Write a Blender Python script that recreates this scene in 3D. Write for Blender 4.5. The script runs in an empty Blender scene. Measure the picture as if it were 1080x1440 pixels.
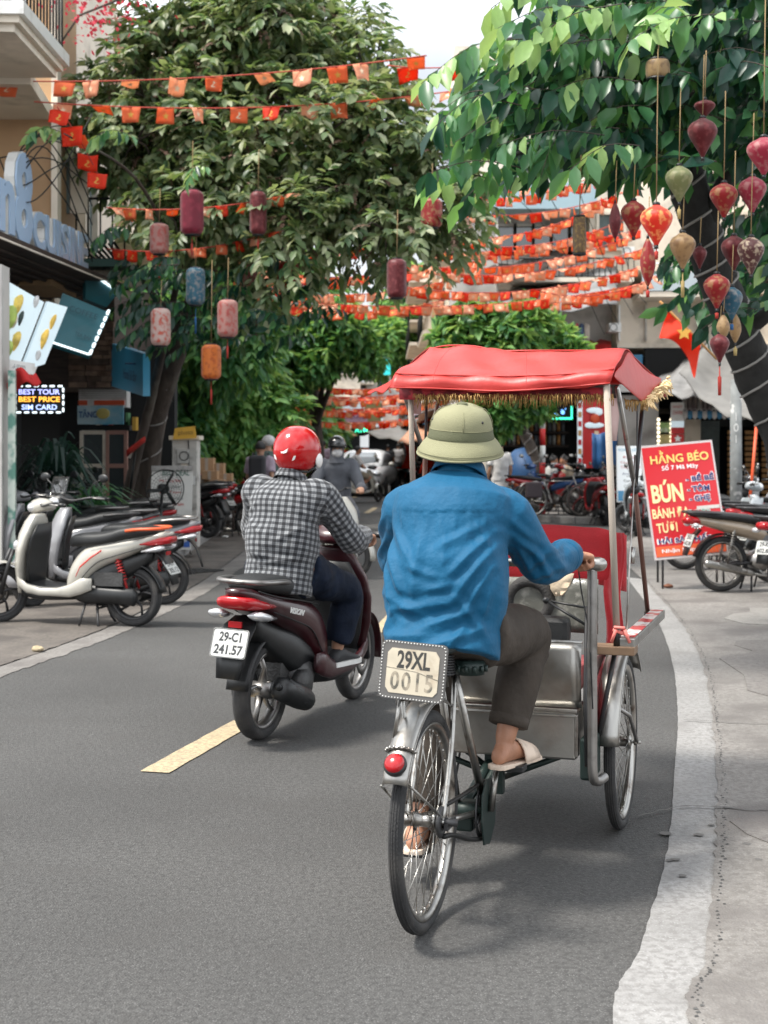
import bpy, math, random
import numpy as np
from mathutils import Vector, Matrix, noise as mnoise
S = bpy.context.scene
COL = S.collection
R = math.radians
random.seed(7); RNG = np.random.default_rng(11)

# ------------------------------------------------------------------ camera, sky, sun, exposure
CAMZ, FPX, HOR = 1.45, 2000.0, 634.0
cd = bpy.data.cameras.new('camera'); cam = bpy.data.objects.new('camera', cd); COL.objects.link(cam)
cam.location = (0, 0, CAMZ); cam.rotation_euler = (R(90), 0, 0)
cd.sensor_fit = 'VERTICAL'; cd.sensor_height = 36; cd.sensor_width = 27; cd.lens = 50
cd.shift_y = -(720 - HOR) / 1440.0
cd.clip_start = 0.1; cd.clip_end = 600
cd.dof.use_dof = True; cd.dof.focus_distance = 5.2; cd.dof.aperture_fstop = 5.4
S.camera = cam
SUN_EL, SUN_AZ = R(60), R(-112)      # azimuth from +Y towards +X
w = bpy.data.worlds.new("World"); S.world = w; w.use_nodes = True
nt = w.node_tree; nt.nodes.clear()
wo = nt.nodes.new('ShaderNodeOutputWorld'); bg = nt.nodes.new('ShaderNodeBackground')
sk = nt.nodes.new('ShaderNodeTexSky'); sk.sky_type = 'NISHITA'; sk.sun_disc = False
sk.sun_elevation = SUN_EL; sk.sun_rotation = SUN_AZ
sk.air_density = 1.0; sk.dust_density = 4.0; sk.ozone_density = 1.0
hs = nt.nodes.new('ShaderNodeHueSaturation'); hs.inputs['Saturation'].default_value = 0.35
tc = nt.nodes.new('ShaderNodeTexCoord'); nz = nt.nodes.new('ShaderNodeTexNoise')
nz.inputs['Scale'].default_value = 2.2; nz.inputs['Detail'].default_value = 5
rp = nt.nodes.new('ShaderNodeValToRGB'); rp.color_ramp.elements[0].position = .35; rp.color_ramp.elements[1].position = .62
mx = nt.nodes.new('ShaderNodeMix'); mx.data_type = 'RGBA'
nt.links.new(tc.outputs['Generated'], nz.inputs['Vector']); nt.links.new(nz.outputs['Fac'], rp.inputs['Fac'])
nt.links.new(rp.outputs['Color'], mx.inputs['Factor']); nt.links.new(sk.outputs['Color'], hs.inputs['Color'])
nt.links.new(hs.outputs['Color'], mx.inputs['A']); mx.inputs['B'].default_value = (9.2, 9.6, 10.0, 1)
nt.links.new(mx.outputs['Result'], bg.inputs['Color']); nt.links.new(bg.outputs['Background'], wo.inputs['Surface'])
bg.inputs['Strength'].default_value = 0.125
sd = bpy.data.lights.new('sun', 'SUN'); sun = bpy.data.objects.new('sun', sd); COL.objects.link(sun)
sd.energy = 2.9; sd.angle = R(10); sd.color = (1, .95, .87)
sdir = Vector((math.sin(SUN_AZ) * math.cos(SUN_EL), math.cos(SUN_AZ) * math.cos(SUN_EL), math.sin(SUN_EL)))
sun.rotation_euler = sdir.to_track_quat('Z', 'Y').to_euler()
S.view_settings.view_transform = 'Standard'; S.view_settings.look = 'None'
S.view_settings.gamma = 1; S.view_settings.use_curve_mapping = False
S.view_settings.exposure = 1.0
S.cycles.max_bounces = 6; S.cycles.transparent_max_bounces = 12; S.cycles.use_denoising = True

# ------------------------------------------------------------------ helpers
def P(px, py, d):
    return Vector(((px - 540) / FPX * d, d, CAMZ - (py - HOR) / FPX * d))
def G(px, py, z=0.0):
    d = (CAMZ - z) * FPX / (py - HOR)
    return Vector(((px - 540) / FPX * d, d, z))
def V(*a): return Vector(a)

MATS = {}
def mat(name, col, rough=.6, metal=0, var=0.0, vscale=8, bump=0, bscale=60, coat=0, emis=None, trans=0, spec=.5,
        dirt=None, dscale=3, dlo=.5, dhi=.7, sheen=0, alpha=1, stretch=None, tl=0, vcol=None):
    if name in MATS: return MATS[name]
    m = bpy.data.materials.new(name); m.use_nodes = True; n = m.node_tree; b = n.nodes['Principled BSDF']
    b.inputs['Base Color'].default_value = (*col, 1); b.inputs['Roughness'].default_value = rough
    b.inputs['Metallic'].default_value = metal; b.inputs['Coat Weight'].default_value = coat; b.inputs['Coat Roughness'].default_value = .08
    b.inputs['Specular IOR Level'].default_value = spec; b.inputs['Sheen Weight'].default_value = sheen
    b.inputs['Transmission Weight'].default_value = trans; b.inputs['Alpha'].default_value = alpha
    if emis: b.inputs['Emission Color'].default_value = (*emis[0], 1); b.inputs['Emission Strength'].default_value = emis[1]
    t = n.nodes.new('ShaderNodeTexCoord'); vec = t.outputs['Object']
    if stretch:
        mp = n.nodes.new('ShaderNodeMapping'); mp.inputs['Scale'].default_value = stretch
        n.links.new(vec, mp.inputs['Vector']); vec = mp.outputs['Vector']
    def noise(sc, det=4):
        z = n.nodes.new('ShaderNodeTexNoise'); z.inputs['Scale'].default_value = sc; z.inputs['Detail'].default_value = det
        n.links.new(vec, z.inputs['Vector']); return z.outputs['Fac']
    cur = None
    if var:
        mr = n.nodes.new('ShaderNodeMapRange'); mr.inputs['From Min'].default_value = .3; mr.inputs['From Max'].default_value = .7
        mr.inputs['To Min'].default_value = 1 - var; mr.inputs['To Max'].default_value = 1 + var
        n.links.new(noise(vscale), mr.inputs['Value'])
        x = n.nodes.new('ShaderNodeMix'); x.data_type = 'RGBA'; x.blend_type = 'MULTIPLY'; x.inputs['Factor'].default_value = 1
        x.inputs['A'].default_value = (*col, 1); n.links.new(mr.outputs['Result'], x.inputs['B']); cur = x.outputs['Result']
    if dirt:
        rr = n.nodes.new('ShaderNodeValToRGB'); rr.color_ramp.elements[0].position = dlo; rr.color_ramp.elements[1].position = dhi
        n.links.new(noise(dscale, 8), rr.inputs['Fac'])
        x = n.nodes.new('ShaderNodeMix'); x.data_type = 'RGBA'; n.links.new(rr.outputs['Color'], x.inputs['Factor'])
        if cur: n.links.new(cur, x.inputs['A'])
        else: x.inputs['A'].default_value = (*col, 1)
        x.inputs['B'].default_value = (*dirt, 1); cur = x.outputs['Result']
    if cur: n.links.new(cur, b.inputs['Base Color'])
    if bump:
        bp = n.nodes.new('ShaderNodeBump'); bp.inputs['Strength'].default_value = bump; bp.inputs['Distance'].default_value = .01
        n.links.new(noise(bscale, 5), bp.inputs['Height']); n.links.new(bp.outputs['Normal'], b.inputs['Normal'])
    if tl:
        tr = n.nodes.new('ShaderNodeBsdfTranslucent'); tr.inputs['Color'].default_value = (*(vcol or col), 1)
        ms = n.nodes.new('ShaderNodeMixShader'); ms.inputs['Fac'].default_value = tl
        n.links.new(b.outputs[0], ms.inputs[1]); n.links.new(tr.outputs[0], ms.inputs[2])
        n.links.new(ms.outputs[0], n.nodes['Material Output'].inputs['Surface'])
    MATS[name] = m; return m

def cr(pts, n=6, closed=False):
    p = [Vector(q) for q in pts]
    if len(p) < 3: return p
    out = []; N = len(p); segs = N if closed else N - 1
    for i in range(segs):
        if closed: a, b, c, d = p[i - 1], p[i], p[(i + 1) % N], p[(i + 2) % N]
        else: a, b, c, d = p[max(i - 1, 0)], p[i], p[i + 1], p[min(i + 2, N - 1)]
        for k in range(n):
            t = k / n; t2 = t * t; t3 = t2 * t
            out.append(.5 * ((2 * b) + (c - a) * t + (2 * a - 5 * b + 4 * c - d) * t2 + (3 * b - a - 3 * c + d) * t3))
    if not closed: out.append(p[-1])
    return out

class MB:
    def __init__(s): s.v = []; s.f = []; s.m = []; s.s = []
    def add(s, vs, fs, mi=0, sm=False, M=None):
        o = len(s.v)
        if M is not None: vs = [M @ Vector(q) for q in vs]
        s.v += [tuple(q) for q in vs]; s.f += [tuple(i + o for i in f) for f in fs]
        s.m += [mi] * len(fs); s.s += [sm] * len(fs); return s
    def box(s, c, sz, M=None, mi=0, taper=1, rot=None):
        x, y, z = [q / 2 for q in sz]; c = Vector(c)
        vs = [Vector((a * x * (taper if k > 0 else 1), b * y * (taper if k > 0 else 1), k * z)) for k in (-1, 1) for b in (-1, 1) for a in (-1, 1)]
        if rot is not None: vs = [rot @ q for q in vs]
        vs = [q + c for q in vs]
        return s.add(vs, [(0, 2, 3, 1), (4, 5, 7, 6), (0, 1, 5, 4), (2, 6, 7, 3), (0, 4, 6, 2), (1, 3, 7, 5)], mi, False, M)
    def loft(s, rings, caps=True, closed=True, mi=0, sm=True, M=None, loop=False):
        n = len(rings[0]); vs = [q for r in rings for q in r]; fs = []
        K = len(rings); kk = K if loop else K - 1; nn = n if closed else n - 1
        for i in range(kk):
            for j in range(nn):
                a = i * n + j; b = i * n + (j + 1) % n; i2 = (i + 1) % K
                fs.append((a, b, i2 * n + (j + 1) % n, i2 * n + j))
        if caps and closed and not loop:
            fs.append(tuple(range(n - 1, -1, -1))); fs.append(tuple((K - 1) * n + j for j in range(n)))
        return s.add(vs, fs, mi, sm, M)
    def tube(s, pts, r, n=8, mi=0, caps=True, M=None, flat=1, loop=False, round_ends=False):
        p = [Vector(q) for q in pts]; N = len(p)
        rs = list(r) if hasattr(r, '__len__') else [r] * N
        if len(rs) != N: rs = [float(x) for x in np.interp(np.linspace(0, 1, N), np.linspace(0, 1, len(rs)), rs)]
        if round_ends and not loop:
            d0 = (p[0] - p[1]).normalized(); d1 = (p[-1] - p[-2]).normalized()
            pre = [(p[0] + d0 * rs[0] * math.sin(a), rs[0] * math.cos(a)) for a in (1.45, 1.1, .6)]
            post = [(p[-1] + d1 * rs[-1] * math.sin(a), rs[-1] * math.cos(a)) for a in (.6, 1.1, 1.45)]
            p = [q[0] for q in pre] + p + [q[0] for q in post]; rs = [q[1] for q in pre] + rs + [q[1] for q in post]; N = len(p)
        T = []
        for i in range(N):
            if loop: d = p[(i + 1) % N] - p[i - 1]
            else: d = p[min(i + 1, N - 1)] - p[max(i - 1, 0)]
            T.append(d.normalized() if d.length > 1e-9 else Vector((0, 0, 1)))
        up = Vector((0, 0, 1)) if abs(T[0].z) < .9 else Vector((0, 1, 0))
        u = T[0].cross(up).normalized(); rings = []
        for i in range(N):
            u = (u - T[i] * u.dot(T[i])).normalized(); v = T[i].cross(u)
            rings.append([p[i] + (u * math.cos(a) + v * math.sin(a) * flat) * rs[i] for a in [2 * math.pi * k / n for k in range(n)]])
        return s.loft(rings, caps=caps, mi=mi, M=M, loop=loop)
    def cyl(s, a, b, r, n=12, mi=0, r2=None, M=None): return s.tube([a, b], [r, r2 if r2 is not None else r], n, mi, True, M)
    def lathe(s, prof, n=16, mi=0, M=None, sx=1, sy=1, loop=False):
        rings = [[Vector((r * math.cos(2 * math.pi * k / n) * sx, r * math.sin(2 * math.pi * k / n) * sy, z)) for k in range(n)] for r, z in prof]
        return s.loft(rings, caps=not loop, mi=mi, M=M, loop=loop)
    def ell(s, c, r, n=14, m=9, mi=0, rot=None, M=None):
        if not hasattr(r, '__len__'): r = (r, r, r)
        rings = []
        for i in range(m + 1):
            ph = -math.pi / 2 + math.pi * (i + .0) / m; ph = max(min(ph, 1.52), -1.52)
            rings.append([Vector((math.cos(ph) * math.cos(a) * r[0], math.cos(ph) * math.sin(a) * r[1], math.sin(ph) * r[2])) for a in [2 * math.pi * k / n for k in range(n)]])
        if rot is not None: rings = [[rot @ q for q in g] for g in rings]
        c = Vector(c); rings = [[q + c for q in g] for g in rings]
        return s.loft(rings, mi=mi, M=M)
    def ring(s, c, ax, Rr, r, n=32, m=8, mi=0, flat=1, M=None):
        ax = Vector(ax).normalized(); up = Vector((0, 0, 1)) if abs(ax.z) < .9 else Vector((0, 1, 0))
        u = ax.cross(up).normalized(); v = ax.cross(u); c = Vector(c); rings = []
        for i in range(n):
            a = 2 * math.pi * i / n; d = u * math.cos(a) + v * math.sin(a)
            rings.append([c + d * (Rr + r * math.cos(b)) + ax * (r * flat * math.sin(b)) for b in [2 * math.pi * k / m for k in range(m)]])
        return s.loft(rings, mi=mi, M=M, loop=True)
    def prism(s, outl, t, M=None, mi=0, mi_side=None):
        """outline in xy extruded 0..t along z"""
        n = len(outl); vs = [Vector((x, y, 0)) for x, y in outl] + [Vector((x, y, t)) for x, y in outl]
        s.add(vs, [tuple(range(n - 1, -1, -1)), tuple(range(n, 2 * n))], mi, False, M)
        return s.add(vs, [(i, (i + 1) % n, n + (i + 1) % n, n + i) for i in range(n)], mi if mi_side is None else mi_side, False, M)
    def sheet(s, grid, t=0.003, mi=0, sm=True, M=None):
        """grid[i][j] points -> thin closed sheet"""
        a = len(grid); b = len(grid[0]); g = [[Vector(q) for q in r] for r in grid]; top = []; bot = []
        for i in range(a):
            for j in range(b):
                du = g[min(i + 1, a - 1)][j] - g[max(i - 1, 0)][j]; dv = g[i][min(j + 1, b - 1)] - g[i][max(j - 1, 0)]
                n = du.cross(dv); n = n.normalized() if n.length > 1e-12 else Vector((0, 0, 1))
                top.append(g[i][j] + n * t / 2); bot.append(g[i][j] - n * t / 2)
        o = a * b; fs = []
        for i in range(a - 1):
            for j in range(b - 1):
                q = (i * b + j, (i + 1) * b + j, (i + 1) * b + j + 1, i * b + j + 1)
                fs.append(q); fs.append(tuple(o + k for k in reversed(q)))
        for i in range(a - 1):
            for j in (0, b - 1):
                q = (i * b + j, o + i * b + j, o + (i + 1) * b + j, (i + 1) * b + j); fs.append(q if j == 0 else q[::-1])
        for j in range(b - 1):
            for i in (0, a - 1):
                q = (i * b + j, i * b + j + 1, o + i * b + j + 1, o + i * b + j); fs.append(q if i == 0 else q[::-1])
        return s.add(top + bot, fs, mi, sm, M)
    def mesh(s, name, mats):
        me = bpy.data.meshes.new(name); me.from_pydata(s.v, [], s.f)
        for m_ in (mats if isinstance(mats, (list, tuple)) else [mats]): me.materials.append(m_)
        me.polygons.foreach_set('material_index', s.m); me.polygons.foreach_set('use_smooth', s.s); me.update(); return me
    def build(s, name, mats, parent=None, label=None, bevel=0, kind=None, sub=0, auto=None):
        o = bpy.data.objects.new(name, s.mesh(name, mats)); COL.objects.link(o)
        if parent: o.parent = parent
        if label: o['label'] = label
        if kind: o['kind'] = kind
        if bevel:
            b = o.modifiers.new('bevel', 'BEVEL'); b.width = bevel; b.segments = 2; b.limit_method = 'ANGLE'; b.angle_limit = R(40)
        if sub:
            b = o.modifiers.new('sub', 'SUBSURF'); b.levels = sub; b.render_levels = sub
        return o

def thing(name, label, cat, loc=(0, 0, 0), rz=0, group=None):
    o = bpy.data.objects.new(name, None); COL.objects.link(o); o.location = loc; o.rotation_euler = (0, 0, rz)
    o['label'] = label; o['category'] = cat; o.empty_display_size = .1
    if group: o['group'] = group
    return o
def tag(o, label, cat, group=None):
    o['label'] = label; o['category'] = cat
    if group: o['group'] = group
    return o
def struct(o): o['kind'] = 'structure'; return o

_kids = {}
def kids(o): return [c for c in bpy.data.objects if c.parent == o]
def tree_of(o): return (o, [tree_of(c) for c in kids(o)])
def clone(tr, loc=None, rz=None, label=None, group=None, swap=None, drop=(), parent=None, scale=None):
    """copy a thing from its recorded tree; swap maps material -> material"""
    o, ch = tr; c = o.copy(); COL.objects.link(c)
    if parent: c.parent = parent
    if loc is not None: c.location = loc
    if rz is not None: c.rotation_euler = (0, 0, rz)
    if scale: c.scale = (scale,) * 3
    if label: c['label'] = label
    if group: c['group'] = group
    if swap and o.data:
        for sl in c.material_slots:
            if sl.material and sl.material.name in swap:
                nm = swap[sl.material.name]; sl.link = 'OBJECT'; sl.material = nm
    for k in ch:
        if k[0].name.split('.')[0] in drop: continue
        clone(k, swap=swap, drop=drop, parent=c)
    return c

_ctext = {}
def text_mesh(body, size=1.0, ext=0.0, bold=0.0, align='CENTER', shear=0, space=1, res=3):
    cu = bpy.data.curves.new('t', 'FONT'); cu.body = body; cu.size = size; cu.extrude = ext; cu.offset = bold
    cu.align_x = align; cu.align_y = 'CENTER'; cu.shear = shear; cu.space_character = space; cu.resolution_u = res
    o = bpy.data.objects.new('t', cu); COL.objects.link(o)
    dg = bpy.context.evaluated_depsgraph_get(); me = bpy.data.meshes.new_from_object(o.evaluated_get(dg))
    bpy.data.objects.remove(o); bpy.data.curves.remove(cu); return me
def text(name, body, m, parent, M, w=None, h=None, ext=.002, bold=0.0, shear=0, space=1, label=None, align='CENTER', res=3):
    """lettering fitted to width w and cap height h, in the xy plane of M facing +z"""
    me = text_mesh(body, 1.0, 0, bold, 'CENTER', shear, space, res)
    if len(me.vertices) == 0: return None
    co = np.empty(len(me.vertices) * 3); me.vertices.foreach_get('co', co); co = co.reshape(-1, 3)
    x0, x1 = co[:, 0].min(), co[:, 0].max(); y0, y1 = co[:, 1].min(), co[:, 1].max()
    sx = w / (x1 - x0) if w else None; sy = h / (y1 - y0) if h else None
    sx = sx or sy; sy = sy or sx
    co[:, 0] = (co[:, 0] - (x0 + x1) / 2) * sx; co[:, 1] = (co[:, 1] - (y0 + y1) / 2) * sy
    if align == 'LEFT': co[:, 0] -= co[:, 0].min()
    me.vertices.foreach_set('co', co.ravel()); me.materials.clear(); me.materials.append(m); me.name = name; me.update()
    o = bpy.data.objects.new(name, me); COL.objects.link(o)
    if parent: o.parent = parent
    o.matrix_local = M
    me.polygons.foreach_set('use_smooth', [False] * len(me.polygons))
    if ext >= .003:
        md = o.modifiers.new('s', 'SOLIDIFY'); md.thickness = ext; md.offset = 1
    if label: o['label'] = label
    return o
def frame(o, x, y):
    """matrix with origin o, x axis x, y axis y"""
    x = Vector(x).normalized(); y = (Vector(y) - x * Vector(y).dot(x)).normalized(); z = x.cross(y)
    M = Matrix.Identity(4)
    for i in range(3): M[i][0], M[i][1], M[i][2], M[i][3] = x[i], y[i], z[i], o[i]
    return M

def fuse(mb, voxel=.012, smooth=4, disp=None):
    """voxel union of closed pieces, smoothed; disp(co, no) -> co"""
    me = mb.mesh('f', []); o = bpy.data.objects.new('f', me); COL.objects.link(o)
    r = o.modifiers.new('r', 'REMESH'); r.mode = 'VOXEL'; r.voxel_size = voxel; r.use_smooth_shade = True
    s_ = o.modifiers.new('s', 'SMOOTH'); s_.factor = .5; s_.iterations = smooth
    dg = bpy.context.evaluated_depsgraph_get(); out = bpy.data.meshes.new_from_object(o.evaluated_get(dg))
    bpy.data.objects.remove(o); bpy.data.meshes.remove(me)
    n = len(out.vertices); co = np.empty(n * 3, dtype=np.float32); out.vertices.foreach_get('co', co); co = co.reshape(-1, 3)
    if disp:
        no = np.empty(n * 3, dtype=np.float32); out.vertices.foreach_get('normal', no)
        co = disp(co.astype(float), no.reshape(-1, 3).astype(float)); out.vertices.foreach_set('co', co.astype(np.float32).ravel())
    out.polygons.foreach_set('use_smooth', [True] * len(out.polygons)); out.update(); return out
def linkmesh(name, me, m, parent, label=None):
    me.materials.clear()
    for q in (m if isinstance(m, (list, tuple)) else [m]): me.materials.append(q)
    me.name = name; o = bpy.data.objects.new(name, me); COL.objects.link(o)
    if parent: o.parent = parent
    if label: o['label'] = label
    return o

def seg_dist(co, a, b):
    a = np.array(a); b = np.array(b); ab = b - a; t = np.clip(((co - a) @ ab) / (ab @ ab), 0, 1)
    return np.linalg.norm(co - (a + t[:, None] * ab), axis=1), t
def creases(lst):
    def f(co, no):
        d = np.zeros(len(co))
        for a, b, w_, amp in lst:
            if len(a) == 2:
                r, t = seg_dist(co[:, [0, 2]], a, b); amp = np.where(no[:, 1] < .25, amp, 0)
            else: r, t = seg_dist(co, a, b)
            env = np.sin(np.pi * np.clip(t, .04, .96)) ** .6
            x = r / w_
            d += amp * env * (np.exp(-(np.abs(x) / .75) ** 1.25) - .5 * np.exp(-((x - 1.8) / .9) ** 2))
        return co + no * d[:, None]
    return f

# common materials
M_BLK = mat('black_plastic', (.010, .011, .012), .42, var=.25, vscale=20)
M_RUB = mat('tyre_rubber', (.022, .022, .023), .8, bump=.4, bscale=150, dirt=(.07, .065, .06), dlo=.5, dhi=.8, dscale=6)
M_SEAT = mat('seat_vinyl', (.012, .013, .014), .5, bump=.25, bscale=240)
M_CHR = mat('worn_chrome', (.36, .35, .33), .3, 1, dirt=(.13, .10, .08), dlo=.52, dhi=.74, dscale=18, bump=.05, bscale=90)
M_ALU = mat('dull_aluminium', (.30, .29, .28), .42, 1, var=.2, dirt=(.12, .11, .1), dlo=.5, dhi=.8, dscale=14)
M_DST = mat('dark_steel', (.06, .06, .062), .5, .8, var=.3, dirt=(.09, .06, .045), dlo=.6, dhi=.8, dscale=25)
M_RED_L = mat('red_lens', (.34, .006, .01), .2, coat=.3, spec=.4)
M_CLR_L = mat('clear_lens', (.55, .56, .58), .12, .4, coat=1)
M_ORG_L = mat('orange_lens', (.8, .17, .02), .2, coat=.6)
M_WHT = mat('white_paint', (.72, .72, .70), .35, coat=.4, dirt=(.4, .38, .34), dlo=.55, dhi=.9, dscale=7)
M_PLATE = mat('plate_white', (.52, .53, .51), .45, dirt=(.45, .44, .4), dlo=.55, dhi=.85, dscale=20)
M_INK = mat('plate_ink', (.02, .022, .025), .5)
M_SKIN = mat('skin', (.42, .23, .15), .5, var=.12, vscale=14, bump=.1, bscale=120)
M_SKIN2 = mat('skin_tan', (.36, .17, .10), .48, var=.15, vscale=16, bump=.12, bscale=130)
M_HAIR = mat('black_hair', (.012, .011, .011), .55, bump=.6, bscale=160)
M_GLASS = mat('window_glass', (.05, .065, .07), .08, 0, spec=.9, coat=.5, var=.3, vscale=1.5)
# ------------------------------------------------------------------ ground
def ground_mat(name, base, speck, dark, fine=260, patch=.9, crack=None, bump=.5, stain=(.1, .095, .09), sthr=(.58, .75), rough=.85, big=0):
    m = bpy.data.materials.new(name); m.use_nodes = True; n = m.node_tree; b = n.nodes['Principled BSDF']; L = n.links.new
    t = n.nodes.new('ShaderNodeTexCoord').outputs['Object']; b.inputs['Roughness'].default_value = rough
    def nz(sc, det=4, vec=t):
        z = n.nodes.new('ShaderNodeTexNoise'); z.inputs['Scale'].default_value = sc; z.inputs['Detail'].default_value = det
        L(vec, z.inputs['Vector']); return z.outputs['Fac']
    def ramp(f, a, c, ca=(0, 0, 0, 1), cb=(1, 1, 1, 1)):
        r = n.nodes.new('ShaderNodeValToRGB'); r.color_ramp.elements[0].position = a; r.color_ramp.elements[1].position = c
        r.color_ramp.elements[0].color = ca; r.color_ramp.elements[1].color = cb; L(f, r.inputs['Fac']); return r.outputs['Color']
    def mixc(f, a, c, bt='MIX'):
        x = n.nodes.new('ShaderNodeMix'); x.data_type = 'RGBA'; x.blend_type = bt
        for s_, v in (('Factor', f), ('A', a), ('B', c)):
            if isinstance(v, bpy.types.NodeSocket): L(v, x.inputs[s_])
            else: x.inputs[s_].default_value = v if not isinstance(v, tuple) else (*v, 1)
        return x.outputs['Result']
    vo = n.nodes.new('ShaderNodeTexVoronoi'); vo.inputs['Scale'].default_value = fine; L(t, vo.inputs['Vector'])
    sp = ramp(vo.outputs['Distance'], .12, .5, (1, 1, 1, 1), (0, 0, 0, 1))
    rnd = ramp(vo.outputs['Color'], .45, .95)
    spf = mixc(1.0, sp, rnd, 'MULTIPLY')
    c = mixc(ramp(nz(patch, 6), .3, .7), base, tuple(q * .78 for q in base))
    c = mixc(ramp(nz(fine * .35, 3), .42, .62), c, dark)
    c = mixc(spf, c, speck)
    c = mixc(ramp(nz(2.3, 8), sthr[0], sthr[1]), c, stain)
    if crack:
        v2 = n.nodes.new('ShaderNodeTexVoronoi'); v2.feature = 'DISTANCE_TO_EDGE'; v2.inputs['Scale'].default_value = crack
        dd = n.nodes.new('ShaderNodeMix'); dd.data_type = 'RGBA'; dd.inputs['Factor'].default_value = .25
        nn = n.nodes.new('ShaderNodeTexNoise'); nn.inputs['Scale'].default_value = 2.5; nn.inputs['Detail'].default_value = 6; L(t, nn.inputs['Vector'])
        L(t, dd.inputs['A']); L(nn.outputs['Color'], dd.inputs['B']); L(dd.outputs['Result'], v2.inputs['Vector'])
        c = mixc(ramp(v2.outputs['Distance'], .0, .006, (1, 1, 1, 1), (0, 0, 0, 1)), c, dark)
    if big:
        c = mixc(big * 2.2, c, mixc(ramp(nz(.38, 5), .38, .64), (.62, .62, .62), (1.3, 1.3, 1.3)), 'MULTIPLY')
        c = mixc(ramp(nz(9, 9), .66, .74), c, dark)
    L(c, b.inputs['Base Color'])
    bp = n.nodes.new('ShaderNodeBump'); bp.inputs['Strength'].default_value = bump; bp.inputs['Distance'].default_value = .004
    ad = n.nodes.new('ShaderNodeMath'); ad.operation = 'ADD'; L(vo.outputs['Distance'], ad.inputs[0]); L(nz(fine * .5, 4), ad.inputs[1])
    L(ad.outputs[0], bp.inputs['Height']); L(bp.outputs['Normal'], b.inputs['Normal']); return m
M_ASPH = ground_mat('asphalt', (.072, .071, .069), (.17, .168, .165), (.042, .041, .04), fine=150, stain=(.054, .052, .05), bump=.8, big=.2)
M_STRIPE = ground_mat('pale_gutter_concrete', (.27, .266, .26), (.34, .34, .34), (.18, .175, .17), fine=120, patch=2, stain=(.17, .165, .16), sthr=(.52, .72), bump=.35, big=.12)
M_PAVE = ground_mat('worn_pavement_concrete', (.21, .198, .185), (.27, .26, .25), (.14, .13, .12), fine=110, patch=1.1, crack=.9, stain=(.125, .115, .108), sthr=(.48, .62), bump=.6, big=.15)
M_PAVEL = ground_mat('pale_repair_concrete', (.27, .258, .24), (.32, .31, .3), (.19, .18, .165), fine=110, patch=1.6, stain=(.18, .17, .16), sthr=(.5, .66), bump=.4)
M_PAVED = ground_mat('dark_repair_concrete', (.165, .155, .145), (.23, .22, .21), (.11, .1, .095), fine=100, patch=1.6, stain=(.11, .1, .095), sthr=(.5, .66), bump=.7)
M_PAVE2 = ground_mat('dusty_pavement', (.145, .125, .108), (.2, .185, .17), (.09, .08, .07), fine=100, patch=1.3, crack=1.2, stain=(.075, .065, .058), sthr=(.46, .62), bump=.6, big=.2)
M_PAINT = ground_mat('cream_road_paint', (.46, .37, .23), (.5, .43, .3), (.26, .21, .14), fine=150, patch=5, stain=(.2, .17, .13), sthr=(.58, .8), bump=.4)
M_KERB = mat('kerb_stone', (.22, .215, .21), .8, var=.2, bump=.4, bscale=60)
M_DARKG = mat('dark_gum_spot', (.10, .095, .09), .8)

def sheet_poly(name, pts, z, m, th=0, kind='structure'):
    mb = MB(); n = len(pts); vs = [Vector((p[0], p[1], z)) for p in pts]
    mb.add(vs, [tuple(range(n))])
    if th:
        vs2 = vs + [Vector((p[0], p[1], z - th)) for p in pts]
        mb.add(vs2, [(i, n + i, n + (i + 1) % n, (i + 1) % n) for i in range(n)])
    o = mb.build(name, m); o['kind'] = kind
    # make the face point up
    if o.data.polygons[0].normal.z < 0: o.data.flip_normals()
    return o
def strip_quads(name, L, Rr, z, m, jag=0.0, th=0.0, rid=None):
    """ribbon between two polylines with a slightly crumbled edge"""
    a = cr([Vector((p[0], p[1], 0)) for p in L], 14); b = cr([Vector((p[0], p[1], 0)) for p in Rr], 14); mb = MB(); vs = []; rr = random.Random(3)
    for p, q in zip(a, b):
        d = (q - p).normalized(); w_ = (q - p).length
        p2 = p + d * rr.uniform(-jag, jag) * .4; q2 = q + d * rr.uniform(-jag, jag)
        vs += [Vector((p2.x, p2.y, z)), Vector((q2.x, q2.y, z))]
    n = len(vs) // 2
    mb.add(vs, [(2 * i, 2 * i + 1, 2 * i + 3, 2 * i + 2) for i in range(n - 1)])
    o = mb.build(name, m)
    if o.data.polygons[0].normal.z < 0: o.data.flip_normals()
    return struct(o)
mb = MB(); mb.add([(-300, -60, 0), (300, -60, 0), (300, 400, 0), (-300, 400, 0)], [(0, 1, 2, 3)])
struct(mb.build('road', M_ASPH))
g = lambda x, y: G(x, y)
SL = [V(.33, 1.0), V(.55, 2.6), g(860, 1440), g(905, 1320), g(940, 1186), g(949, 1078), g(953, 1005), g(946, 935), g(928, 880), g(902, 840), g(880, 812)]
SR = [V(.68, 1.0), V(.9, 2.6), g(981, 1440), g(1003, 1340), g(1012, 1208), g(1014, 1122), g(1008, 1027), g(996, 949), g(972, 893), g(940, 852), g(906, 815)]
strip_quads('gutter', SL, SR, .004, M_STRIPE, jag=.012)
# right pavement (flush concrete), butted against the gutter
rt = [Vector((p.x, p.y, 0)) for p in cr([Vector((q[0], q[1], 0)) for q in SR], 14)]
rr_ = random.Random(5)
edge = [(p.x - .015 + rr_.uniform(-.012, .006), p.y) for p in rt]
sheet_poly('pavement', edge + [(g(884, 798).x, g(884, 798).y), (g(868, 770).x, g(868, 770).y), (g(900, 752).x, g(900, 752).y), (14, g(0, 748).y), (14, 1.0)], .009, M_PAVE)
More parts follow.
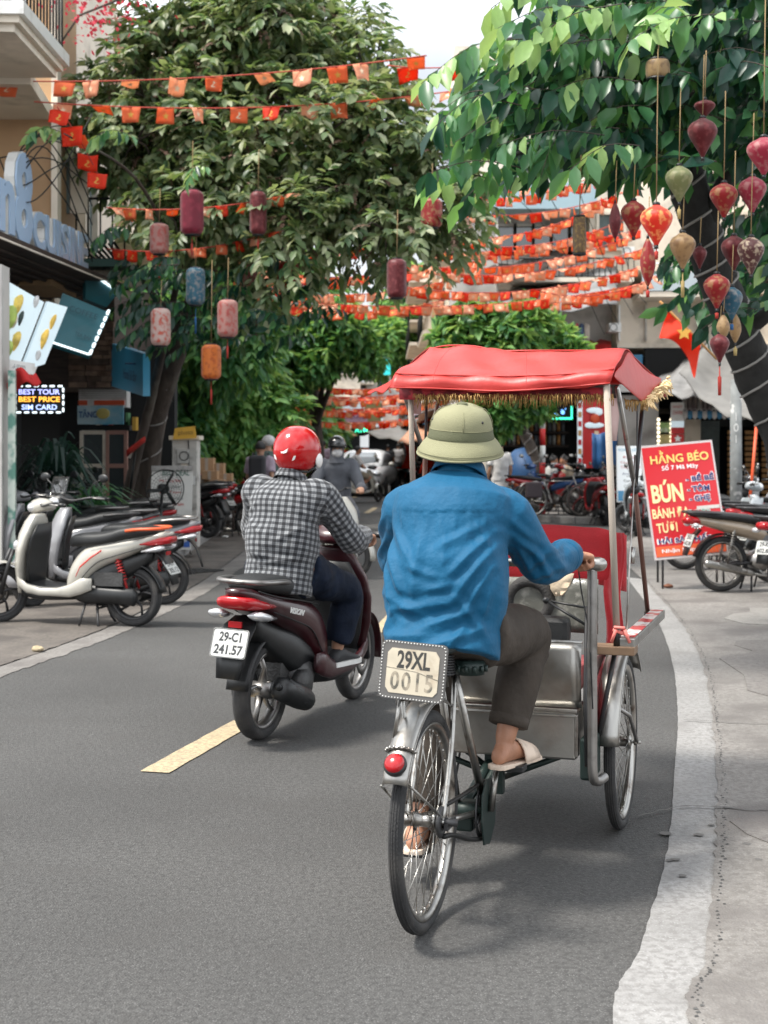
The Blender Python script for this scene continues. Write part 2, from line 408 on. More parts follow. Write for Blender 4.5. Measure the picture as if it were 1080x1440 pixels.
# darker asphalt seepage and pits along the pavement edge
rs = random.Random(9)
mb = MB()
for (px, py, w_, h_) in [(983, 1177, 10, 4), (935, 1175, 12, 4), (950, 1212, 9, 4), (1050, 1190, 9, 4), (1066, 1212, 8, 3), (941, 1213, 7, 3), (960, 1235, 8, 4), (1000, 1163, 6, 3), (1025, 1140, 5, 2)]:
    c = G(px, py); sc = c.y / FPX; pts = []
    for k in range(11):
        a = 2 * math.pi * k / 11; q = rs.uniform(.75, 1.15); pts.append(Vector((c.x + math.cos(a) * w_ * .8 * sc * q, c.y + math.sin(a) * w_ * .8 * sc * q, .0098)))
    mb.add(pts, [tuple(range(11))])
o = mb.build('gum_spots', M_DARKG, kind='stuff'); tag(o, 'dark flattened gum spots on the pale gutter strip and right pavement', 'spots')
for nm, lst, zz in (('gutter_seam', 1, 0),):
    # broken seam of asphalt crumbs between gutter and pavement
    mb = MB(); pp = cr([Vector((p[0], p[1], 0)) for p in SR], 14)
    for i in range(2, len(pp) - 1):
        a, b = pp[i], pp[i + 1]; n_ = max(2, int((b - a).length / .03))
        for k in range(n_):
            q = a.lerp(b, k / n_); dx = abs(rs.gauss(0, .012)); s_ = rs.uniform(.002, .0065)
            mb.add([(q.x + dx - s_, q.y - s_, .0105), (q.x + dx + s_, q.y - s_ * .6, .0105), (q.x + dx + s_ * .6, q.y + s_, .0105 + s_ * .35), (q.x + dx - s_, q.y + s_ * .8, .0105)], [(0, 1, 2, 3)])
    o = mb.build('seam_grit', M_ASPH, kind='stuff'); tag(o, 'dark grit crumbled along the seam between gutter strip and pavement', 'grit')

# left stripe and left pavement
LO = [V(-2.6, 4.5), g(-160, 1020), g(0, 953), g(100, 918), g(173, 890), g(235, 862), g(290, 834), g(330, 806), g(360, 784), g(395, 755), g(430, 728), g(460, 705), g(485, 688)]
LI = [V(-3.0, 4.5), g(-190, 1000), g(0, 938), g(90, 907), g(160, 880), g(220, 852), g(272, 826), g(312, 799), g(338, 780), g(372, 753), g(410, 727), g(444, 704), g(472, 687)]
strip_quads('road_edge_line', LI, LO, .004, M_PAVE, jag=.03)
li = [p for p in cr([Vector((q[0], q[1], 0)) for q in LI], 14)]
sheet_poly('left_pavement', [(p.x + rr_.uniform(-.03, .0), p.y) for p in li] + [(-30, 60), (-30, 4.5)], .008, M_PAVE2)
# raised pavement with kerb stones further up the left side
KL = [g(232, 800), g(262, 780), g(300, 755), g(325, 741), g(345, 727), g(380, 712), g(420, 695)]
mb = MB(); pts = KL + [V(-30, 55, 0), V(-30, 15.5, 0), V(-4.6, 15.5, 0)]
sheet_poly('raised_pavement', [(p.x - .12, p.y) for p in KL] + [(-30, 60), (-30, 17.6)], .13, M_PAVE2, th=.13)
kp = cr([Vector((p.x, p.y, 0)) for p in KL], 6)
dist = 0; acc = [kp[0]]
for p in kp[1:]:
    if (p - acc[-1]).length > .95: acc.append(p)
kroot = None
for i in range(min(len(acc) - 1, 26)):
    a, b = acc[i], acc[i + 1]; d = (b - a); Ln = d.length; an = math.atan2(d.y, d.x)
    mb = MB(); mb.box((0, 0, 0), (Ln - .012, .14, .15))
    k = mb.build('kerb_stone', M_KERB, bevel=.012); k.location = ((a.x + b.x) / 2 - .06, (a.y + b.y) / 2, .066 + rs.uniform(-.003, .003)); k.rotation_euler = (0, 0, an); struct(k)
# drain grate by the kerb
c = G(262, 806); gt = thing('drain_grate', 'dark iron drain grate set in the left gutter near the kerb', 'drain', (c.x, c.y, 0), R(58))
mb = MB(); mb.box((0, .2, .014), (.9, .02, .012)); mb.box((0, -.2, .014), (.9, .02, .012)); mb.box((-.44, 0, .014), (.02, .38, .012)); mb.box((.44, 0, .014), (.02, .38, .012)); mb.build('grate_rim', M_DST, gt)
for k in range(14):
    mb = MB(); mb.box((-.4 + k * .061, 0, .013), (.03, .375, .01)); mb.build('grate_bar', M_DST, gt)
# centre dashes
def dash(a, b, wd):
    d = (b - a).normalized(); n_ = Vector((-d.y, d.x, 0)) * wd / 2; N = 14; L_ = []; Rr = []
    for i in range(N + 1):
        q = a.lerp(b, i / N); L_.append(q + n_ * rs.uniform(.97, 1.03)); Rr.append(q - n_ * rs.uniform(.97, 1.03))
    return L_, Rr
for a, b in ((G(217, 1087), G(345, 1015)), (G(533, 890), G(560, 860)), (G(515, 722), G(528, 714)), (G(498, 700), G(503, 694)), (G(-300, 1700), G(-60, 1300))):
    L_, Rr = dash(a, b, .14)
    struct(MB().add([Vector((p.x, p.y, .005)) for p in L_ + Rr], [(i, i + 1, len(L_) + i + 1, len(L_) + i) for i in range(len(L_) - 1)]).build('lane_dash', M_PAINT))
    # normals up
for o in [o for o in bpy.data.objects if o.name.startswith('lane_dash')]:
    if o.data.polygons[0].normal.z < 0: o.data.flip_normals()
# far pavement on the other side of the junction
FK = [g(1120, 746), g(960, 742), g(877, 738), g(748, 733), g(690, 722), g(630, 702), g(590, 687), g(567, 674), g(556, 664)]
sheet_poly('far_pavement', [(p.x, p.y) for p in FK] + [(3.0, 110), (40, 110), (40, FK[0].y)], .12, M_PAVE, th=.12)
fk = cr([Vector((p.x, p.y, 0)) for p in FK], 8); acc = [fk[0]]
for p in fk[1:]:
    if (p - acc[-1]).length > 1.0: acc.append(p)
for i in range(min(len(acc) - 1, 30)):
    a, b = acc[i], acc[i + 1]; d = (b - a); mb = MB(); mb.box((0, 0, 0), (d.length - .015, .16, .14))
    k = mb.build('kerb_stone', M_STRIPE, bevel=.012); k.location = ((a.x + b.x) / 2, (a.y + b.y) / 2 - .06, .063); k.rotation_euler = (0, 0, math.atan2(d.y, d.x)); struct(k)
# irregular concrete repairs on the right pavement and worn cracks
for k, (cx, cy, rx, ry, m_) in enumerate(((1.75, 3.0, .62, .55, 0), (1.95, 4.9, .55, .8, 1), (2.7, 6.6, .8, .7, 0), (3.3, 9.5, 1.0, 1.2, 1), (2.95, 3.9, .7, .8, 1), (4.4, 12.2, 1.2, 1.0, 0))):
    pts = []
    for q in range(34):
        a = 2 * math.pi * q / 34; f = 1 + .16 * math.sin(3 * a + k) + .1 * math.sin(7 * a + 2 * k) + rs.uniform(-.05, .05); pts.append((cx + rx * f * math.copysign(abs(math.cos(a)) ** .7, math.cos(a)), cy + ry * f * math.copysign(abs(math.sin(a)) ** .7, math.sin(a))))
    sheet_poly('concrete_patch', pts, .0125 + .0004 * k, M_PAVEL if m_ == 0 else M_PAVED, th=.004)
for k, pl_ in enumerate(([(1.05, 3.3), (1.3, 3.36), (1.5, 3.25), (1.8, 3.34), (2.2, 3.3)], [(1.0, 5.6), (1.25, 5.75), (1.6, 5.7), (2.1, 6.0)], [(1.6, 7.6), (2.1, 7.5), (2.6, 7.8), (3.4, 7.7)])):
    c_ = cr([V(x, y, .0152) for x, y in pl_], 10); mb = MB(); vs = []
    for i, q in enumerate(c_): w2 = rs.uniform(.002, .009); dy = rs.uniform(-.012, .012); vs += [q + V(0, dy - w2, 0), q + V(0, dy + w2, 0)]
    mb.add(vs, [(2 * i, 2 * i + 2, 2 * i + 3, 2 * i + 1) for i in range(len(c_) - 1)]); struct(mb.build('pavement_crack', M_DARKG))
# litter
for (px, py, cc, lb) in [(392, 0, 0, 0)][:0]: pass
for px, py, s_, m_, lb in [(316, 757, .07, M_WHT, 'small crumpled white paper nearest the left kerb stones'), (349, 757, .06, M_WHT, 'small crumpled white paper near the road edge line beside the plaid rider'), (53, 918, .05, M_PAINT, 'beige scrap lying beside the left edge line at lower left'), (940, 828, .06, mat('dead_leaf', (.16, .06, .03), .7), 'brown dead leaf near the foot of the red menu board')]:
    c = G(px, py); mb = MB()
    mb.ell((0, 0, .02), (s_, s_ * .7, .02), 7, 4)
    for i in range(len(mb.v)): mb.v[i] = tuple(np.array(mb.v[i]) * rs.uniform(.75, 1.2))
    o = mb.build('litter_scrap', m_); o.location = (c.x, c.y, .008); tag(o, lb, 'litter')
# ------------------------------------------------------------------ motor scooters and motorbikes
def paint(name, col, rough=.28, dirt=True, coat=.7):
    return mat(name, col, rough, var=.06, vscale=5, coat=coat, dirt=tuple(q * .6 + .05 for q in col) if dirt else None, dlo=.56, dhi=.85, dscale=9)
def se(cy, cz, hw, hh, n=16, p=2.6, tilt=0):
    """superellipse ring in the xz plane at y = cy"""
    out = []
    for k in range(n):
        a = 2 * math.pi * k / n; c, s_ = math.cos(a), math.sin(a)
        x = hw * math.copysign(abs(c) ** (2 / p), c); z = hh * math.copysign(abs(s_) ** (2 / p), s_)
        out.append(Vector((x, cy + z * tilt, cz + z)))
    return out
def interp_rings(st, n=4, rn=16, p=2.6):
    """st: (y, z, hw, hh[, tilt]) stations -> smooth rings"""
    A = cr([Vector((s_[0], s_[1], s_[2])) for s_ in st], n); B = cr([Vector((s_[3], (s_[4] if len(s_) > 4 else 0), 0)) for s_ in st], n)
    return [se(a.x, a.y, max(a.z, .004), max(b.x, .004), rn, p, b.y) for a, b in zip(A, B)]
def wheel(parent, y, rad, tw, style, name, rimm, back=False):
    c = Vector((0, y, rad)); w_ = MB()
    prof = [(rad - .062, -tw * .62), (rad - .045, -tw * .95), (rad - .02, -tw), (rad - .006, -tw * .6), (rad, 0), (rad - .006, tw * .6), (rad - .02, tw), (rad - .045, tw * .95), (rad - .062, tw * .62)]
    Mx = Matrix.Translation(c) @ Matrix.Rotation(R(90), 4, 'Y')
    w_.lathe(prof, 44, M=Mx, loop=True)
    root = w_.build(name, M_RUB, parent)
    r_ = MB(); rr = rad - .058
    r_.lathe([(rr, -tw * .75), (rr + .006, -tw * .6), (rr - .008, 0), (rr + .006, tw * .6), (rr, tw * .75), (rr - .022, tw * .5), (rr - .022, -tw * .5)], 36, M=Mx, loop=True)
    if style == 'cast':
        for k in range(5):
            a = 2 * math.pi * k / 5 + .3; d = Vector((0, math.cos(a), math.sin(a))); d2 = Vector((0, math.cos(a + .22), math.sin(a + .22)))
            r_.tube([c + d * .03, c + d * (rr * .55) + Vector((.012, 0, 0)), c + d2 * (rr - .01)], [.024, .015, .019], 6, flat=.6)
    r_.build('rim', rimm, root)
    if style == 'wire':
        s_ = MB()
        for k in range(32):
            a = 2 * math.pi * k / 32; a2 = a + (.32 if k % 2 else -.32); x = .028 if k % 4 < 2 else -.028
            s_.tube([c + Vector((x, math.cos(a2) * .028, math.sin(a2) * .028)), c + Vector((0, math.cos(a) * (rr - .01), math.sin(a) * (rr - .01)))], .0018, 4)
        s_.build('spokes', M_CHR, root)
    h = MB(); h.cyl(c - Vector((.055, 0, 0)), c + Vector((.055, 0, 0)), .042 if style == 'cast' else .035, 16)
    h.cyl(c - Vector((.09, 0, 0)), c + Vector((.09, 0, 0)), .011, 8)
    if not back: h.lathe([(.055, -.003), (.1, -.003), (.1, .003), (.055, .003)], 24, M=Matrix.Translation(c + Vector((.05, 0, 0))) @ Matrix.Rotation(R(90), 4, 'Y'), loop=True)
    h.build('hub', M_ALU if style == 'cast' else M_DST, root)
    return root
def bar_ctrl(root, cy, cz, steer, grips=M_BLK, mirrors=True, w_=.34, lever=True, cable=True):
    """handlebar assembly turned by steer about the steering head"""
    piv = Vector((0, cy, cz)); Mr = Matrix.Translation(piv) @ Matrix.Rotation(steer, 4, 'Z') @ Matrix.Translation(-piv)
    b = MB()
    b.tube(cr([(-w_, cy - .10, cz + .02), (-w_ * .6, cy - .04, cz + .03), (0, cy, cz), (w_ * .6, cy - .04, cz + .03), (w_, cy - .10, cz + .02)], 5), .011, 8, M=Mr)
    hb = b.build('handlebar', M_DST, root)
    for s_ in (-1, 1):
        g_ = MB(); g_.tube([(s_ * w_ * .67, cy - .052, cz + .028), (s_ * w_ * .85, cy - .08, cz + .024), (s_ * w_, cy - .105, cz + .02)], .017, 10, M=Mr)
        g_.ell((s_ * (w_ + .008), cy - .108, cz + .02), .014, 8, 6, M=Mr); g_.build('grip', grips, root)
        if lever:
            l_ = MB(); l_.tube(cr([(s_ * w_ * .66, cy - .03, cz + .03), (s_ * w_ * .8, cy + .0, cz + .03), (s_ * w_ * 1.03, cy - .045, cz + .022)], 4), [.008, .006, .006, .007], 6, M=Mr)
            l_.ell((s_ * w_ * 1.03, cy - .045, cz + .022), .009, 6, 5, M=Mr); l_.build('brake_lever', M_ALU, root)
        if mirrors:
            m_ = MB(); m_.tube(cr([(s_ * w_ * .62, cy - .02, cz + .04), (s_ * w_ * .72, cy + .0, cz + .14), (s_ * w_ * .98, cy - .02, cz + .2)], 4), .006, 6, M=Mr)
            m_.ell((s_ * w_ * 1.05, cy - .03, cz + .215), (.062, .018, .04), 12, 8, M=Mr); mm = m_.build('mirror', M_BLK, root)
            g2 = MB(); g2.ell((s_ * w_ * 1.05, cy - .042, cz + .215), (.054, .01, .033), 12, 6, M=Mr); g2.build('mirror_glass', M_CHR, mm)
    return hb
def plate(root, c, tilt, lines, w_=.19, h_=.14, yaw=0, board=M_PLATE, named='number_plate'):
    Mp = Matrix.Translation(Vector(c)) @ Matrix.Rotation(yaw, 4, 'Z') @ Matrix.Rotation(R(90) - tilt, 4, 'X')
    p = MB(); r_ = .014; o = []
    for cx, cy, a0 in ((w_ / 2 - r_, h_ / 2 - r_, 0), (-w_ / 2 + r_, h_ / 2 - r_, 90), (-w_ / 2 + r_, -h_ / 2 + r_, 180), (w_ / 2 - r_, -h_ / 2 + r_, 270)):
        for k in range(4): a = R(a0 + 30 * k); o.append((cx + r_ * math.cos(a), cy + r_ * math.sin(a)))
    p.prism(o, .003, M=Mp); pl = p.build(named, board, root)
    f = MB(); oi = [(x * .955, y * .94) for x, y in o]; oo = [(x * .985, y * .98) for x, y in o]; n = len(o)
    f.add([Mp @ Vector((x, y, .0042)) for x, y in oo + oi], [(i, (i + 1) % n, n + (i + 1) % n, n + i) for i in range(n)]); f.build('plate_line', M_INK, pl)
    for i, t in enumerate(lines):
        zz = h_ * (.22 if i == 0 else -.22) if len(lines) > 1 else 0
        text('plate_lettering', t, M_INK, pl, Mp @ Matrix.Translation((0, zz, .0035)), w=w_ * (.62 if len(t) < 6 else .8), h=h_ * .34, ext=.0012, bold=.035)
    return pl

def scooter(label, cpaint, side2=None, loc=(0, 0, 0), rz=0, group=None, steer=0.0, lean=0.0, rad=.25, tw=.045, style='cast', rimm=M_ALU, plate_t=None, inner=None,
            seatm=M_SEAT, rail=M_ALU, mirrors=True, head='cowl', stand=True, mud=True, windscreen=False, lines_mat=None, wordmark=None, big=False, muffler=M_BLK, name='motor_scooter'):
    t = thing(name, label, 'scooter', loc, rz, group); t.rotation_euler = (0, lean, rz)
    inner = inner or M_BLK; side2 = side2 or cpaint; L = 1.25
    wheel(t, 0, rad, tw, style, 'rear_wheel', rimm, back=True)
    # front wheel turned with the steering
    fw = wheel(t, 0, rad, tw * .88, style, 'front_wheel', rimm)
    piv = Vector((0, L - .14, 0))
    Ms = Matrix.Translation(piv) @ Matrix.Rotation(steer, 4, 'Z') @ Matrix.Translation(Vector((0, .14, 0)))
    fw.matrix_local = Ms
    # body shell
    b = MB(); b.loft(interp_rings([(-.36, .775, .03, .014), (-.28, .755, .08, .034), (-.12, .70, .115, .058), (.08, .64, .138, .088), (.26, .585, .15, .115), (.40, .49, .155, .16), (.50, .40, .14, .15), (.55, .34, .12, .10)], 4, 18, 3))
    body = b.build('body_shell', cpaint, t, sub=0)
    for s_ in (-1, 1): MB().tube(cr([(s_ * .118, -.14, .665), (s_ * .139, .08, .60), (s_ * .152, .26, .535), (s_ * .156, .40, .40)], 5), .0035, 5).build('panel_gap', M_BLK, body); MB().tube(cr([(s_ * .09, -.26, .775), (s_ * .125, -.1, .735), (s_ * .146, .12, .70), (s_ * .15, .34, .66)], 5), .004, 5).build('panel_gap', M_BLK, body)
    # lower dark under-body
    u = MB(); u.loft(interp_rings([(-.2, .60, .06, .05), (0.02, .50, .08, .09), (.2, .42, .12, .12), (.42, .33, .13, .1), (.55, .27, .16, .06), (.8, .25, .16, .045), (.98, .28, .12, .05)], 3, 14, 3)); u.build('underbody', inner, t)
    # floor board and side skirts
    f = MB(); f.loft(interp_rings([(.44, .335, .15, .03), (.6, .315, .165, .018), (.8, .315, .165, .018), (.95, .34, .15, .03)], 3, 14, 5)); f.build('floorboard', inner, t)
    for s_ in (-1, 1):
        k = MB(); k.loft([[Vector((s_ * (.165 + .018 * math.cos(a)), y, z + hh * math.sin(a))) for a in [2 * math.pi * q / 10 for q in range(10)]] for y, z, hh in ((.3, .36, .05), (.4, .34, .07), (.5, .30, .055), (.62, .285, .035), (.78, .285, .032), (.9, .31, .04), (.98, .37, .05))]); k.build('side_skirt', side2, t)
    # leg shield and front cowl
    ls = MB(); rg = []
    for z, yy, hw, dp in ((.26, 1.0, .11, .04), (.36, .985, .17, .05), (.5, .975, .205, .065), (.64, .95, .215, .075), (.76, .915, .19, .08), (.86, .885, .13, .07), (.92, .87, .08, .05)):
        ring = []
        for q in range(20):
            a = 2 * math.pi * q / 20; x = hw * math.copysign(abs(math.cos(a)) ** .75, math.cos(a)); yv = math.sin(a)
            ring.append(Vector((x, yy + (dp * 1.5 if yv > 0 else dp * .55) * yv * (1 - .25 * (x / hw) ** 2) - .03 * (abs(x) / .2) ** 2, z)))
        rg.append(ring)
    rgs = []
    for i in range(len(rg) - 1):
        for k in range(3): rgs.append([rg[i][j].lerp(rg[i + 1][j], k / 3) for j in range(20)])
    rgs.append(rg[-1]); ls.loft(rgs); ls.build('leg_shield', cpaint, t)
    il = MB(); il.sheet([[Vector((x, yy - .062 + .25 * x * x, z)) for x in np.linspace(-hw, hw, 9)] for z, yy, hw in ((.31, .965, .13), (.45, .955, .165), (.6, .94, .18), (.73, .91, .165), (.84, .88, .11))], .012); il.build('inner_shield', inner, t)
    if head == 'cowl':
        for s_ in (-1, 1): MB().ell((s_ * .09, 1.035, .66), (.05, .03, .045), 10, 7, rot=Matrix.Rotation(s_ * -.5, 3, 'Z')).build('turn_lamp', M_CLR_L, t)
    # steering column, cowl, fork, fender
    Mt = Ms @ Matrix.Translation(Vector((0, -L, 0)))
    ck = MB(); ck.loft([se(y, z, hw, hh, 16, 2.4) for y, z, hw, hh in ((.76, .965, .03, .02), (.79, .975, .1, .04), (.84, .985, .14, .055), (.89, .985, .125, .06), (.95, .97, .085, .055), (.985, .955, .03, .025))], M=Mt); ck.build('handlebar_cowl', cpaint if head != 'black' else M_BLK, t)
    hm = MB(); hm.ell((0, .955, .965), (.07, .045, .045), 14, 9, M=Mt); hm.build('headlight', M_CLR_L, t)
    if windscreen:
        ws = MB(); ws.sheet([[Vector((x, .93 - .8 * x * x - (z - 1) * .35, z)) for x in np.linspace(-.1, .1, 7)] for z in (1.0, 1.08, 1.15, 1.2)], .003, M=Mt); ws.build('windscreen', mat('smoked_screen', (.05, .05, .05), .08, trans=.7, alpha=.6), t)
    bar_ctrl(t, .84, .985, steer, mirrors=mirrors)
    fk = MB()
    for s_ in (-1, 1): fk.tube([(s_ * .075, L + .0, rad), (s_ * .075, L - .07, .5), (s_ * .06, L - .12, .62)], [.02, .017, .017], 8, M=Mt)
    fk.build('fork', M_DST, t)
    fn = MB(); gr = []
    for a in np.linspace(R(-8), R(150), 14):
        gr.append([Vector((x, L + math.cos(a) * (rad + .03 - 3.2 * x * x), rad + math.sin(a) * (rad + .03 - 3.2 * x * x))) for x in np.linspace(-.068, .068, 7)])
    fn.sheet(gr, .005, M=Mt); fn.build('front_fender', cpaint, t)
    # rear hugger / mudguard
    rg_ = MB(); gr = []
    for a in np.linspace(R(60), R(172), 12):
        gr.append([Vector((x, math.cos(a) * (rad + .035 - 3 * x * x), rad + math.sin(a) * (rad + .035 - 3 * x * x))) for x in np.linspace(-.06, .06, 7)])
    rg_.sheet(gr, .005); rg_.build('rear_hugger', inner, t)
    if mud:
        mf = MB(); mf.sheet([[Vector((x, y, z)) for x in np.linspace(-w_, w_, 5)] for y, z, w_ in ((-.2, .64, .06), (-.27, .6, .085), (-.32, .54, .08), (-.355, .44, .075), (-.38, .36, .06))], .01); mf.build('mudflap', inner, t)
        rf = MB(); rf.box((0, -.318, .615), (.07, .012, .03)); rf.build('reflector', M_RED_L, t)
    # seat
    st = MB(); rg = []
    for y, z, hw, hh in ((-.27, .80, .07, .018), (-.22, .80, .11, .036), (-.05, .79, .135, .052), (.06, .775, .14, .056), (.13, .745, .145, .058), (.22, .725, .148, .06), (.34, .715, .142, .06), (.46, .715, .112, .058), (.54, .70, .07, .05), (.575, .68, .03, .03)):
        rg.append([q for q in se(y, z, hw, hh, 18, 3.2)])
    st.loft(rg); st.build('seat', seatm, t, sub=1)
    # grab rail
    gb = MB(); gb.tube(cr([(.125, .0, .80), (.15, -.12, .815), (.12, -.27, .82), (0, -.325, .822), (-.12, -.27, .82), (-.15, -.12, .815), (-.125, .0, .80)], 5), .016, 8, flat=.8); gb.build('grab_rail', rail, t)
    # lamps
    tl = MB(); tl.loft([se(y, z, hw, hh, 14, 3) for y, z, hw, hh in ((-.375, .735, .05, .014), (-.36, .725, .085, .03), (-.29, .715, .112, .036), (-.20, .70, .122, .026), (-.12, .69, .124, .010))]); tl.build('tail_light', M_RED_L, t)
    for s_ in (-1, 1):
        il = MB(); il.loft([[Vector((s_ * (x + .0) + s_ * dx * math.cos(a), y + .0, z + hh * math.sin(a))) for a in [2 * math.pi * q / 10 for q in range(10)]] for x, y, z, dx, hh in ((.105, -.33, .665, .04, .010), (.11, -.3, .66, .052, .024), (.115, -.24, .65, .045, .022), (.12, -.14, .635, .02, .008))]); il.build('indicator', M_CLR_L, t)
    # engine, belt cover, muffler, shock
    en = MB(); en.loft([[Vector((-.10 + .045 * math.cos(a) * k2, y, z + hh * math.sin(a))) for a in [2 * math.pi * q / 12 for q in range(12)]] for y, z, hh, k2 in ((-.08, .26, .04, .5), (-.05, .255, .075, 1), (.1, .265, .07, 1.1), (.25, .27, .075, 1.1), (.38, .275, .09, 1.1), (.46, .28, .07, .8), (.5, .28, .03, .5))]); en.build('belt_cover', inner, t)
    e2 = MB(); e2.ell((.03, .3, .3), (.12, .14, .11), 12, 8); e2.cyl((.1, .22, .26), (.155, .22, .26), .075, 14); e2.box((.0, .18, .32), (.14, .22, .12)); e2.box((-.1, .16, .40), (.08, .26, .11)); e2.build('engine', mat('engine_metal', (.075, .075, .075), .5, .6, var=.3, bump=.5, bscale=70), t)
    mu = MB(); mu.tube(cr([(.06, .42, .2), (.12, .34, .15), (.15, .22, .17)], 4), .015, 8)
    mu.tube([(.155, .22, .175), (.16, .19, .185), (.165, .1, .215), (.17, -.08, .275), (.172, -.14, .295), (.173, -.16, .302)], [.03, .055, .062, .062, .058, .035], 16); mu.cyl((.173, -.15, .30), (.174, -.19, .315), .018, 10); muf = mu.build('muffler', muffler, t)
    hs_ = MB(); hs_.sheet([[Vector((.175 + .052 * math.cos(a), y, z + .062 * math.sin(a))) for a in np.linspace(-1.0, 1.2, 6)] for y, z in ((.14, .205), (.02, .245), (-.1, .285))], .004); hs_.build('heat_shield', inner, muf)
    sh = MB()
    for s_ in ((-1,) if not big else (-1, 1)):
        sh.cyl((s_ * .1, .0, .3), (s_ * .1, .1, .58), .012, 8)
        for k in range(7): q = Vector((s_ * .1, .0, .3)).lerp(Vector((s_ * .1, .1, .58)), .35 + k * .085); sh.ring(q, (0, .1, .28), .024, .006, 12, 5)
    sh.build('shock_absorber', M_DST if not big else mat('red_spring', (.35, .02, .02), .4), t)
    if stand:
        sd_ = MB()
        for s_ in (-1, 1): sd_.tube([(s_ * .07, .3, .2), (s_ * .12, .27, .06), (s_ * .15, .25, .012)], .011, 6)
        sd_.cyl((-.1, .29, .15), (.1, .29, .15), .01, 6); sd_.tube([(-.12, .38, .2), (-.2, .4, .02)], .01, 6); sd_.build('stand', M_DST, t)
    if plate_t: plate(t, (0, -.372, .53), R(18), plate_t)
    if lines_mat:
        for s_ in (-1, 1):
            ln = MB(); ln.sheet([[Vector((s_ * (.168 + .004), y, z + dz)) for dz in (-.008, .008)] for y, z in ((.2, .64), (.3, .58), (.4, .5), (.44, .42))], .003); ln.build('side_stripe', lines_mat, t)
    if wordmark:
        Mw = frame((.158, .02, .655), (-.12, .30, -.10), (0, .3, 1)); Mw = frame(Vector((.163, .03, .655)), (0.06, -.0, 0) if 0 else (-.0, .3, -.06), (.0, .06, 1))
        text('side_lettering', wordmark, M_WHT, t, Mw @ Matrix.Translation((0, 0, .004)), w=.17, h=.03, ext=.004, shear=.4, bold=.025)
    return t

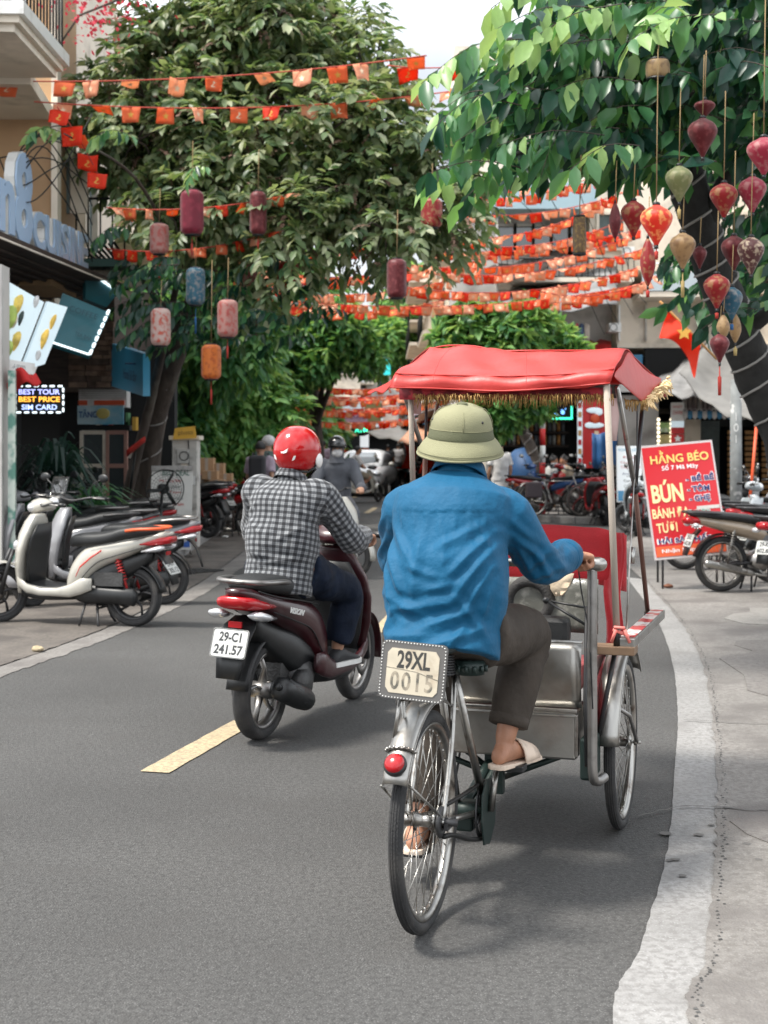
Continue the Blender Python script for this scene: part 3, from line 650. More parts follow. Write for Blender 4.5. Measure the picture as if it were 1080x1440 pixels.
def underbone(label, cpaint, loc=(0, 0, 0), rz=0, group=None, steer=0, lean=0, rad=.285, plate_t=None, seatm=M_SEAT, chrome=M_CHR, mirrors=True, name='motorbike', cat='motorbike', back_rack=False, front=True):
    t = thing(name, label, cat, loc, rz, group); t.rotation_euler = (0, lean, rz); L = 1.24; tw = .036
    wheel(t, 0, rad, tw, 'wire', 'rear_wheel', M_CHR, back=True); fw = wheel(t, 0, rad, tw * .9, 'wire', 'front_wheel', M_CHR)
    piv = Vector((0, L - .16, 0)); Ms = Matrix.Translation(piv) @ Matrix.Rotation(steer, 4, 'Z') @ Matrix.Translation(Vector((0, .16, 0))); fw.matrix_local = Ms; Mt = Ms @ Matrix.Translation(Vector((0, -L, 0)))
    b = MB(); b.loft(interp_rings([(-.34, .76, .03, .02), (-.26, .74, .08, .045), (-.08, .70, .105, .06), (.12, .66, .115, .08), (.3, .62, .11, .085), (.44, .57, .09, .07), (.5, .55, .05, .04)], 4, 16, 2.4)); b.build('side_cover', cpaint, t)
    fr = MB(); fr.tube(cr([(0, .48, .6), (0, .6, .47), (0, .8, .55), (0, .98, .82)], 5), [.05, .045, .05, .04], 10); fr.tube([(0, .5, .56), (0, .4, .3)], .03, 8); fr.build('frame', M_DST, t)
    if front:
        for s_ in (-1, 1):
            gr = []
            for z, y0, wd in ((.86, .94, .07), (.74, .93, .12), (.6, .92, .16), (.46, .90, .17), (.34, .86, .13), (.26, .8, .07)):
                gr.append([Vector((s_ * (.05 + wd * .45 * math.sin(u * 1.5) + .03), y0 - wd * u * 1.1 + .1 * (1 - u), z)) for u in np.linspace(0, 1, 6)])
            k = MB(); k.sheet(gr, .006); k.build('leg_shield', cpaint, t)
        fc = MB(); fc.loft([[Vector((hw * math.cos(a), yy + .05 * math.sin(a), z)) for a in [2 * math.pi * q / 14 for q in range(14)]] for z, yy, hw in ((.52, 1.04, .04), (.62, 1.03, .08), (.74, 1.0, .1), (.85, .97, .08), (.9, .95, .05))]); fc.build('front_cowl', cpaint, t)
    ck = MB(); ck.loft([se(y, z, hw, hh, 14, 2.4) for y, z, hw, hh in ((.86, 1.0, .03, .02), (.89, 1.01, .09, .045), (.94, 1.01, .12, .06), (1.0, 1.0, .11, .065), (1.06, .985, .05, .04))], M=Mt); ck.build('handlebar_cowl', cpaint, t)
    hm = MB(); hm.ell((0, 1.04, .99), (.085, .045, .055), 14, 9, M=Mt); hm.build('headlight', M_CLR_L, t)
    bar_ctrl(t, .94, 1.01, steer, mirrors=mirrors)
    fk = MB()
    for s_ in (-1, 1): fk.tube([(s_ * .075, L, rad), (s_ * .075, L - .12, .55), (s_ * .06, L - .2, .8)], [.022, .018, .016], 8, M=Mt)
    fk.build('fork', M_ALU, t)
    for nm, yy, a0, a1, mm in (('front_fender', L, R(20), R(160), cpaint), ('rear_fender', 0, R(35), R(165), M_BLK)):
        gr = [[Vector((x, yy + math.cos(a) * (rad + .03 - 4 * x * x), rad + math.sin(a) * (rad + .03 - 4 * x * x))) for x in np.linspace(-.055, .055, 5)] for a in np.linspace(a0, a1, 12)]
        MB().sheet(gr, .004, M=Mt if yy else None).build(nm, mm, t)
    mf = MB(); mf.sheet([[Vector((x, y, z)) for x in (-w_, 0, w_)] for y, z, w_ in ((-.24, .64, .06), (-.33, .55, .075), (-.37, .46, .07), (-.4, .38, .06))], .008); mf.build('mudflap', M_BLK, t)
    st = MB(); st.loft([se(y, z, hw, hh, 16, 3) for y, z, hw, hh in ((-.36, .80, .05, .015), (-.32, .80, .09, .03), (-.1, .79, .12, .04), (.1, .77, .125, .045), (.3, .745, .12, .045), (.45, .73, .1, .04), (.55, .71, .05, .025))]); st.build('seat', seatm, t, sub=1)
    gb = MB(); gb.tube(cr([(.1, -.05, .80), (.13, -.2, .815), (.1, -.37, .82), (0, -.4, .82), (-.1, -.37, .82), (-.13, -.2, .815), (-.1, -.05, .80)], 5), .012, 8); gb.build('grab_rail', M_DST, t)
    tl = MB(); tl.loft([se(y, z, hw, hh, 12, 2.6) for y, z, hw, hh in ((-.42, .735, .04, .02), (-.39, .735, .075, .04), (-.3, .735, .085, .045), (-.22, .73, .07, .03))]); tl.build('tail_light', M_RED_L, t)
    for s_ in (-1, 1):
        il = MB(); il.ell((s_ * .11, -.33, .69), (.05, .035, .025), 10, 7); il.build('indicator', M_CLR_L, t)
    en = MB(); en.ell((0, .42, .33), (.1, .14, .11), 14, 9); en.cyl((-.1, .38, .32), (.12, .38, .32), .09, 18); en.tube([(0, .5, .36), (0, .66, .38)], [.06, .05], 12)
    for k in range(6): en.box((0, .54 + k * .022, .37), (.14, .007, .12))
    en.build('engine', M_ALU, t)
    ex = MB(); ex.tube(cr([(.04, .62, .34), (.09, .66, .24), (.11, .5, .17), (.125, .3, .19)], 5), .014, 8); ex.tube([(.125, .3, .19), (.13, .25, .20), (.14, .0, .26), (.15, -.22, .31), (.15, -.25, .318)], [.02, .036, .042, .04, .02], 14); exo = ex.build('exhaust', chrome, t)
    MB().box((.178, .02, .27), (.006, .26, .05), rot=Matrix.Rotation(R(-13), 3, 'X')).build('heat_shield', M_ALU, exo)
    sw = MB()
    for s_ in (-1, 1): sw.tube([(s_ * .08, 0, rad), (s_ * .08, .35, .3)], .016, 8)
    sw.build('swing_arm', M_DST, t)
    for s_ in (-1, 1):
        sh = MB(); a, b2 = Vector((s_ * .1, .02, .3)), Vector((s_ * .1, .1, .66)); sh.cyl(a, b2, .01, 8)
        for k in range(9): sh.ring(a.lerp(b2, .3 + k * .07), b2 - a, .022, .005, 12, 5)
        sh.build('shock_absorber', M_CHR, t)
    sd_ = MB()
    for s_ in (-1, 1): sd_.tube([(s_ * .07, .3, .2), (s_ * .13, .27, .012)], .011, 6)
    sd_.tube([(-.1, .45, .2), (-.22, .47, .02)], .01, 6); sd_.tube([(-.2, .5, .25), (.2, .5, .25)], .012, 6); sd_.build('stand', M_DST, t)
    if plate_t: plate(t, (0, -.355, .53), R(20), plate_t)
    return t
def tree_of_thing(o):
    by = {}
    for c in bpy.data.objects:
        if c.parent: by.setdefault(c.parent.name, []).append(c)
    def rec(x): return (x, [rec(c) for c in by.get(x.name, [])])
    return rec(o)
# ------------------------------------------------------------------ people
def unit(v): v = Vector(v); return v / v.length
def wav(co, scale, amp, seed, n=7, stretch=(1, 1, .6)):
    r = np.random.default_rng(seed); d = np.zeros(len(co))
    for _ in range(n):
        k = r.normal(size=3) * np.array(stretch); k /= np.linalg.norm(k); k *= scale * r.uniform(.6, 1.5)
        x = co @ k + r.uniform(0, 6.28); x += .8 * np.sin(co @ (r.normal(size=3) * scale * .35) + r.uniform(0, 6))
        d += np.sin(x)
    return amp * d / math.sqrt(n)
def torso_rings(J, infl=0.0, hem=0.0, wst=1.0, n=28, hunch=.03, top=True, hemflare=1.0, hemdrop=0.0):
    pel, nb = Vector(J['pel']), Vector(J['neck']); sr, sl = Vector(J['shR']), Vector(J['shL']); hr, hl = Vector(J['hipR']), Vector(J['hipL'])
    axs = unit(sr - sl); axh = unit(hr - hl); upv = unit(nb - pel); sc = J.get('sc', 1.0); rings = []
    prof = [(-.22 - hem, .150 * hemflare, .118 * hemflare), (-.10, .158, .122), (.02, .155, .120), (.18, .142 * wst, .108 * wst), (.36, .142 * wst, .106 * wst), (.55, .158, .112), (.72, .172, .115), (.84, .172, .108), (.91, .150, .096), (.965, .105, .080)]
    prof += [(1.02, .072, .062), (1.08, .056, .056)] if top else [(1.005, .08, .072)]
    Ln = (nb - pel).length
    for t, hw, hd in prof:
        ax = unit(axh.lerp(axs, min(max(t, 0), 1))); fw = unit(upv.cross(ax)); c = pel + upv * (t * Ln) - fw * (hunch * math.sin(math.pi * min(max(t, 0), 1)))
        hw = hw * sc + infl * (1 if t < .9 else .55); hd = hd * sc + infl * (1 if t < .9 else .5)
        rings.append([c + ax * (hw * math.copysign(abs(math.cos(a)) ** .86, math.cos(a))) + fw * (hd * math.copysign(abs(math.sin(a)) ** .9, math.sin(a))) for a in [2 * math.pi * k / n for k in range(n)]])
    return rings
def hand(mb, w_, d, nrm, side, curl=.5, sc=1.0, fr=.0088):
    """palm, four unequal bent fingers and a thumb; nrm = where the palm faces, side = towards the thumb"""
    w_ = Vector(w_); d = unit(d); nrm = unit(Vector(nrm) - d * Vector(nrm).dot(d)); u = d.cross(nrm).normalized()
    if u.dot(Vector(side)) < 0: u = -u
    pal = []
    for t, hw, th in ((-.015, .024, .019), (.01, .028, .018), (.045, .038, .016), (.078, .041, .0145), (.092, .038, .012)):
        c = w_ + d * t * sc; pal.append([c + u * (hw * sc * math.cos(a)) + nrm * (th * sc * math.sin(a)) for a in [2 * math.pi * k / 12 for k in range(12)]])
    mb.loft(pal)
    for off, ln, k in ((.029, .95, 0), (.010, 1.08, 1), (-.010, 1.0, 2), (-.029, .8, 3)):
        p = w_ + (d * .08 + u * off) * sc; dr = (d + u * off * 2).normalized(); pts = [p - dr * .012, p]; a = 0
        for L_, cc in ((.044, .8), (.028, 1.1), (.021, .8)):
            a += cc * curl; q = dr * math.cos(a) + nrm * math.sin(a); p = p + q * L_ * ln * sc; pts.append(p)
        mb.tube(pts, [fr * 1.1, fr * 1.08, fr, fr * .92, fr * .8], 8, round_ends=True)
    p = w_ + (d * .02 + u * .024) * sc; pts = [p]
    for L_, dd in ((.038, d * .65 + u * .7 + nrm * .35), (.03, d * .75 + u * .25 + nrm * (.4 + curl * .5)), (.024, d * .6 + nrm * (.5 + curl))):
        p = p + unit(dd) * L_ * sc; pts.append(p)
    mb.tube(pts, [.014 * sc, .012 * sc, .0105 * sc, .0085 * sc], 8, round_ends=True)
def foot(mb, an, toe_dir, z0=None, sc=1.0, drop=.085, fat=1.0):
    an = Vector(an); f = Vector((toe_dir[0], toe_dir[1], 0)).normalized(); s_ = Vector((f.y, -f.x, 0)); b = Vector((toe_dir[0], toe_dir[1], toe_dir[2] if len(toe_dir) > 2 else 0)).normalized(); up = s_.cross(b).normalized()
    if up.z < 0: up = -up
    base = an - up * drop * sc; rg = []
    for t, hw, h_ in ((-.062, .018, .03), (-.05, .03, .055), (-.02, .034, .085), (.02, .035, .088), (.06, .037, .07), (.10, .043, .052), (.14, .047, .038), (.175, .042, .028), (.198, .022, .016)):
        c = base + b * t * sc; hw *= fat; rg.append([c + s_ * (hw * sc * math.cos(a)) + up * (h_ * .5 * sc * (1 + math.sin(a))) for a in [2 * math.pi * k / 14 for k in range(14)]])
    mb.loft(rg); return base, b, s_, up
def head(mb, c, fwd, up, sc=1.0):
    c = Vector(c); f = unit(fwd); up = unit(Vector(up) - f * Vector(up).dot(f)); r = f.cross(up)
    M3 = Matrix((r, f, up)).transposed()
    def E(p, q): mb.ell(c + M3 @ (Vector(p) * sc), tuple(x * sc for x in q), 16, 11, rot=M3)
    E((0, -.008, .028), (.074, .092, .088)); E((0, .022, -.035), (.056, .066, .078)); E((0, .048, -.085), (.03, .034, .028))
    E((0, .088, -.012), (.012, .018, .026)); E((0, .097, -.03), (.016, .013, .011)); E((0, .08, -.062), (.024, .012, .010)); E((0, .076, .024), (.05, .016, .010))
    for s_ in (-1, 1): E((s_ * .074, -.004, -.012), (.009, .02, .03)); E((s_ * .045, .062, -.02), (.02, .02, .02))
    return M3
def eyes(parent, c, M3, sc=1.0):
    for s_ in (-1, 1):
        e = MB(); e.ell(Vector(c) + M3 @ (Vector((s_ * .031, .083, .002)) * sc), (.012 * sc, .007 * sc, .006 * sc), 8, 6, rot=M3); e.build('eye', M_HAIR, parent)
def hair(parent, c, M3, sc=1.0, m=None, long=False):
    h = MB(); rg = []
    for ph in np.linspace(-.35, 1.5, 9):
        ring = []
        for k in range(20):
            a = 2 * math.pi * k / 20; front = max(0, math.sin(a)); p2 = max(ph, .38 * front ** .7 + (-.35 if front == 0 else 0)) if ph < .4 else ph
            ring.append(Vector(c) + M3 @ Vector((.083 * math.cos(p2) * math.cos(a), -.01 + .101 * math.cos(p2) * math.sin(a), .028 + .098 * math.sin(p2))) * sc if sc == 1 else Vector(c) + M3 @ (Vector((.083 * math.cos(p2) * math.cos(a), -.01 + .101 * math.cos(p2) * math.sin(a), .028 + .098 * math.sin(p2))) * sc))
        rg.append(ring)
    h.loft(rg); return h.build('hair', m or M_HAIR, parent)

def body(t, J, skin, voxel=.012, curl=(.9, .9), fr=.0088, handn=None, feet=True):
    mb = MB(); mb.loft(torso_rings(J, -.024, min(0, J.get('drop', 0)) * 2))
    f = unit(J.get('face', (0, 1, 0))); c = Vector(J['head']); nb = Vector(J['neck'])
    mb.tube([nb - Vector((0, 0, .06)), nb + (c - nb) * .35, c - Vector((0, 0, .03))], [.062, .053, .055], 14)
    M3 = head(mb, c, f, J.get('hup', (0, 0, 1)))
    for s_ in 'LR':
        sh, el, wr = Vector(J['sh' + s_]), Vector(J['el' + s_]), Vector(J['wr' + s_])
        mb.tube([sh, sh.lerp(el, .5), el], [.052, .046, .037], 14, round_ends=True); mb.tube([el, el.lerp(wr, .3), wr], [.038, .040, .026], 14, round_ends=True)
        hd = Vector(J['hd' + s_]) if 'hd' + s_ in J else (wr - el); hn = J.get('hn' + s_, (0, 0, -1)); hs_ = J.get('ht' + s_, (-1 if s_ == 'R' else 1, 0, 0))
        hand(mb, wr, hd, hn, hs_, curl[0 if s_ == 'L' else 1], fr=fr)
        hp, kn, an = Vector(J['hip' + s_]), Vector(J['kn' + s_]), Vector(J['an' + s_])
        mb.tube([hp, hp.lerp(kn, .5), kn], [.084, .07, .052], 16, round_ends=True); mb.tube([kn, kn.lerp(an, .3), an], [.052, .054, .034], 14, round_ends=True)
        foot(mb, an, J.get('toe' + s_, (0, 1, 0)), sc=.95)
    me = fuse(mb, voxel, 3); o = linkmesh('body', me, skin, t); eyes(t, c, M3); return o, M3
def shirt(t, J, m, voxel=.012, infl=.022, sleeve='long', cr_=None, hem=.0, seed=1, wamp=.004, wscale=38, name='shirt', hunch=.03, wst=1.12, collar=True, disp2=None, hemflare=1.0, slv=.017):
    mb = MB(); mb.loft(torso_rings(J, infl, hem, wst, top=False, hunch=hunch, hemflare=hemflare))
    for s_ in 'LR':
        sh, el, wr = Vector(J['sh' + s_]), Vector(J['el' + s_]), Vector(J['wr' + s_]); a = slv
        nb = Vector(J['neck']); ins = sh.lerp(nb, .35)
        if sleeve == 'long':
            p = cr([ins, sh, sh.lerp(el, .5), el, el.lerp(wr, .5), el.lerp(wr, .93)], 4); mb.tube(p, [.06, .066 + a, .058 + a, .052 + a, .046 + a, .040 + a], 20, round_ends=True)
        else:
            mb.tube([ins, sh, sh.lerp(el, .45), sh.lerp(el, .8)], [.06, .063 + a, .058 + a, .06 + a], 18, round_ends=False)
    def dsp(co, no):
        d = wav(co, wscale, wamp, seed) + wav(co, wscale * 2.3, wamp * .35, seed + 5)
        co = co + no * d[:, None]
        if cr_: co = creases(cr_)(co, no)
        if disp2: co = disp2(co, no)
        return co
    o = linkmesh(name, fuse(mb, voxel, 5, dsp), m, t)
    if collar:
        nb = Vector(J['neck']); up = unit(Vector(J['head']) - nb); f = unit(J.get('face', (0, 1, 0))); f = unit(f - up * f.dot(up)); r = f.cross(up); gr = []
        for h_, rr in ((-.03, .078), (-.01, .074), (.022, .071), (.040, .072), (.038, .079), (.012, .088), (-.008, .094)):
            gr.append([nb + up * (h_ + .014 * math.sin(a) * -1) + r * (rr * math.cos(a)) + f * (rr * 1.02 * math.sin(a)) for a in np.linspace(R(-245), R(65), 30)])
        c_ = MB(); c_.sheet(gr, .004); c_.build('collar', m, o)
    return o
def trousers(t, J, m, voxel=.012, infl=.018, short=False, seed=3, wamp=.004, cuff=.0, cr_=None, name='trousers', length=.93, wd=1.0):
    mb = MB(); pr = torso_rings(J, infl * .8 - .022, J.get('drop', .12), 1.0, top=False)[:4]; mb.loft(pr)
    for s_ in 'LR':
        hp, kn, an = Vector(J['hip' + s_]), Vector(J['kn' + s_]), Vector(J['an' + s_])
        if short:
            mb.tube([hp, hp.lerp(kn, .5), hp.lerp(kn, .95)], [.095 + infl, .085 + infl, .078 + infl], 20)
        else:
            mb.tube(cr([hp, hp.lerp(kn, .5), kn, kn.lerp(an, .45), kn.lerp(an, length)], 5), [(.090 + infl) * wd, (.078 + infl) * wd, (.060 + infl) * wd, (.056 + infl) * wd, (.048 + infl) * wd], 22, round_ends=False)
            mb.ell(kn, (.062 + infl) * wd, 14, 9)
    def dsp(co, no):
        co = co + no * (wav(co, 36, wamp, seed) + wav(co, 80, wamp * .35, seed + 2))[:, None]
        if cr_: co = creases(cr_)(co, no)
        return co
    return linkmesh(name, fuse(mb, voxel, 4, dsp), m, t)
def shoe(t, an, toe, m, sole=None, sc=1.08, name='shoe'):
    mb = MB(); base, b, s_, up = foot(mb, an, toe, sc=sc, drop=.088 / sc * .98, fat=1.08)
    o = mb.build(name, m, t)
    if sole:
        sm = MB(); rg = []
        for tt, hw in ((-.066, .012), (-.055, .03), (0, .036), (.07, .041), (.13, .05), (.18, .045), (.205, .02)):
            c = base + b * tt * sc; rg.append([c + s_ * (hw * sc * 1.1 * x) + up * y for x, y in ((-1, -.012), (1, -.012), (1, .014), (-1, .014))])
        sm.loft(rg, sm=False); sm.build('sole', sole, o)
    return o

def stand_pose(h=1.65, walk=0.0, arm=.1, face=(0, 1, 0)):
    k = h / 1.7
    def v(x, y, z): return Vector((x * k, y * k, z * k))
    J = dict(pel=v(0, 0, .93), neck=v(0, .01, 1.44), head=v(0, .03, 1.575), shR=v(.175, 0, 1.39), shL=v(-.175, 0, 1.39), hipR=v(.09, 0, .90), hipL=v(-.09, 0, .90),
             elR=v(.23, -.03 - arm * .5, 1.11), wrR=v(.24, .04 + arm * .3, .87), elL=v(-.23, -.03 + arm * .5, 1.11), wrL=v(-.24, .06 + arm, .88),
             knR=v(.1, .04 + walk, .49), anR=v(.1, -.02 + walk * .6, .09), knL=v(-.1, .03 - walk * .3, .49), anL=v(-.1, -.03 - walk * 1.5, .09), face=face, sc=k,
             hnR=(-1, 0, 0), hnL=(1, 0, 0), htR=(0, 1, 0), htL=(0, 1, 0))
    return J
def ride_pose(seat_y=.2, seat_z=.80, grip=(.30, .74, .985), lean=.06, foot_z=.31, foot_y=.62, hw=.18, knee_w=.17, face=(0, 1, 0), hd=0):
    z = seat_z
    J = dict(pel=V(0, seat_y, z + .07), neck=V(0, seat_y + lean + .02, z + .55), head=V(0, seat_y + lean + .06, z + .685), shR=V(hw, seat_y + lean, z + .49), shL=V(-hw, seat_y + lean, z + .49),
             hipR=V(.1, seat_y + .02, z + .05), hipL=V(-.1, seat_y + .02, z + .05), elR=V(hw + .1, seat_y + lean + .17, z + .22), elL=V(-hw - .1, seat_y + lean + .17, z + .22),
             wrR=V(grip[0] - .01, grip[1] - .075, grip[2] + .03), wrL=V(-grip[0] + .01, grip[1] - .075, grip[2] + .03), knR=V(knee_w, seat_y + .43, z - .08), knL=V(-knee_w, seat_y + .43, z - .08),
             anR=V(.15, foot_y, foot_z + .09), anL=V(-.15, foot_y, foot_z + .09), hdR=(.0, 1, -.1), hdL=(.0, 1, -.1), face=face)
    return J
def simple_person(label, J, loc, rz, top, bottom, skin=M_SKIN, sleeve='short', short=False, shoes=None, group=None, voxel=.016, hairm=M_HAIR, curl=(.5, .5), cap=None, collar=False):
    t = thing('person', label, 'person', loc, rz, group)
    o, M3 = body(t, J, skin, voxel, curl, fr=.0105)
    if hairm: hair(t, J['head'], M3, 1.02, hairm)
    shirt(t, J, top, voxel, .022, sleeve, seed=hash(label) % 97 if False else len(label), wamp=.005, wscale=26, collar=collar)
    trousers(t, J, bottom, voxel, .016, short, seed=len(label) + 3, name='shorts' if short else 'trousers')
    for s_ in 'LR': shoe(t, J['an' + s_], J.get('toe' + s_, (0, 1, 0)), shoes or M_BLK)
    return t, M3

def plaid_mat(name, base, dark, mid, sc=1.0):
    m = bpy.data.materials.new(name); m.use_nodes = True; n = m.node_tree; b = n.nodes['Principled BSDF']; L = n.links.new
    b.inputs['Roughness'].default_value = .85; b.inputs['Sheen Weight'].default_value = .15
    at = n.nodes.new('ShaderNodeUVMap'); at.uv_map = 'cloth'; sp = n.nodes.new('ShaderNodeSeparateXYZ'); L(at.outputs['UV'], sp.inputs[0])
    def mth(op, a, b_=None, c=None):
        x = n.nodes.new('ShaderNodeMath'); x.operation = op
        for i, v in enumerate((a, b_, c)):
            if v is None: continue
            if isinstance(v, bpy.types.NodeSocket): L(v, x.inputs[i])
            else: x.inputs[i].default_value = v
        return x.outputs[0]
    def band(s_, per, lo, hi): f = mth('FRACT', mth('MULTIPLY', s_, 1 / per)); return mth('MULTIPLY', mth('GREATER_THAN', f, lo), mth('LESS_THAN', f, hi))
    per = .0295 * sc; bx_ = mth('MAXIMUM', band(sp.outputs[0], per, 0, .5), mth('MULTIPLY', band(sp.outputs[0], per, .72, .77), .5)); by = mth('MAXIMUM', band(sp.outputs[1], per, 0, .5), mth('MULTIPLY', band(sp.outputs[1], per, .72, .77), .5))
    f = mth('MULTIPLY', mth('ADD', bx_, by), .5)
    r = n.nodes.new('ShaderNodeValToRGB'); r.color_ramp.interpolation = 'LINEAR'
    r.color_ramp.elements[0].color = (*base, 1); r.color_ramp.elements[1].color = (*dark, 1); e = r.color_ramp.elements.new(.5); e.color = (*mid, 1)
    L(f, r.inputs['Fac'])
    th = n.nodes.new('ShaderNodeTexNoise'); th.inputs['Scale'].default_value = 400; L(n.nodes.new('ShaderNodeTexCoord').outputs['Object'], th.inputs['Vector'])
    bp = n.nodes.new('ShaderNodeBump'); bp.inputs['Strength'].default_value = .3; bp.inputs['Distance'].default_value = .003; L(th.outputs['Fac'], bp.inputs['Height']); L(bp.outputs['Normal'], b.inputs['Normal'])
    L(r.outputs['Color'], b.inputs['Base Color']); return m
def cloth_uv(o, J):
    """woven-pattern coordinates: body panel by angle, each sleeve along its own arm"""
    me = o.data; n = len(me.vertices); co = np.empty(n * 3, dtype=np.float32); me.vertices.foreach_get('co', co); co = co.reshape(-1, 3).astype(float)
    bd = [('L', 'sh', 'el'), ('L', 'el', 'wr'), ('R', 'sh', 'el'), ('R', 'el', 'wr')]; D = []; UVs = []
    pel, nb = np.array(J['pel']), np.array(J['neck'])
    ax = np.array(unit(Vector(J['shR']) - Vector(J['shL']))); up = nb - pel; up /= np.linalg.norm(up); fw = np.cross(up, ax)
    rel = co - (pel + .0 * fw); x = rel @ ax; y = rel @ fw; z = rel @ up
    d0 = np.sqrt(np.maximum(np.abs(x) - .14, 0) ** 2); D.append(d0 + .0); a = np.arctan2(x, -(y - .02)); UVs.append(np.stack([a * .155, z], 1))
    for s_, p, q in bd:
        A, B = np.array(J[p + s_]), np.array(J[q + s_]); d, t = seg_dist(co, A, B); D.append(d + (.012 if p == 'sh' else .0) + np.where(t <= 0.001, .08, 0)); w_ = (B - A) / np.linalg.norm(B - A)
        u = np.cross(w_, [0, 0, 1.0]); u /= np.linalg.norm(u); v = np.cross(w_, u); r_ = co - A; off = 0 if p == 'sh' else np.linalg.norm(np.array(J['el' + s_]) - np.array(J['sh' + s_]))
        UVs.append(np.stack([np.arctan2(r_ @ v, r_ @ u) * .065, r_ @ w_ + off], 1))
    # per face choice
    nl = len(me.loops); lv = np.empty(nl, dtype=np.int32); me.loops.foreach_get('vertex_index', lv)
    ls = np.empty(len(me.polygons), dtype=np.int32); lt = ls.copy(); me.polygons.foreach_get('loop_start', ls); me.polygons.foreach_get('loop_total', lt)
    Dm = np.stack(D, 0); best = np.zeros(nl, dtype=int); uv = np.zeros((nl, 2)); US = np.stack(UVs, 0)
    fc = np.repeat(np.arange(len(ls)), lt); first = lv[ls]; bf = np.argmin(Dm[:, first], 0); bl = bf[fc]; uv = US[bl, lv]
    # unwrap angle seams
    ref = US[bf, first][fc]; per = np.where(bl == 0, 2 * math.pi * .155, 2 * math.pi * .065); dd = uv[:, 0] - ref[:, 0]
    uv[:, 0] -= np.round(dd / per) * per
    l = me.uv_layers.new(name='cloth'); l.data.foreach_set('uv', uv.astype(np.float32).ravel() + 5.0)
# ------------------------------------------------------------------ plaid rider on the maroon scooter
HR = R(21.0)
SC_LOC = (-.627, 7.15, 0); LEAN = .045
M_MAR = paint('maroon_paint', (.038, .007, .010), .3, coat=.3)
scoot = scooter('maroon scooter ridden by the person in the plaid shirt, left of the road centre', M_MAR, loc=SC_LOC, rz=-HR, lean=LEAN, plate_t=['29-C1', '241.57'], wordmark='VISION', stand=False, mirrors=False, steer=.02)
t = thing('person', 'person in a black and white plaid shirt and red helmet riding the maroon scooter', 'person', SC_LOC, -HR); t.rotation_euler = (0, LEAN, -HR)
J = dict(pel=V(0, .17, .86), neck=V(.0, .255, 1.29), head=V(0.01, .30, 1.425), shR=V(.172, .23, 1.235), shL=V(-.172, .23, 1.235), hipR=V(.1, .20, .85), hipL=V(-.1, .20, .85),
         elR=V(.285, .43, 1.0), elL=V(-.285, .43, 1.0), wrR=V(.255, .66, 1.005), wrL=V(-.255, .66, 1.005), knR=V(.185, .63, .70), knL=V(-.185, .63, .70), anR=V(.155, .60, .40), anL=V(-.155, .60, .40),
         hdR=(.05, 1, -.05), hdL=(-.05, 1, -.05), face=(.08, 1, -.02), sc=.98)
o, M3 = body(t, J, M_SKIN, .008, (1.25, 1.25))
M_PLAID = plaid_mat('plaid_cloth', (.23, .24, .25), (.010, .011, .014), (.065, .07, .078))
crs = [((.01, .99), (.17, 1.08), .016, .008), ((-.03, 1.02), (-.17, 1.1), .016, .008), ((-.15, .94), (.12, .90), .018, .009), ((-.1, .87), (.16, .92), .014, .008), ((-.16, .82), (.1, .84), .016, .007),
       ((.1, 1.19), (.22, 1.08), .013, .007), ((-.1, 1.19), (-.22, 1.08), .013, .007), ((.2, 1.14), (.31, 1.06), .012, .007), ((.2, 1.09), (.31, 1.0), .012, .007), ((.24, 1.03), (.26, .94), .011, .007), ((-.2, 1.1), (-.31, 1.0), .012, .007), ((.03, 1.22), (-.02, .98), .022, .006), ((.1, 1.08), (.14, .88), .016, .006)]
sh = shirt(t, J, M_PLAID, .009, .03, 'long', crs, hem=.10, seed=4, wamp=.0045, wscale=30, collar=True, wst=1.2, slv=.02, hemflare=1.02); cloth_uv(sh, J)
for c in bpy.data.objects:
    if c.parent == sh:
        u = c.data.uv_layers.new(name='cloth'); lv = [c.data.vertices[l.vertex_index].co for l in c.data.loops]; nb = Vector(J['neck'])
        u.data.foreach_set('uv', [x for p in lv for x in (math.atan2((p - nb).x, -(p - nb).y) * .08 + 5, p.z + 5)])
M_NAVY = mat('navy_trousers', (.006, .011, .024), .8, var=.25, vscale=12, bump=.5, bscale=34, spec=.2)
trousers(t, J, M_NAVY, .010, .026, seed=8, wamp=.005, length=.9, cr_=[((.2, .45, .8), (.12, .5, .72), .015, .006), ((.22, .5, .74), (.2, .66, .68), .015, .007), ((.24, .6, .6), (.12, .66, .56), .014, .006), ((.22, .62, .5), (.14, .58, .47), .014, .006)])
for s_ in 'LR': shoe(t, J['an' + s_], (.08 if s_ == 'R' else -.08, 1, 0), mat('dark_trainer', (.02, .021, .024), .6), M_WHT)
M_HELM = mat('red_helmet_gloss', (.42, .004, .006), .16, coat=.6, spec=.4)
hm = MB(); hc = Vector(J['head']) + V(0, -.008, .03); rg = []
for ph in np.linspace(R(-58), R(88), 15):
    ring = []
    for k in range(36):
        a = 2 * math.pi * k / 36; fr_ = max(0, math.sin(a)); p2 = max(ph, R(-58) + R(62) * fr_ ** .6) if ph < R(5) else ph
        ring.append(hc + M3 @ Vector((.122 * math.cos(p2 * .93) * math.cos(a), .141 * math.cos(p2 * .93) * math.sin(a), .128 * math.sin(p2))))
    rg.append(ring)
hm.loft(rg, caps=True); he = hm.build('helmet', M_HELM, t, sub=1)
rb = MB(); rb.tube([q for q in rg[0]], .007, 6, loop=True); rb.build('rim_trim', M_BLK, he)
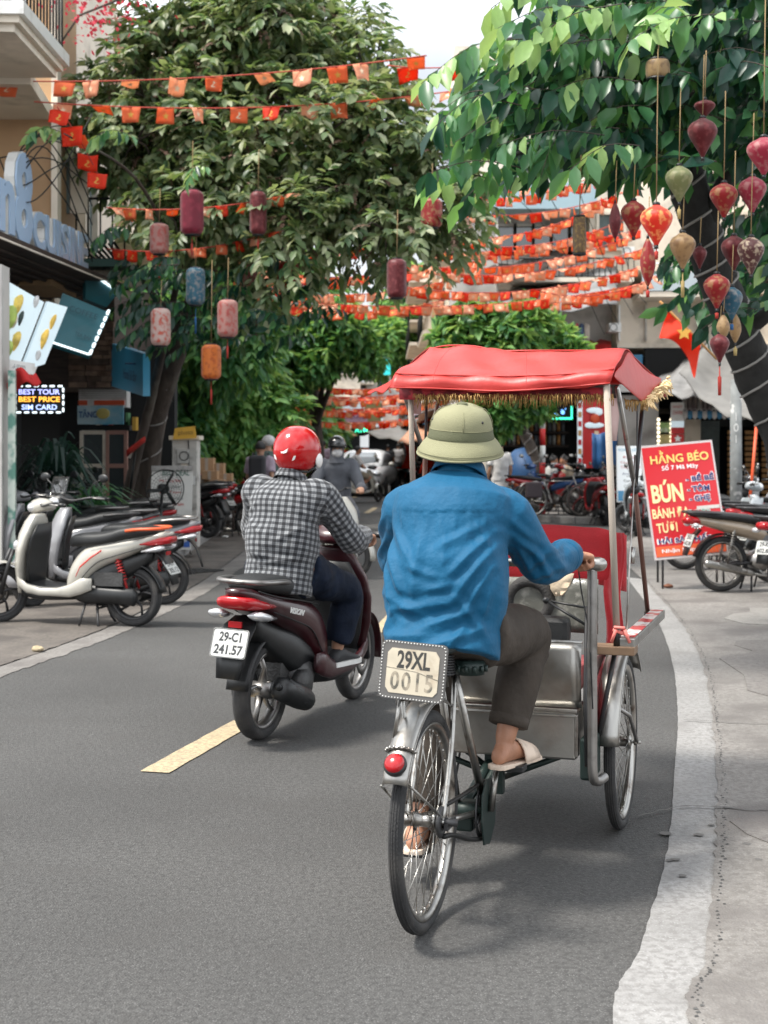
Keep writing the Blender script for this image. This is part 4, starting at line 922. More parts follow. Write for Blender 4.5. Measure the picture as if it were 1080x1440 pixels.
for s_ in (-1, 1):
    e = MB(); e.ell(hc + M3 @ Vector((s_ * .118, .028, -.048)), (.012, .034, .038), 14, 9, rot=M3); e.build('ear_pad', M_WHT, he)
    v = MB(); p0 = [(0, 0), (.012, -.002), (.02, -.028), (.006, -.02)]; c = hc + M3 @ Vector((s_ * .062, -.118, -.028)); 
    Mv = frame(c + M3 @ Vector((s_ * .002, -.006, 0)), M3 @ Vector((1, s_ * .5, 0)) * 1, M3 @ Vector((0, -.2, 1))); v.prism([(x * -s_, y) for x, y in p0], .003, M=Mv); v.build('helmet_vent', M_WHT, he)
wg = [(-.024, .0), (-.004, .004), (.022, .02), (.014, .008), (.02, .006), (.011, .001), (.016, -.002), (.006, -.005), (-.004, -.008), (-.012, -.006), (-.02, -.008), (-.014, -.003)]
Mw = frame(hc + M3 @ Vector((.006, -.1425, -.012)), (1, 0, 0), (0, .02, 1)); w_ = MB(); w_.prism(wg, .004, M=Mw); w_.build('wing_emblem', M_WHT, he)
st = MB(); st.tube(cr([hc + M3 @ Vector((-.1, .03, -.09)), hc + M3 @ Vector((0, .05, -.17)), hc + M3 @ Vector((.1, .03, -.09))], 6), .006, 6); st.build('chin_strap', M_BLK, he)

# ------------------------------------------------------------------ the cyclo
CH = R(17.5); CL = Vector((.125, 4.31, 0)); ca, sa = math.cos(CH), math.sin(CH)
def LC(px, py, d):
    p = P(px, py, d) - CL; return Vector((p.x * ca - p.y * sa, p.x * sa + p.y * ca, p.z))
cy = thing('cyclo', 'three wheeled cyclo with red canopy and stainless passenger box on the right of the road', 'cyclo', CL, -CH)
M_STEEL = mat('brushed_stainless', (.34, .33, .31), .33, .95, var=.12, vscale=3, dirt=(.2, .17, .14), dlo=.52, dhi=.8, dscale=7, bump=.08, bscale=40)
M_GRN = mat('dark_green_frame', (.012, .025, .022), .45, .2, dirt=(.09, .08, .07), dlo=.6, dhi=.8, dscale=20)
M_TAN = mat('tan_strap', (.36, .31, .26), .8, bump=.3, bscale=300)
M_CANRED = mat('red_vinyl_canopy', (.48, .032, .026), .44, spec=.6, var=.10, vscale=6, bump=.25, bscale=16, tl=.15, vcol=(.8, .06, .03))
M_REDCL = mat('red_velvet_cloth', (.36, .006, .012), .8, var=.12, vscale=9, bump=.3, bscale=160, sheen=.3)
M_GOLD = mat('gold_fringe', (.34, .20, .06), .45, .3, var=.4, vscale=70)
def bwheel(parent, c, yaw, rad, name, nsp=36, rusty=True):
    Mx = Matrix.Translation(Vector(c)) @ Matrix.Rotation(yaw, 4, 'Z') @ Matrix.Rotation(R(90), 4, 'Y')
    w_ = MB(); tr = .0215; w_.lathe([(rad - tr + tr * math.cos(a), tr * math.sin(a)) for a in np.linspace(-math.pi, math.pi, 15)[:-1]], 64, M=Mx, loop=True); rt = w_.build(name, M_RUB, parent)
    # tread grooves as thin raised ribs
    tg = MB()
    for zz in (-.011, -.004, .004, .011): tg.lathe([(rad - tr + math.sqrt(tr * tr - zz * zz) + dd, zz + e) for dd, e in ((-.001, -.0015), (.0016, -.001), (.0016, .001), (-.001, .0015))], 64, M=Mx, loop=True)
    tg.build('tread', M_RUB, rt)
    r_ = MB(); rr = rad - .042; r_.lathe([(rr, -.017), (rr + .006, -.018), (rr + .006, -.013), (rr - .006, -.010), (rr - .012, 0), (rr - .006, .010), (rr + .006, .013), (rr + .006, .018), (rr, .017), (rr - .012, .011), (rr - .017, 0), (rr - .012, -.011)], 64, M=Mx, loop=True); r_.build('rim', M_CHR, rt)
    sp = MB()
    for k in range(nsp):
        a = 2 * math.pi * k / nsp; sgn = 1 if k % 2 else -1; a2 = a + (.55 if (k // 2) % 2 else -.55)
        p = Mx @ Vector((math.cos(a2) * .026, math.sin(a2) * .026, sgn * .03)); q = Mx @ Vector((math.cos(a) * (rr - .012), math.sin(a) * (rr - .012), 0))
        s2 = MB(); sp.tube([p, q], .0014, 4); sp.tube([p.lerp(q, .95), q], .0028, 5)
    sp.build('spokes', M_CHR, rt)
    h = MB(); h.tube([Mx @ Vector((0, 0, z)) for z in (-.04, -.03, -.029, .029, .03, .04)], [.012, .034, .02, .02, .034, .012], 16); h.tube([Mx @ Vector((0, 0, -.075)), Mx @ Vector((0, 0, .075))], .006, 8)
    for z in (-.055, .055): h.tube([Mx @ Vector((0, 0, z - .006)), Mx @ Vector((0, 0, z + .006))], .013, 6)
    h.build('hub', M_CHR, rt)
    return rt
def fender(parent, c, rad, a0, a1, name, m=M_STEEL, w_=.036, yaw=0, flare=0):
    Mf = Matrix.Translation(Vector(c)) @ Matrix.Rotation(yaw, 4, 'Z'); gr = []
    for a in np.linspace(a0, a1, 22):
        gr.append([Mf @ Vector((w_ * math.sin(b), math.cos(a) * (rad + .022 * math.cos(b) - .005), math.sin(a) * (rad + .022 * math.cos(b) - .005))) for b in np.linspace(-1.5, 1.5, 11)])
    f = MB(); f.sheet(gr, .0025); fo = f.build(name, m, parent)
    e = MB(); 
    for j in (0, -1): e.tube([g_[j] for g_ in gr], .0028, 5)
    e.build('rolled_edge', M_CHR, fo); return fo
RW = bwheel(cy, (0, 0, .33), 0, .33, 'rear_wheel')
fender(cy, (0, 0, .33), .362, R(62), R(151), 'rear_fender')
WR = bwheel(cy, (.40, 1.36, .33), 0, .33, 'front_wheel'); WL = bwheel(cy, (-.33, 1.36, .33), 0, .33, 'front_wheel')
for s_ in (-1, 1): fender(cy, (.40 if s_ > 0 else -.33, 1.36, .33), .362, R(40), R(172), 'front_fender', w_=.04)
# reflector, clamp band, plate with beaded frame
a = R(143); c = Vector((0, math.cos(a) * .384, .33 + math.sin(a) * .384)); nrm = Vector((0, math.cos(a), math.sin(a)))
m_ = MB(); m_.tube([c, c + nrm * .008, c + nrm * .014], [.034, .034, .03], 22); m_.build('reflector_base', M_BLK, cy)
m_ = MB(); m_.tube([c + nrm * .008, c + nrm * .018, c + nrm * .027, c + nrm * .03], [.029, .029, .021, .006], 22); m_.build('rear_reflector', M_RED_L, cy)
a = R(134.5); m_ = MB(); m_.tube([Vector((.041 * math.sin(b), math.cos(a) * (.362 + .022 * math.cos(b)), .33 + math.sin(a) * (.362 + .022 * math.cos(b)))) for b in np.linspace(-1.6, 1.6, 13)], .005, 6)
for k in range(9): b = -1.4 + k * .35; m_.ell((.044 * math.sin(b), math.cos(a) * (.364 + .024 * math.cos(b)), .33 + math.sin(a) * (.364 + .024 * math.cos(b))), .0055, 6, 4)
m_.build('clamp_band', M_CHR, cy)
PC = Vector((.027, -.215, .815)); Mp = Matrix.Translation(PC) @ Matrix.Rotation(R(-1), 4, 'Z') @ Matrix.Rotation(R(3.5), 4, 'Y') @ Matrix.Rotation(R(84), 4, 'X')
pw, phh = .196, .166; o = []; r_ = .016
for cx_, cy_, a0 in ((pw / 2 - r_, phh / 2 - r_, 0), (-pw / 2 + r_, phh / 2 - r_, 90), (-pw / 2 + r_, -phh / 2 + r_, 180), (pw / 2 - r_, -phh / 2 + r_, 270)):
    for k in range(5): b = R(a0 + 22.5 * k); o.append((cx_ + r_ * math.cos(b), cy_ + r_ * math.sin(b)))
m_ = MB(); m_.prism(o, .014, M=Mp); pf = m_.build('number_plate', mat('plate_frame_grey', (.13, .125, .12), .5, .5), cy)
oc = [(.078, .045), (.066, .062), (-.066, .062), (-.078, .048), (-.078, -.05), (-.066, -.066), (.066, -.066), (.078, -.052)]
m_ = MB(); m_.prism(oc, .002, M=Mp @ Matrix.Translation((0, 0, .0142))); m_.build('plate_board', mat('yellowed_plate', (.46, .41, .32), .55, var=.12, vscale=18, dirt=(.25, .17, .11), dlo=.55, dhi=.8, dscale=14), pf)
m_ = MB(); L_ = [Vector((x * .965, y * .955, .0155)) for x, y in o]; per = sum((L_[i] - L_[i - 1]).length for i in range(len(L_))); acc = 0; step = per / 72; k = 0
for i in range(len(L_)):
    a_, b_ = L_[i - 1], L_[i]; l = (b_ - a_).length; s0 = (step - acc) % step
    while s0 < l and l > 1e-6: q = a_.lerp(b_, s0 / l); m_.ell(q, .0021, 6, 4, M=Mp); s0 += step
    acc = (acc + l) % step
m_.build('bead_trim', M_WHT, pf, kind='stuff')
M_FADE = mat('faded_ink', (.09, .085, .07), .7, dirt=(.3, .26, .2), dlo=.42, dhi=.6, dscale=30); M_INK2 = mat('stencil_ink', (.03, .03, .028), .7)
text('plate_lettering', '29XL', M_INK2, pf, Mp @ Matrix.Translation((.002, .031, .0165)), w=.10, h=.053, ext=.0008, bold=.03)
text('plate_lettering', '0015', M_FADE, pf, Mp @ Matrix.Translation((.0, -.030, .0165)), w=.128, h=.053, ext=.0008, bold=.02, space=1.2)
m_ = MB(); m_.tube([Mp @ Vector((-.078, .006, .0168)), Mp @ Vector((-.04, .004, .0168)), Mp @ Vector((.01, .0, .0168)), Mp @ Vector((.078, -.018, .0168))], .0007, 4); m_.build('plate_crack', M_FADE, pf)
m_ = MB(); m_.tube([PC + V(-.045, .01, -.08), V(-.03, -.22, .62)], .006, 6); m_.tube([PC + V(-.04, .02, -.08), V(-.045, .0, .36)], .006, 6); m_.tube([PC + V(-.05, .01, -.083), PC + V(.07, .02, -.088)], .006, 6); m_.tube([PC + V(.05, .02, -.08), V(.02, -.12, .70)], .006, 6); m_.build('plate_bracket', M_CHR, cy)
# rear frame: stays, seat tube, seat, cranks, chain guard
fr = MB()
for s_ in (-1, 1):
    fr.tube(cr([(s_ * .055, .0, .33), (s_ * .052, .12, .55), (s_ * .03, .23, .735)], 5), .0085, 8)
    fr.tube([(s_ * .055, .0, .33), (s_ * .05, .44, .25)], .010, 8)
    fr.tube([(s_ * .055, .02, .33), (s_ * .045, -.3, .5)], .004, 6)
fr.build('rear_stays', M_CHR, cy)
for dx in (-.022, .03): MB().tube([(dx, .24, .74), (dx + (.04 if dx > 0 else 0), .47, .27)], .0135, 10).build('seat_tube', M_CHR, cy)
MB().tube([(0, .23, .70), (0, .215, .835)], .013, 8).build('seat_post', M_CHR, cy)
MB().tube([(-.055, .47, .25), (.075, .47, .25)], .03, 14).build('bottom_bracket', M_GRN, cy)
m_ = MB(); m_.box((.0, .52, .22), (.06, .1, .09)); m_.build('joint_block', M_GRN, cy, bevel=.008)
sd_ = MB(); rg = []
for y, hw, z, h_ in ((.02, .05, .845, .02), (.05, .10, .855, .032), (.12, .118, .86, .036), (.2, .10, .855, .034), (.28, .06, .85, .03), (.36, .035, .845, .026), (.41, .02, .845, .018)): rg.append(se(y, z, hw, h_, 16, 2.4))
sd_.loft(rg); sd_.build('saddle', mat('dark_saddle', (.02, .03, .032), .5, bump=.3, bscale=90), cy, sub=1)
m_ = MB()
for s_ in (-1, 1):
    for k in range(8): m_.ring((s_ * .045, .08, .765 + k * .008), (0, 0, 1), .024, .004, 12, 5)
m_.tube([(-.06, .06, .765), (.06, .06, .765), (.0, .26, .79), (-.06, .06, .765)], .006, 6); m_.build('saddle_springs', M_DST, cy)
kn = MB(); kn.tube([(.10, .16, .80), (.10, .16, .755)], [.05, .046], 14)
for k in range(12): a = 2 * math.pi * k / 12; kn.tube([(.10 + .05 * math.cos(a), .16 + .05 * math.sin(a), .765), (.10 + .05 * math.cos(a), .16 + .05 * math.sin(a), .785)], .007, 6)
kn.build('spring_nut', M_GRN, cy)
Mc = Matrix.Translation((.062, .47, .25)) @ Matrix.Rotation(R(90), 4, 'Y')
m_ = MB(); m_.lathe([(.085, -.003), (.092, 0), (.085, .003), (.07, .002), (.07, -.002)], 36, M=Mc, loop=True)
for k in range(5): a = 2 * math.pi * k / 5; m_.tube([Mc @ Vector((0, 0, 0)), Mc @ Vector((.078 * math.cos(a), .078 * math.sin(a), 0))], .008, 6)
m_.build('chainring', M_DST, cy)
m_ = MB(); rg = [[V(.078 + dx, .47 + q[0], .25 + q[1]) for q in ((-.02, .11), (.06, .1), (.115, .04), (.11, -.06), (.03, -.115), (-.05, -.1), (-.08, -.02), (-.07, .07))] for dx in (0, .006)]; m_.loft(rg, sm=False); m_.build('chain_guard', M_GRN, cy, bevel=.002)
m_ = MB(); m_.tube(cr([(.06, .50, .345), (.062, .25, .36), (.058, .02, .375)], 4), .007, 6); m_.tube(cr([(.06, .48, .155), (.062, .3, .2), (.06, .1, .265), (.058, .0, .285)], 4), .0085, 6); m_.build('chain', mat('oily_chain', (.02, .02, .02), .45, .6), cy)
m_ = MB(); m_.lathe([(.045, -.006), (.05, 0), (.045, .006), (.02, .006), (.02, -.006)], 24, M=Matrix.Translation((.05, 0, .33)) @ Matrix.Rotation(R(90), 4, 'Y'), loop=True); m_.tube([(.03, 0, .33), (.10, 0, .33)], .012, 8); m_.box((.07, .03, .318), (.012, .1, .02)); m_.build('freewheel', M_DST, cy)
m_ = MB(); m_.tube([(-.03, 0, .33), (-.075, 0, .33)], .02, 10); m_.build('axle_nut', M_CHR, cy)
for s_, dz, dy in ((1, .145, .035), (-1, -.145, -.035)):
    m_ = MB(); p = V(s_ * .092, .47, .25); q = V(s_ * .105, .47 + dy, .25 + dz); m_.tube([p, q], [.013, .010], 8, flat=.7); m_.build('crank', M_CHR, cy)
    m_ = MB(); m_.box(q + V(s_ * .055, 0, .0), (.085, .07, .022)); m_.build('pedal', M_BLK, cy, bevel=.004)
# main beam and struts below the box
for dx in (-.022, .022):
    MB().tube([(dx, .5, .225), (dx * .8, .98, .325), (dx * .8, 1.36, .34)], .02, 8, flat=.8).build('main_beam', M_GRN, cy)
MB().box((0, .93, .275), (.07, .035, .15)).build('kingpin_plate', M_GRN, cy, bevel=.004)
for a_, b_ in (((-.26, .92, .355), (0, .98, .25)), ((.24, .92, .35), (.02, 1.0, .245)), ((-.12, .95, .35), (-.02, 1.0, .26)), ((.08, .95, .35), (.05, 1.0, .26)), ((-.4, 1.36, .335), (.4, 1.36, .335))): MB().tube([a_, b_], .011, 8).build('strut', M_GRN, cy)
# passenger box
def panel(name, c, sz, m=M_STEEL, par=cy, bev=.006, rot=None): return MB().box(c, sz, rot=rot).build(name, m, par, bevel=bev)
lb = panel('lower_box', (.02, 1.0, .435), (.58, .28, .165), bev=.008)
panel('box_lip', (.02, .858, .528), (.592, .012, .014), M_CHR, lb, .003); panel('box_lip', (.02, .855, .509), (.592, .008, .008), M_CHR, lb, .002); panel('end_trim', (.312, .862, .44), (.012, .012, .15), M_CHR, lb, .002)
panel('hinge', (.12, .856, .538), (.05, .008, .008), M_DST, lb, .001)
ub = MB(); gr = []
for z in np.linspace(.535, .762, 9): gr.append([V(x, .895 + .014 * math.sin((z - .535) / .227 * 3.14) * -1 + .004 * math.sin(x * 14 + z * 20), z) for x in np.linspace(-.28, .325, 17)])
ub.sheet(gr, .006); ubo = ub.build('back_panel', M_STEEL, cy)
MB().tube([(-.28, .905, .765), (.325, .905, .765)], .008, 8).build('top_rail', M_CHR, ubo)
MB().tube([(-.28, .90, .537), (.32, .90, .537)], .005, 6).build('bottom_rail', M_CHR, ubo)
panel('seat_cushion', (0, 1.22, .60), (.58, .44, .1), M_REDCL, cy, .03)
panel('back_cushion', (0, .97, .80), (.54, .07, .10), M_SEAT, cy, .02)
for s_ in (-1, 1):
    q = MB(); q.sheet([[V(s_ * .335, y, z) for y in np.linspace(.92, 1.5, 8)] for z in (.42, .55, .68)], .006); q.build('side_panel', M_STEEL, cy)
    q = MB(); q.sheet([[V(s_ * .345, y, .42 + (y - .9) * .3 + k) for y in np.linspace(.95, 1.3, 6)] for k in (0, .12)], .005); q.build('side_flap', M_REDCL, cy)
panel('floor_pan', (0, 1.62, .30), (.58, .55, .02), M_STEEL); panel('foot_board', (0, 1.92, .40), (.56, .02, .22), M_STEEL, rot=Matrix.Rotation(R(-25), 3, 'X'))
# push bar and posts
pb = MB(); pb.tube([(-.31, .80, 1.055), (.375, .80, 1.055)], .0155, 14); pbo = pb.build('push_bar', M_CHR, cy)
for s_ in (-.83, 1):
    MB().tube([(s_ * .34, .80, 1.055), (s_ * .405, .80, 1.055)], .025, 16, round_ends=True).build('bar_cap', M_CHR, pbo)
    MB().tube(cr([(s_ * .378, .80, 1.045), (s_ * .378, .802, .9), (s_ * .375, .82, .5), (s_ * .375, .83, .32), (s_ * .385, .86, .285), (s_ * .40, .93, .285)], 6), .0175, 14).build('post', M_ALU, cy)
    MB().tube([(s_ * .355, .83, .34), (s_ * .34, .88, .55), (s_ * .35, .86, .9)], .008, 8).build('inner_stay', M_DST, cy)
    MB().box((s_ * .35, .93, .36), (.05, .16, .15)).build('corner_plate', M_GRN, cy, bevel=.01)
m_ = MB(); m_.tube(cr([(.33, .80, 1.035), (.34, .81, .95), (.37, .80, .8), (.375, .79, .7), (.38, .80, .55)], 5), .0025, 6); m_.build('brake_cable', M_BLK, cy)
m_ = MB(); m_.tube([(.19, .93, .91), (.355, .86, .83)], .0055, 6); m_.tube([(.19, .93, .91), (.36, .92, .885)], .0045, 6); m_.ell((.19, .93, .91), .013, 8, 6); m_.build('brake_lever_rod', M_BLK, cy)
# clouded vinyl window with scratches, seen between the bar and the black cushion
M_VINYL = mat('clouded_vinyl', (.13, .13, .115), .25, var=.3, vscale=6, spec=.6, bump=.4, bscale=30, dirt=(.3, .29, .26), dlo=.55, dhi=.68, dscale=22)
q = MB(); q.sheet([[V(x, 1.05 + .02 * math.sin(x * 9), z) for x in np.linspace(-.33, .36, 14)] for z in np.linspace(.78, .98, 6)], .003); q.build('vinyl_back', M_VINYL, cy)
q = MB(); q.sheet([[LC(px, py, 5.25) + V(0, .012 * math.sin(px * .2), 0) for px in xs] for py, xs in ((806, (772, 790, 808)), (818, (774, 790, 804)), (828, (775, 786, 800)), (838, (781, 786, 790)))], .002); q.build('cream_rag', mat('cream_cloth', (.62, .50, .36), .8, bump=.3, bscale=60), cy)
q = MB(); q.ring(LC(745, 845, 5.3), (0, 1, .1), .075, .022, 28, 8); q.ell(LC(745, 845, 5.32), (.05, .012, .06), 12, 8); q.build('rolled_mat', M_RUB, cy)
# red cloth skirt round the front of the seat
g_ = []
for z in np.linspace(1.15, .925, 6):
    g_.append([V(x, 1.47 + .03 * math.sin(x * 8 + 1) + (.06 * (abs(x) / .4) ** 4), z - .035 * (x > .3) * (x - .3) / .1 + .004 * math.sin(x * 17)) for x in np.linspace(-.40, .40, 30)])
q = MB(); q.sheet(g_, .006); q.build('red_cloth', M_REDCL, cy)
g_ = []
for z in np.linspace(1.13, .66, 9):
    wd = .08 if z > .9 else .075
    g_.append([V(.40 - wd + wd * u + .008 * math.sin(z * 19), 1.50 - .10 * u + .012 * math.sin(u * 9 + z * 6) - (.0 if z > .93 else .04), z) for u in np.linspace(0, 1.0, 9)])
q = MB(); q.sheet(g_, .006); q.build('cloth_drop', M_REDCL, cy)
g_ = [[V(-.40 + .08 * u, 1.50 + .012 * math.sin(u * 9 + z * 6), z) for u in np.linspace(0, 1, 5)] for z in np.linspace(1.13, .66, 6)]
q = MB(); q.sheet(g_, .006); q.build('cloth_drop', M_REDCL, cy)
# arm rests with printed red and white tops
for s_ in (-1, 1):
    ar = panel('arm_rest', (s_ * .475, 1.44, .762) if s_ > 0 else (-.43, 1.6, .762), (.058, .96 if s_ > 0 else .64, .036), M_CHR, cy, .004)
    panel('printed_strip', (s_ * .475, 1.45, .7822) if s_ > 0 else (-.43, 1.6, .7822), (.05, .90 if s_ > 0 else .6, .002), mat('red_white_print', (.72, .68, .66), .35, coat=.5, dirt=(.55, .03, .04), dlo=.50, dhi=.54, dscale=9), ar, 0)
    panel('wood_block', (s_ * .425, .99, .735) if s_ > 0 else (-.40, 1.33, .735), (.16, .10, .03), mat('old_wood', (.16, .10, .06), .8, var=.3), cy, .003)
    for y_ in ((1.02, 1.7) if s_ > 0 else (1.4, 1.7)): MB().tube([(s_ * .43, y_, .745), (s_ * .37, y_ - .03, .42)], .009, 8).build('arm_stay', M_ALU if y_ > 1.5 else M_DST, cy)
    MB().tube([(s_ * .35, 1.12, .42), (s_ * .39, 1.25, .62), (s_ * .42, 1.5, .72)], .009, 8).build('arm_brace', M_CHR, cy)
rb = MB(); c = V(.452, .955, .80)
for a_, b_ in (((-.025, 0, .01), (.03, 0, -.01)), ((-.03, 0, -.035), (-.012, -.01, .012)), ((.035, 0, -.035), (.018, -.01, .012)), ((-.02, -.01, .02), (.02, -.01, .018))): rb.tube([c + V(*a_), c + V(*b_)], .006, 6)
rb.build('pink_tie', mat('pink_cord', (.75, .2, .17), .7), cy)
# canopy
def cn(px, py, d): return LC(px, py, d)
rearE = [cn(548, 546, 5.30), cn(600, 547, 5.28), cn(650, 549, 5.26), cn(700, 551, 5.22), cn(750, 549, 5.18), cn(800, 545, 5.15), cn(858, 540, 5.10)]
rearT = [cn(556, 526, 5.33), cn(600, 528, 5.30), cn(650, 529, 5.28), cn(700, 530, 5.24), cn(750, 529, 5.2), cn(800, 527, 5.16), cn(864, 520, 5.12)]
midT = [cn(580, 508, 5.50), cn(612, 506, 5.50), cn(655, 505, 5.48), cn(700, 509, 5.45), cn(750, 508, 5.42), cn(800, 507, 5.38), cn(872, 505, 5.36)]
ridT = [cn(604, 492, 5.75), cn(630, 487, 5.75), cn(668, 488, 5.72), cn(700, 494, 5.68), cn(750, 494, 5.62), cn(800, 494, 5.6), cn(884, 494, 5.6)]
frT = [cn(570, 517, 6.45), cn(625, 515, 6.42), cn(665, 514, 6.38), cn(705, 514, 6.34), cn(755, 513, 6.3), cn(810, 513, 6.26), cn(905, 520, 6.2)]
frE = [p + V(0, .04, -.07) for p in frT]
rows = [rearE, rearT, midT, ridT, frT, frE]; gg = [cr(r, 5) for r in rows]; cols = [cr([gg[i][j] for i in range(len(gg))], 5) for j in range(len(gg[0]))]
for j, c_ in enumerate(cols):
    for i, p in enumerate(c_): p.z += .0045 * math.sin(j * .9 + i * .5) + .006 * math.sin(j * .4 - i * .7) * (1 if i > 5 else .4)
q = MB(); q.sheet(cols, .003); cno = q.build('canopy', M_CANRED, cy)
for ln in (gg[0], gg[1], gg[3]): MB().tube([p + V(0, -.002, .003) for p in ln], .0035, 5).build('piping', M_CANRED, cno)
for j in (6, 19): MB().tube([p + V(0, 0, .001) for p in cols[j][:19]], .002, 5).build('seam', M_CANRED, cno)
# side flaps that flare outwards
def flap(name, A, B, C, D):
    """A rear-top, B ridge-top, C outer front, D outer rear : bilinear with a sag"""
    g2 = []
    for u in np.linspace(0, 1, 10):
        row = []
        for v in np.linspace(0, 1, 8):
            p = (A * (1 - v) + B * v) * (1 - u) + (D * (1 - v) + C * v) * u; p = p + V(0, 0, -.015 * math.sin(math.pi * u) * (.6 + .4 * v) + .006 * math.sin(v * 9 + u * 4)); row.append(p)
        g2.append(row)
    q = MB(); q.sheet(g2, .005); return q.build(name, M_CANRED, cno, sub=1)
flap('side_flap', cn(862, 530, 5.11), cn(884, 494, 5.6), cn(932, 533, 6.0), cn(906, 566, 5.7))
flap('front_flap', cn(884, 495, 5.6), cn(903, 520, 6.2), cn(938, 560, 6.25), cn(930, 534, 6.0))
flap('side_flap', cn(558, 530, 5.32), cn(604, 493, 5.75), cn(514, 553, 6.3), cn(540, 551, 5.5))
g2 = []
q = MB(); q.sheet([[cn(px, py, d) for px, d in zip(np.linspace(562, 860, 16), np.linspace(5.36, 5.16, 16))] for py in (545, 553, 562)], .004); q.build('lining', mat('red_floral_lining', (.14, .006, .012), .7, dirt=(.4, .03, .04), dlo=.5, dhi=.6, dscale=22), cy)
rf = random.Random(4); fz = MB()
for px in np.arange(582, 862, .6):
    d = 5.34 - (px - 562) / 300 * .2 + rf.uniform(-.03, .03); a_ = cn(px, 556 + rf.uniform(-3, 1), d); b_ = a_ + V(rf.uniform(-.008, .008), rf.uniform(-.01, .01), -rf.uniform(.018, .05))
    fz.tube([a_, a_.lerp(b_, .5) + V(rf.uniform(-.005, .005), 0, 0), b_], [.0014, .0014, .0009], 3)
fz.build('gold_fringe', M_GOLD, cy, kind='stuff')
fz = MB()
for k in range(170):
    u = rf.random(); px = 905 + 33 * u; py = 566 - 30 * u + rf.uniform(-4, 4); a_ = cn(px, py, 5.7 + .4 * u); Ln = rf.uniform(.015, .05); b_ = a_ + V(rf.uniform(.0, 1) * Ln, rf.uniform(-.3, .3) * Ln, rf.uniform(-1.1, .55) * Ln)
    fz.tube([a_, a_.lerp(b_, .5) + V(rf.uniform(-.008, .008), 0, rf.uniform(-.004, .008)), b_], [.0045, .006, .002], 5)
fz.build('cream_fringe', mat('cream_tassel', (.70, .52, .28), .6, var=.3, vscale=50), cno, kind='stuff')
for (x0, d0, x1, d1, py) in ((664, 5.9, 900, 5.9, 566),):
    fz = MB()
    for px in np.arange(878, 910, 1.0):
        a_ = cn(px, 562 + rf.uniform(-2, 2), 5.5 + (px - 878) * .006); fz.tube([a_, a_ + V(rf.uniform(-.01, .01), 0, -rf.uniform(.02, .05))], [.003, .0015], 3)
    fz.build('gold_fringe', M_GOLD, cno, kind='stuff')
# canopy hoops
def rod(name, a_, b_, r=.008, m=M_CHR, par=cy): return MB().tube([a_, b_], r, 8).build(name, m, par)
pv = cn(893, 688, 5.6)
rod('strap', cn(853, 540, 5.12), cn(867, 880, 5.10), .0125, M_TAN); rod('strap_end', cn(867, 880, 5.10), cn(868, 908, 5.10), .014, M_BLK)
rod('hood_rod', cn(868, 545, 5.2), pv, .010); rod('hood_rod', cn(905, 558, 5.85), pv, .009, M_DST); rod('hood_rod', pv, cn(912, 872, 6.0), .010, mat('rusty_rod', (.16, .09, .07), .5, .6))
MB().ell(pv, .02, 10, 8).build('hinge_knob', M_DST, cy); rod('stay_wire', cn(893, 640, 5.6), cn(880, 905, 5.2), .0035, M_CHR); rod('turnbuckle', cn(890, 770, 5.4), cn(889, 792, 5.38), .010, M_CHR); rod('stay_wire', cn(896, 570, 5.6), cn(896, 680, 5.6), .003, M_DST)
MB().tube([cn(912, 860, 6.0), cn(912, 878, 6.0)], .018, 8).build('rod_foot', M_DST, cy)
pl_ = cn(598, 643, 5.9)
rod('strap', cn(577, 545, 5.38), cn(581, 690, 5.45), .011, M_TAN); rod('hood_rod', cn(567, 548, 5.4), pl_, .010); rod('hood_rod', cn(618, 558, 6.1), pl_, .010); rod('hood_rod', cn(600, 556, 5.9), pl_, .006, M_DST); rod('hood_rod', pl_, cn(594, 760, 6.0), .011, mat('rusty_rod', (.16, .09, .07)))
q = MB(); q.sheet([[cn(580 + 12 * u, 552 + 30 * v, 5.5 + .2 * u) for u in (0, .5, 1)] for v in (0, .5, 1)], .002); q.build('hanging_flap', mat('faded_pink_cloth', (.5, .34, .32), .7), cy)
q = MB(); q.sheet([[cn(858 + 15 * u * (1 - .4 * v), 560 + 60 * v, 5.4 + .1 * u) for u in (0, .5, 1)] for v in (0, .3, .6, 1)], .002); q.build('hanging_flap', mat('faded_pink_cloth', (.5, .34, .32)), cy)
# front wheel drop-outs
for s_ in (-1, 1):
    for dx in (-.06, .06): MB().tube([(s_ * .40 + dx, 1.36, .33), (s_ * .40 + dx * .9, 1.2, .46), (s_ * .40 + dx * .4, 1.12, .5)], .008, 6).build('wheel_stay', M_ALU if dx * s_ > 0 else M_DST, cy)

# ------------------------------------------------------------------ cyclo driver
t = thing('person', 'cyclo driver in a bright blue shirt, brown trousers and olive sun helmet, seen from behind', 'person', CL, -CH)
J = dict(pel=V(.01, .18, .89), neck=V(.02, .335, 1.365), head=V(.022, .385, 1.475), shR=V(.188, .31, 1.245), shL=V(-.16, .33, 1.255), hipR=V(.105, .20, .875), hipL=V(-.085, .20, .875),
         elR=V(.262, .48, 1.075), elL=V(-.238, .50, 1.08), wrR=V(.318, .70, 1.095), wrL=V(-.275, .735, 1.085), knR=V(.19, .60, .825), knL=V(-.13, .56, .60), anR=V(.14, .48, .495), anL=V(-.145, .40, .215),
         hdR=(.5, .85, -.12), hdL=(-.02, 1, .1), face=(.05, 1, -.1), toeR=(.28, 1, -.02), toeL=(-.1, 1, -.05), sc=1.02, drop=-.03)
o, M3 = body(t, J, M_SKIN2, .0065, (1.5, 1.5))
M_BLUE = mat('blue_work_shirt', (.003, .078, .165), .66, var=.10, vscale=5, bump=.5, bscale=34, sheen=.03, spec=.22)
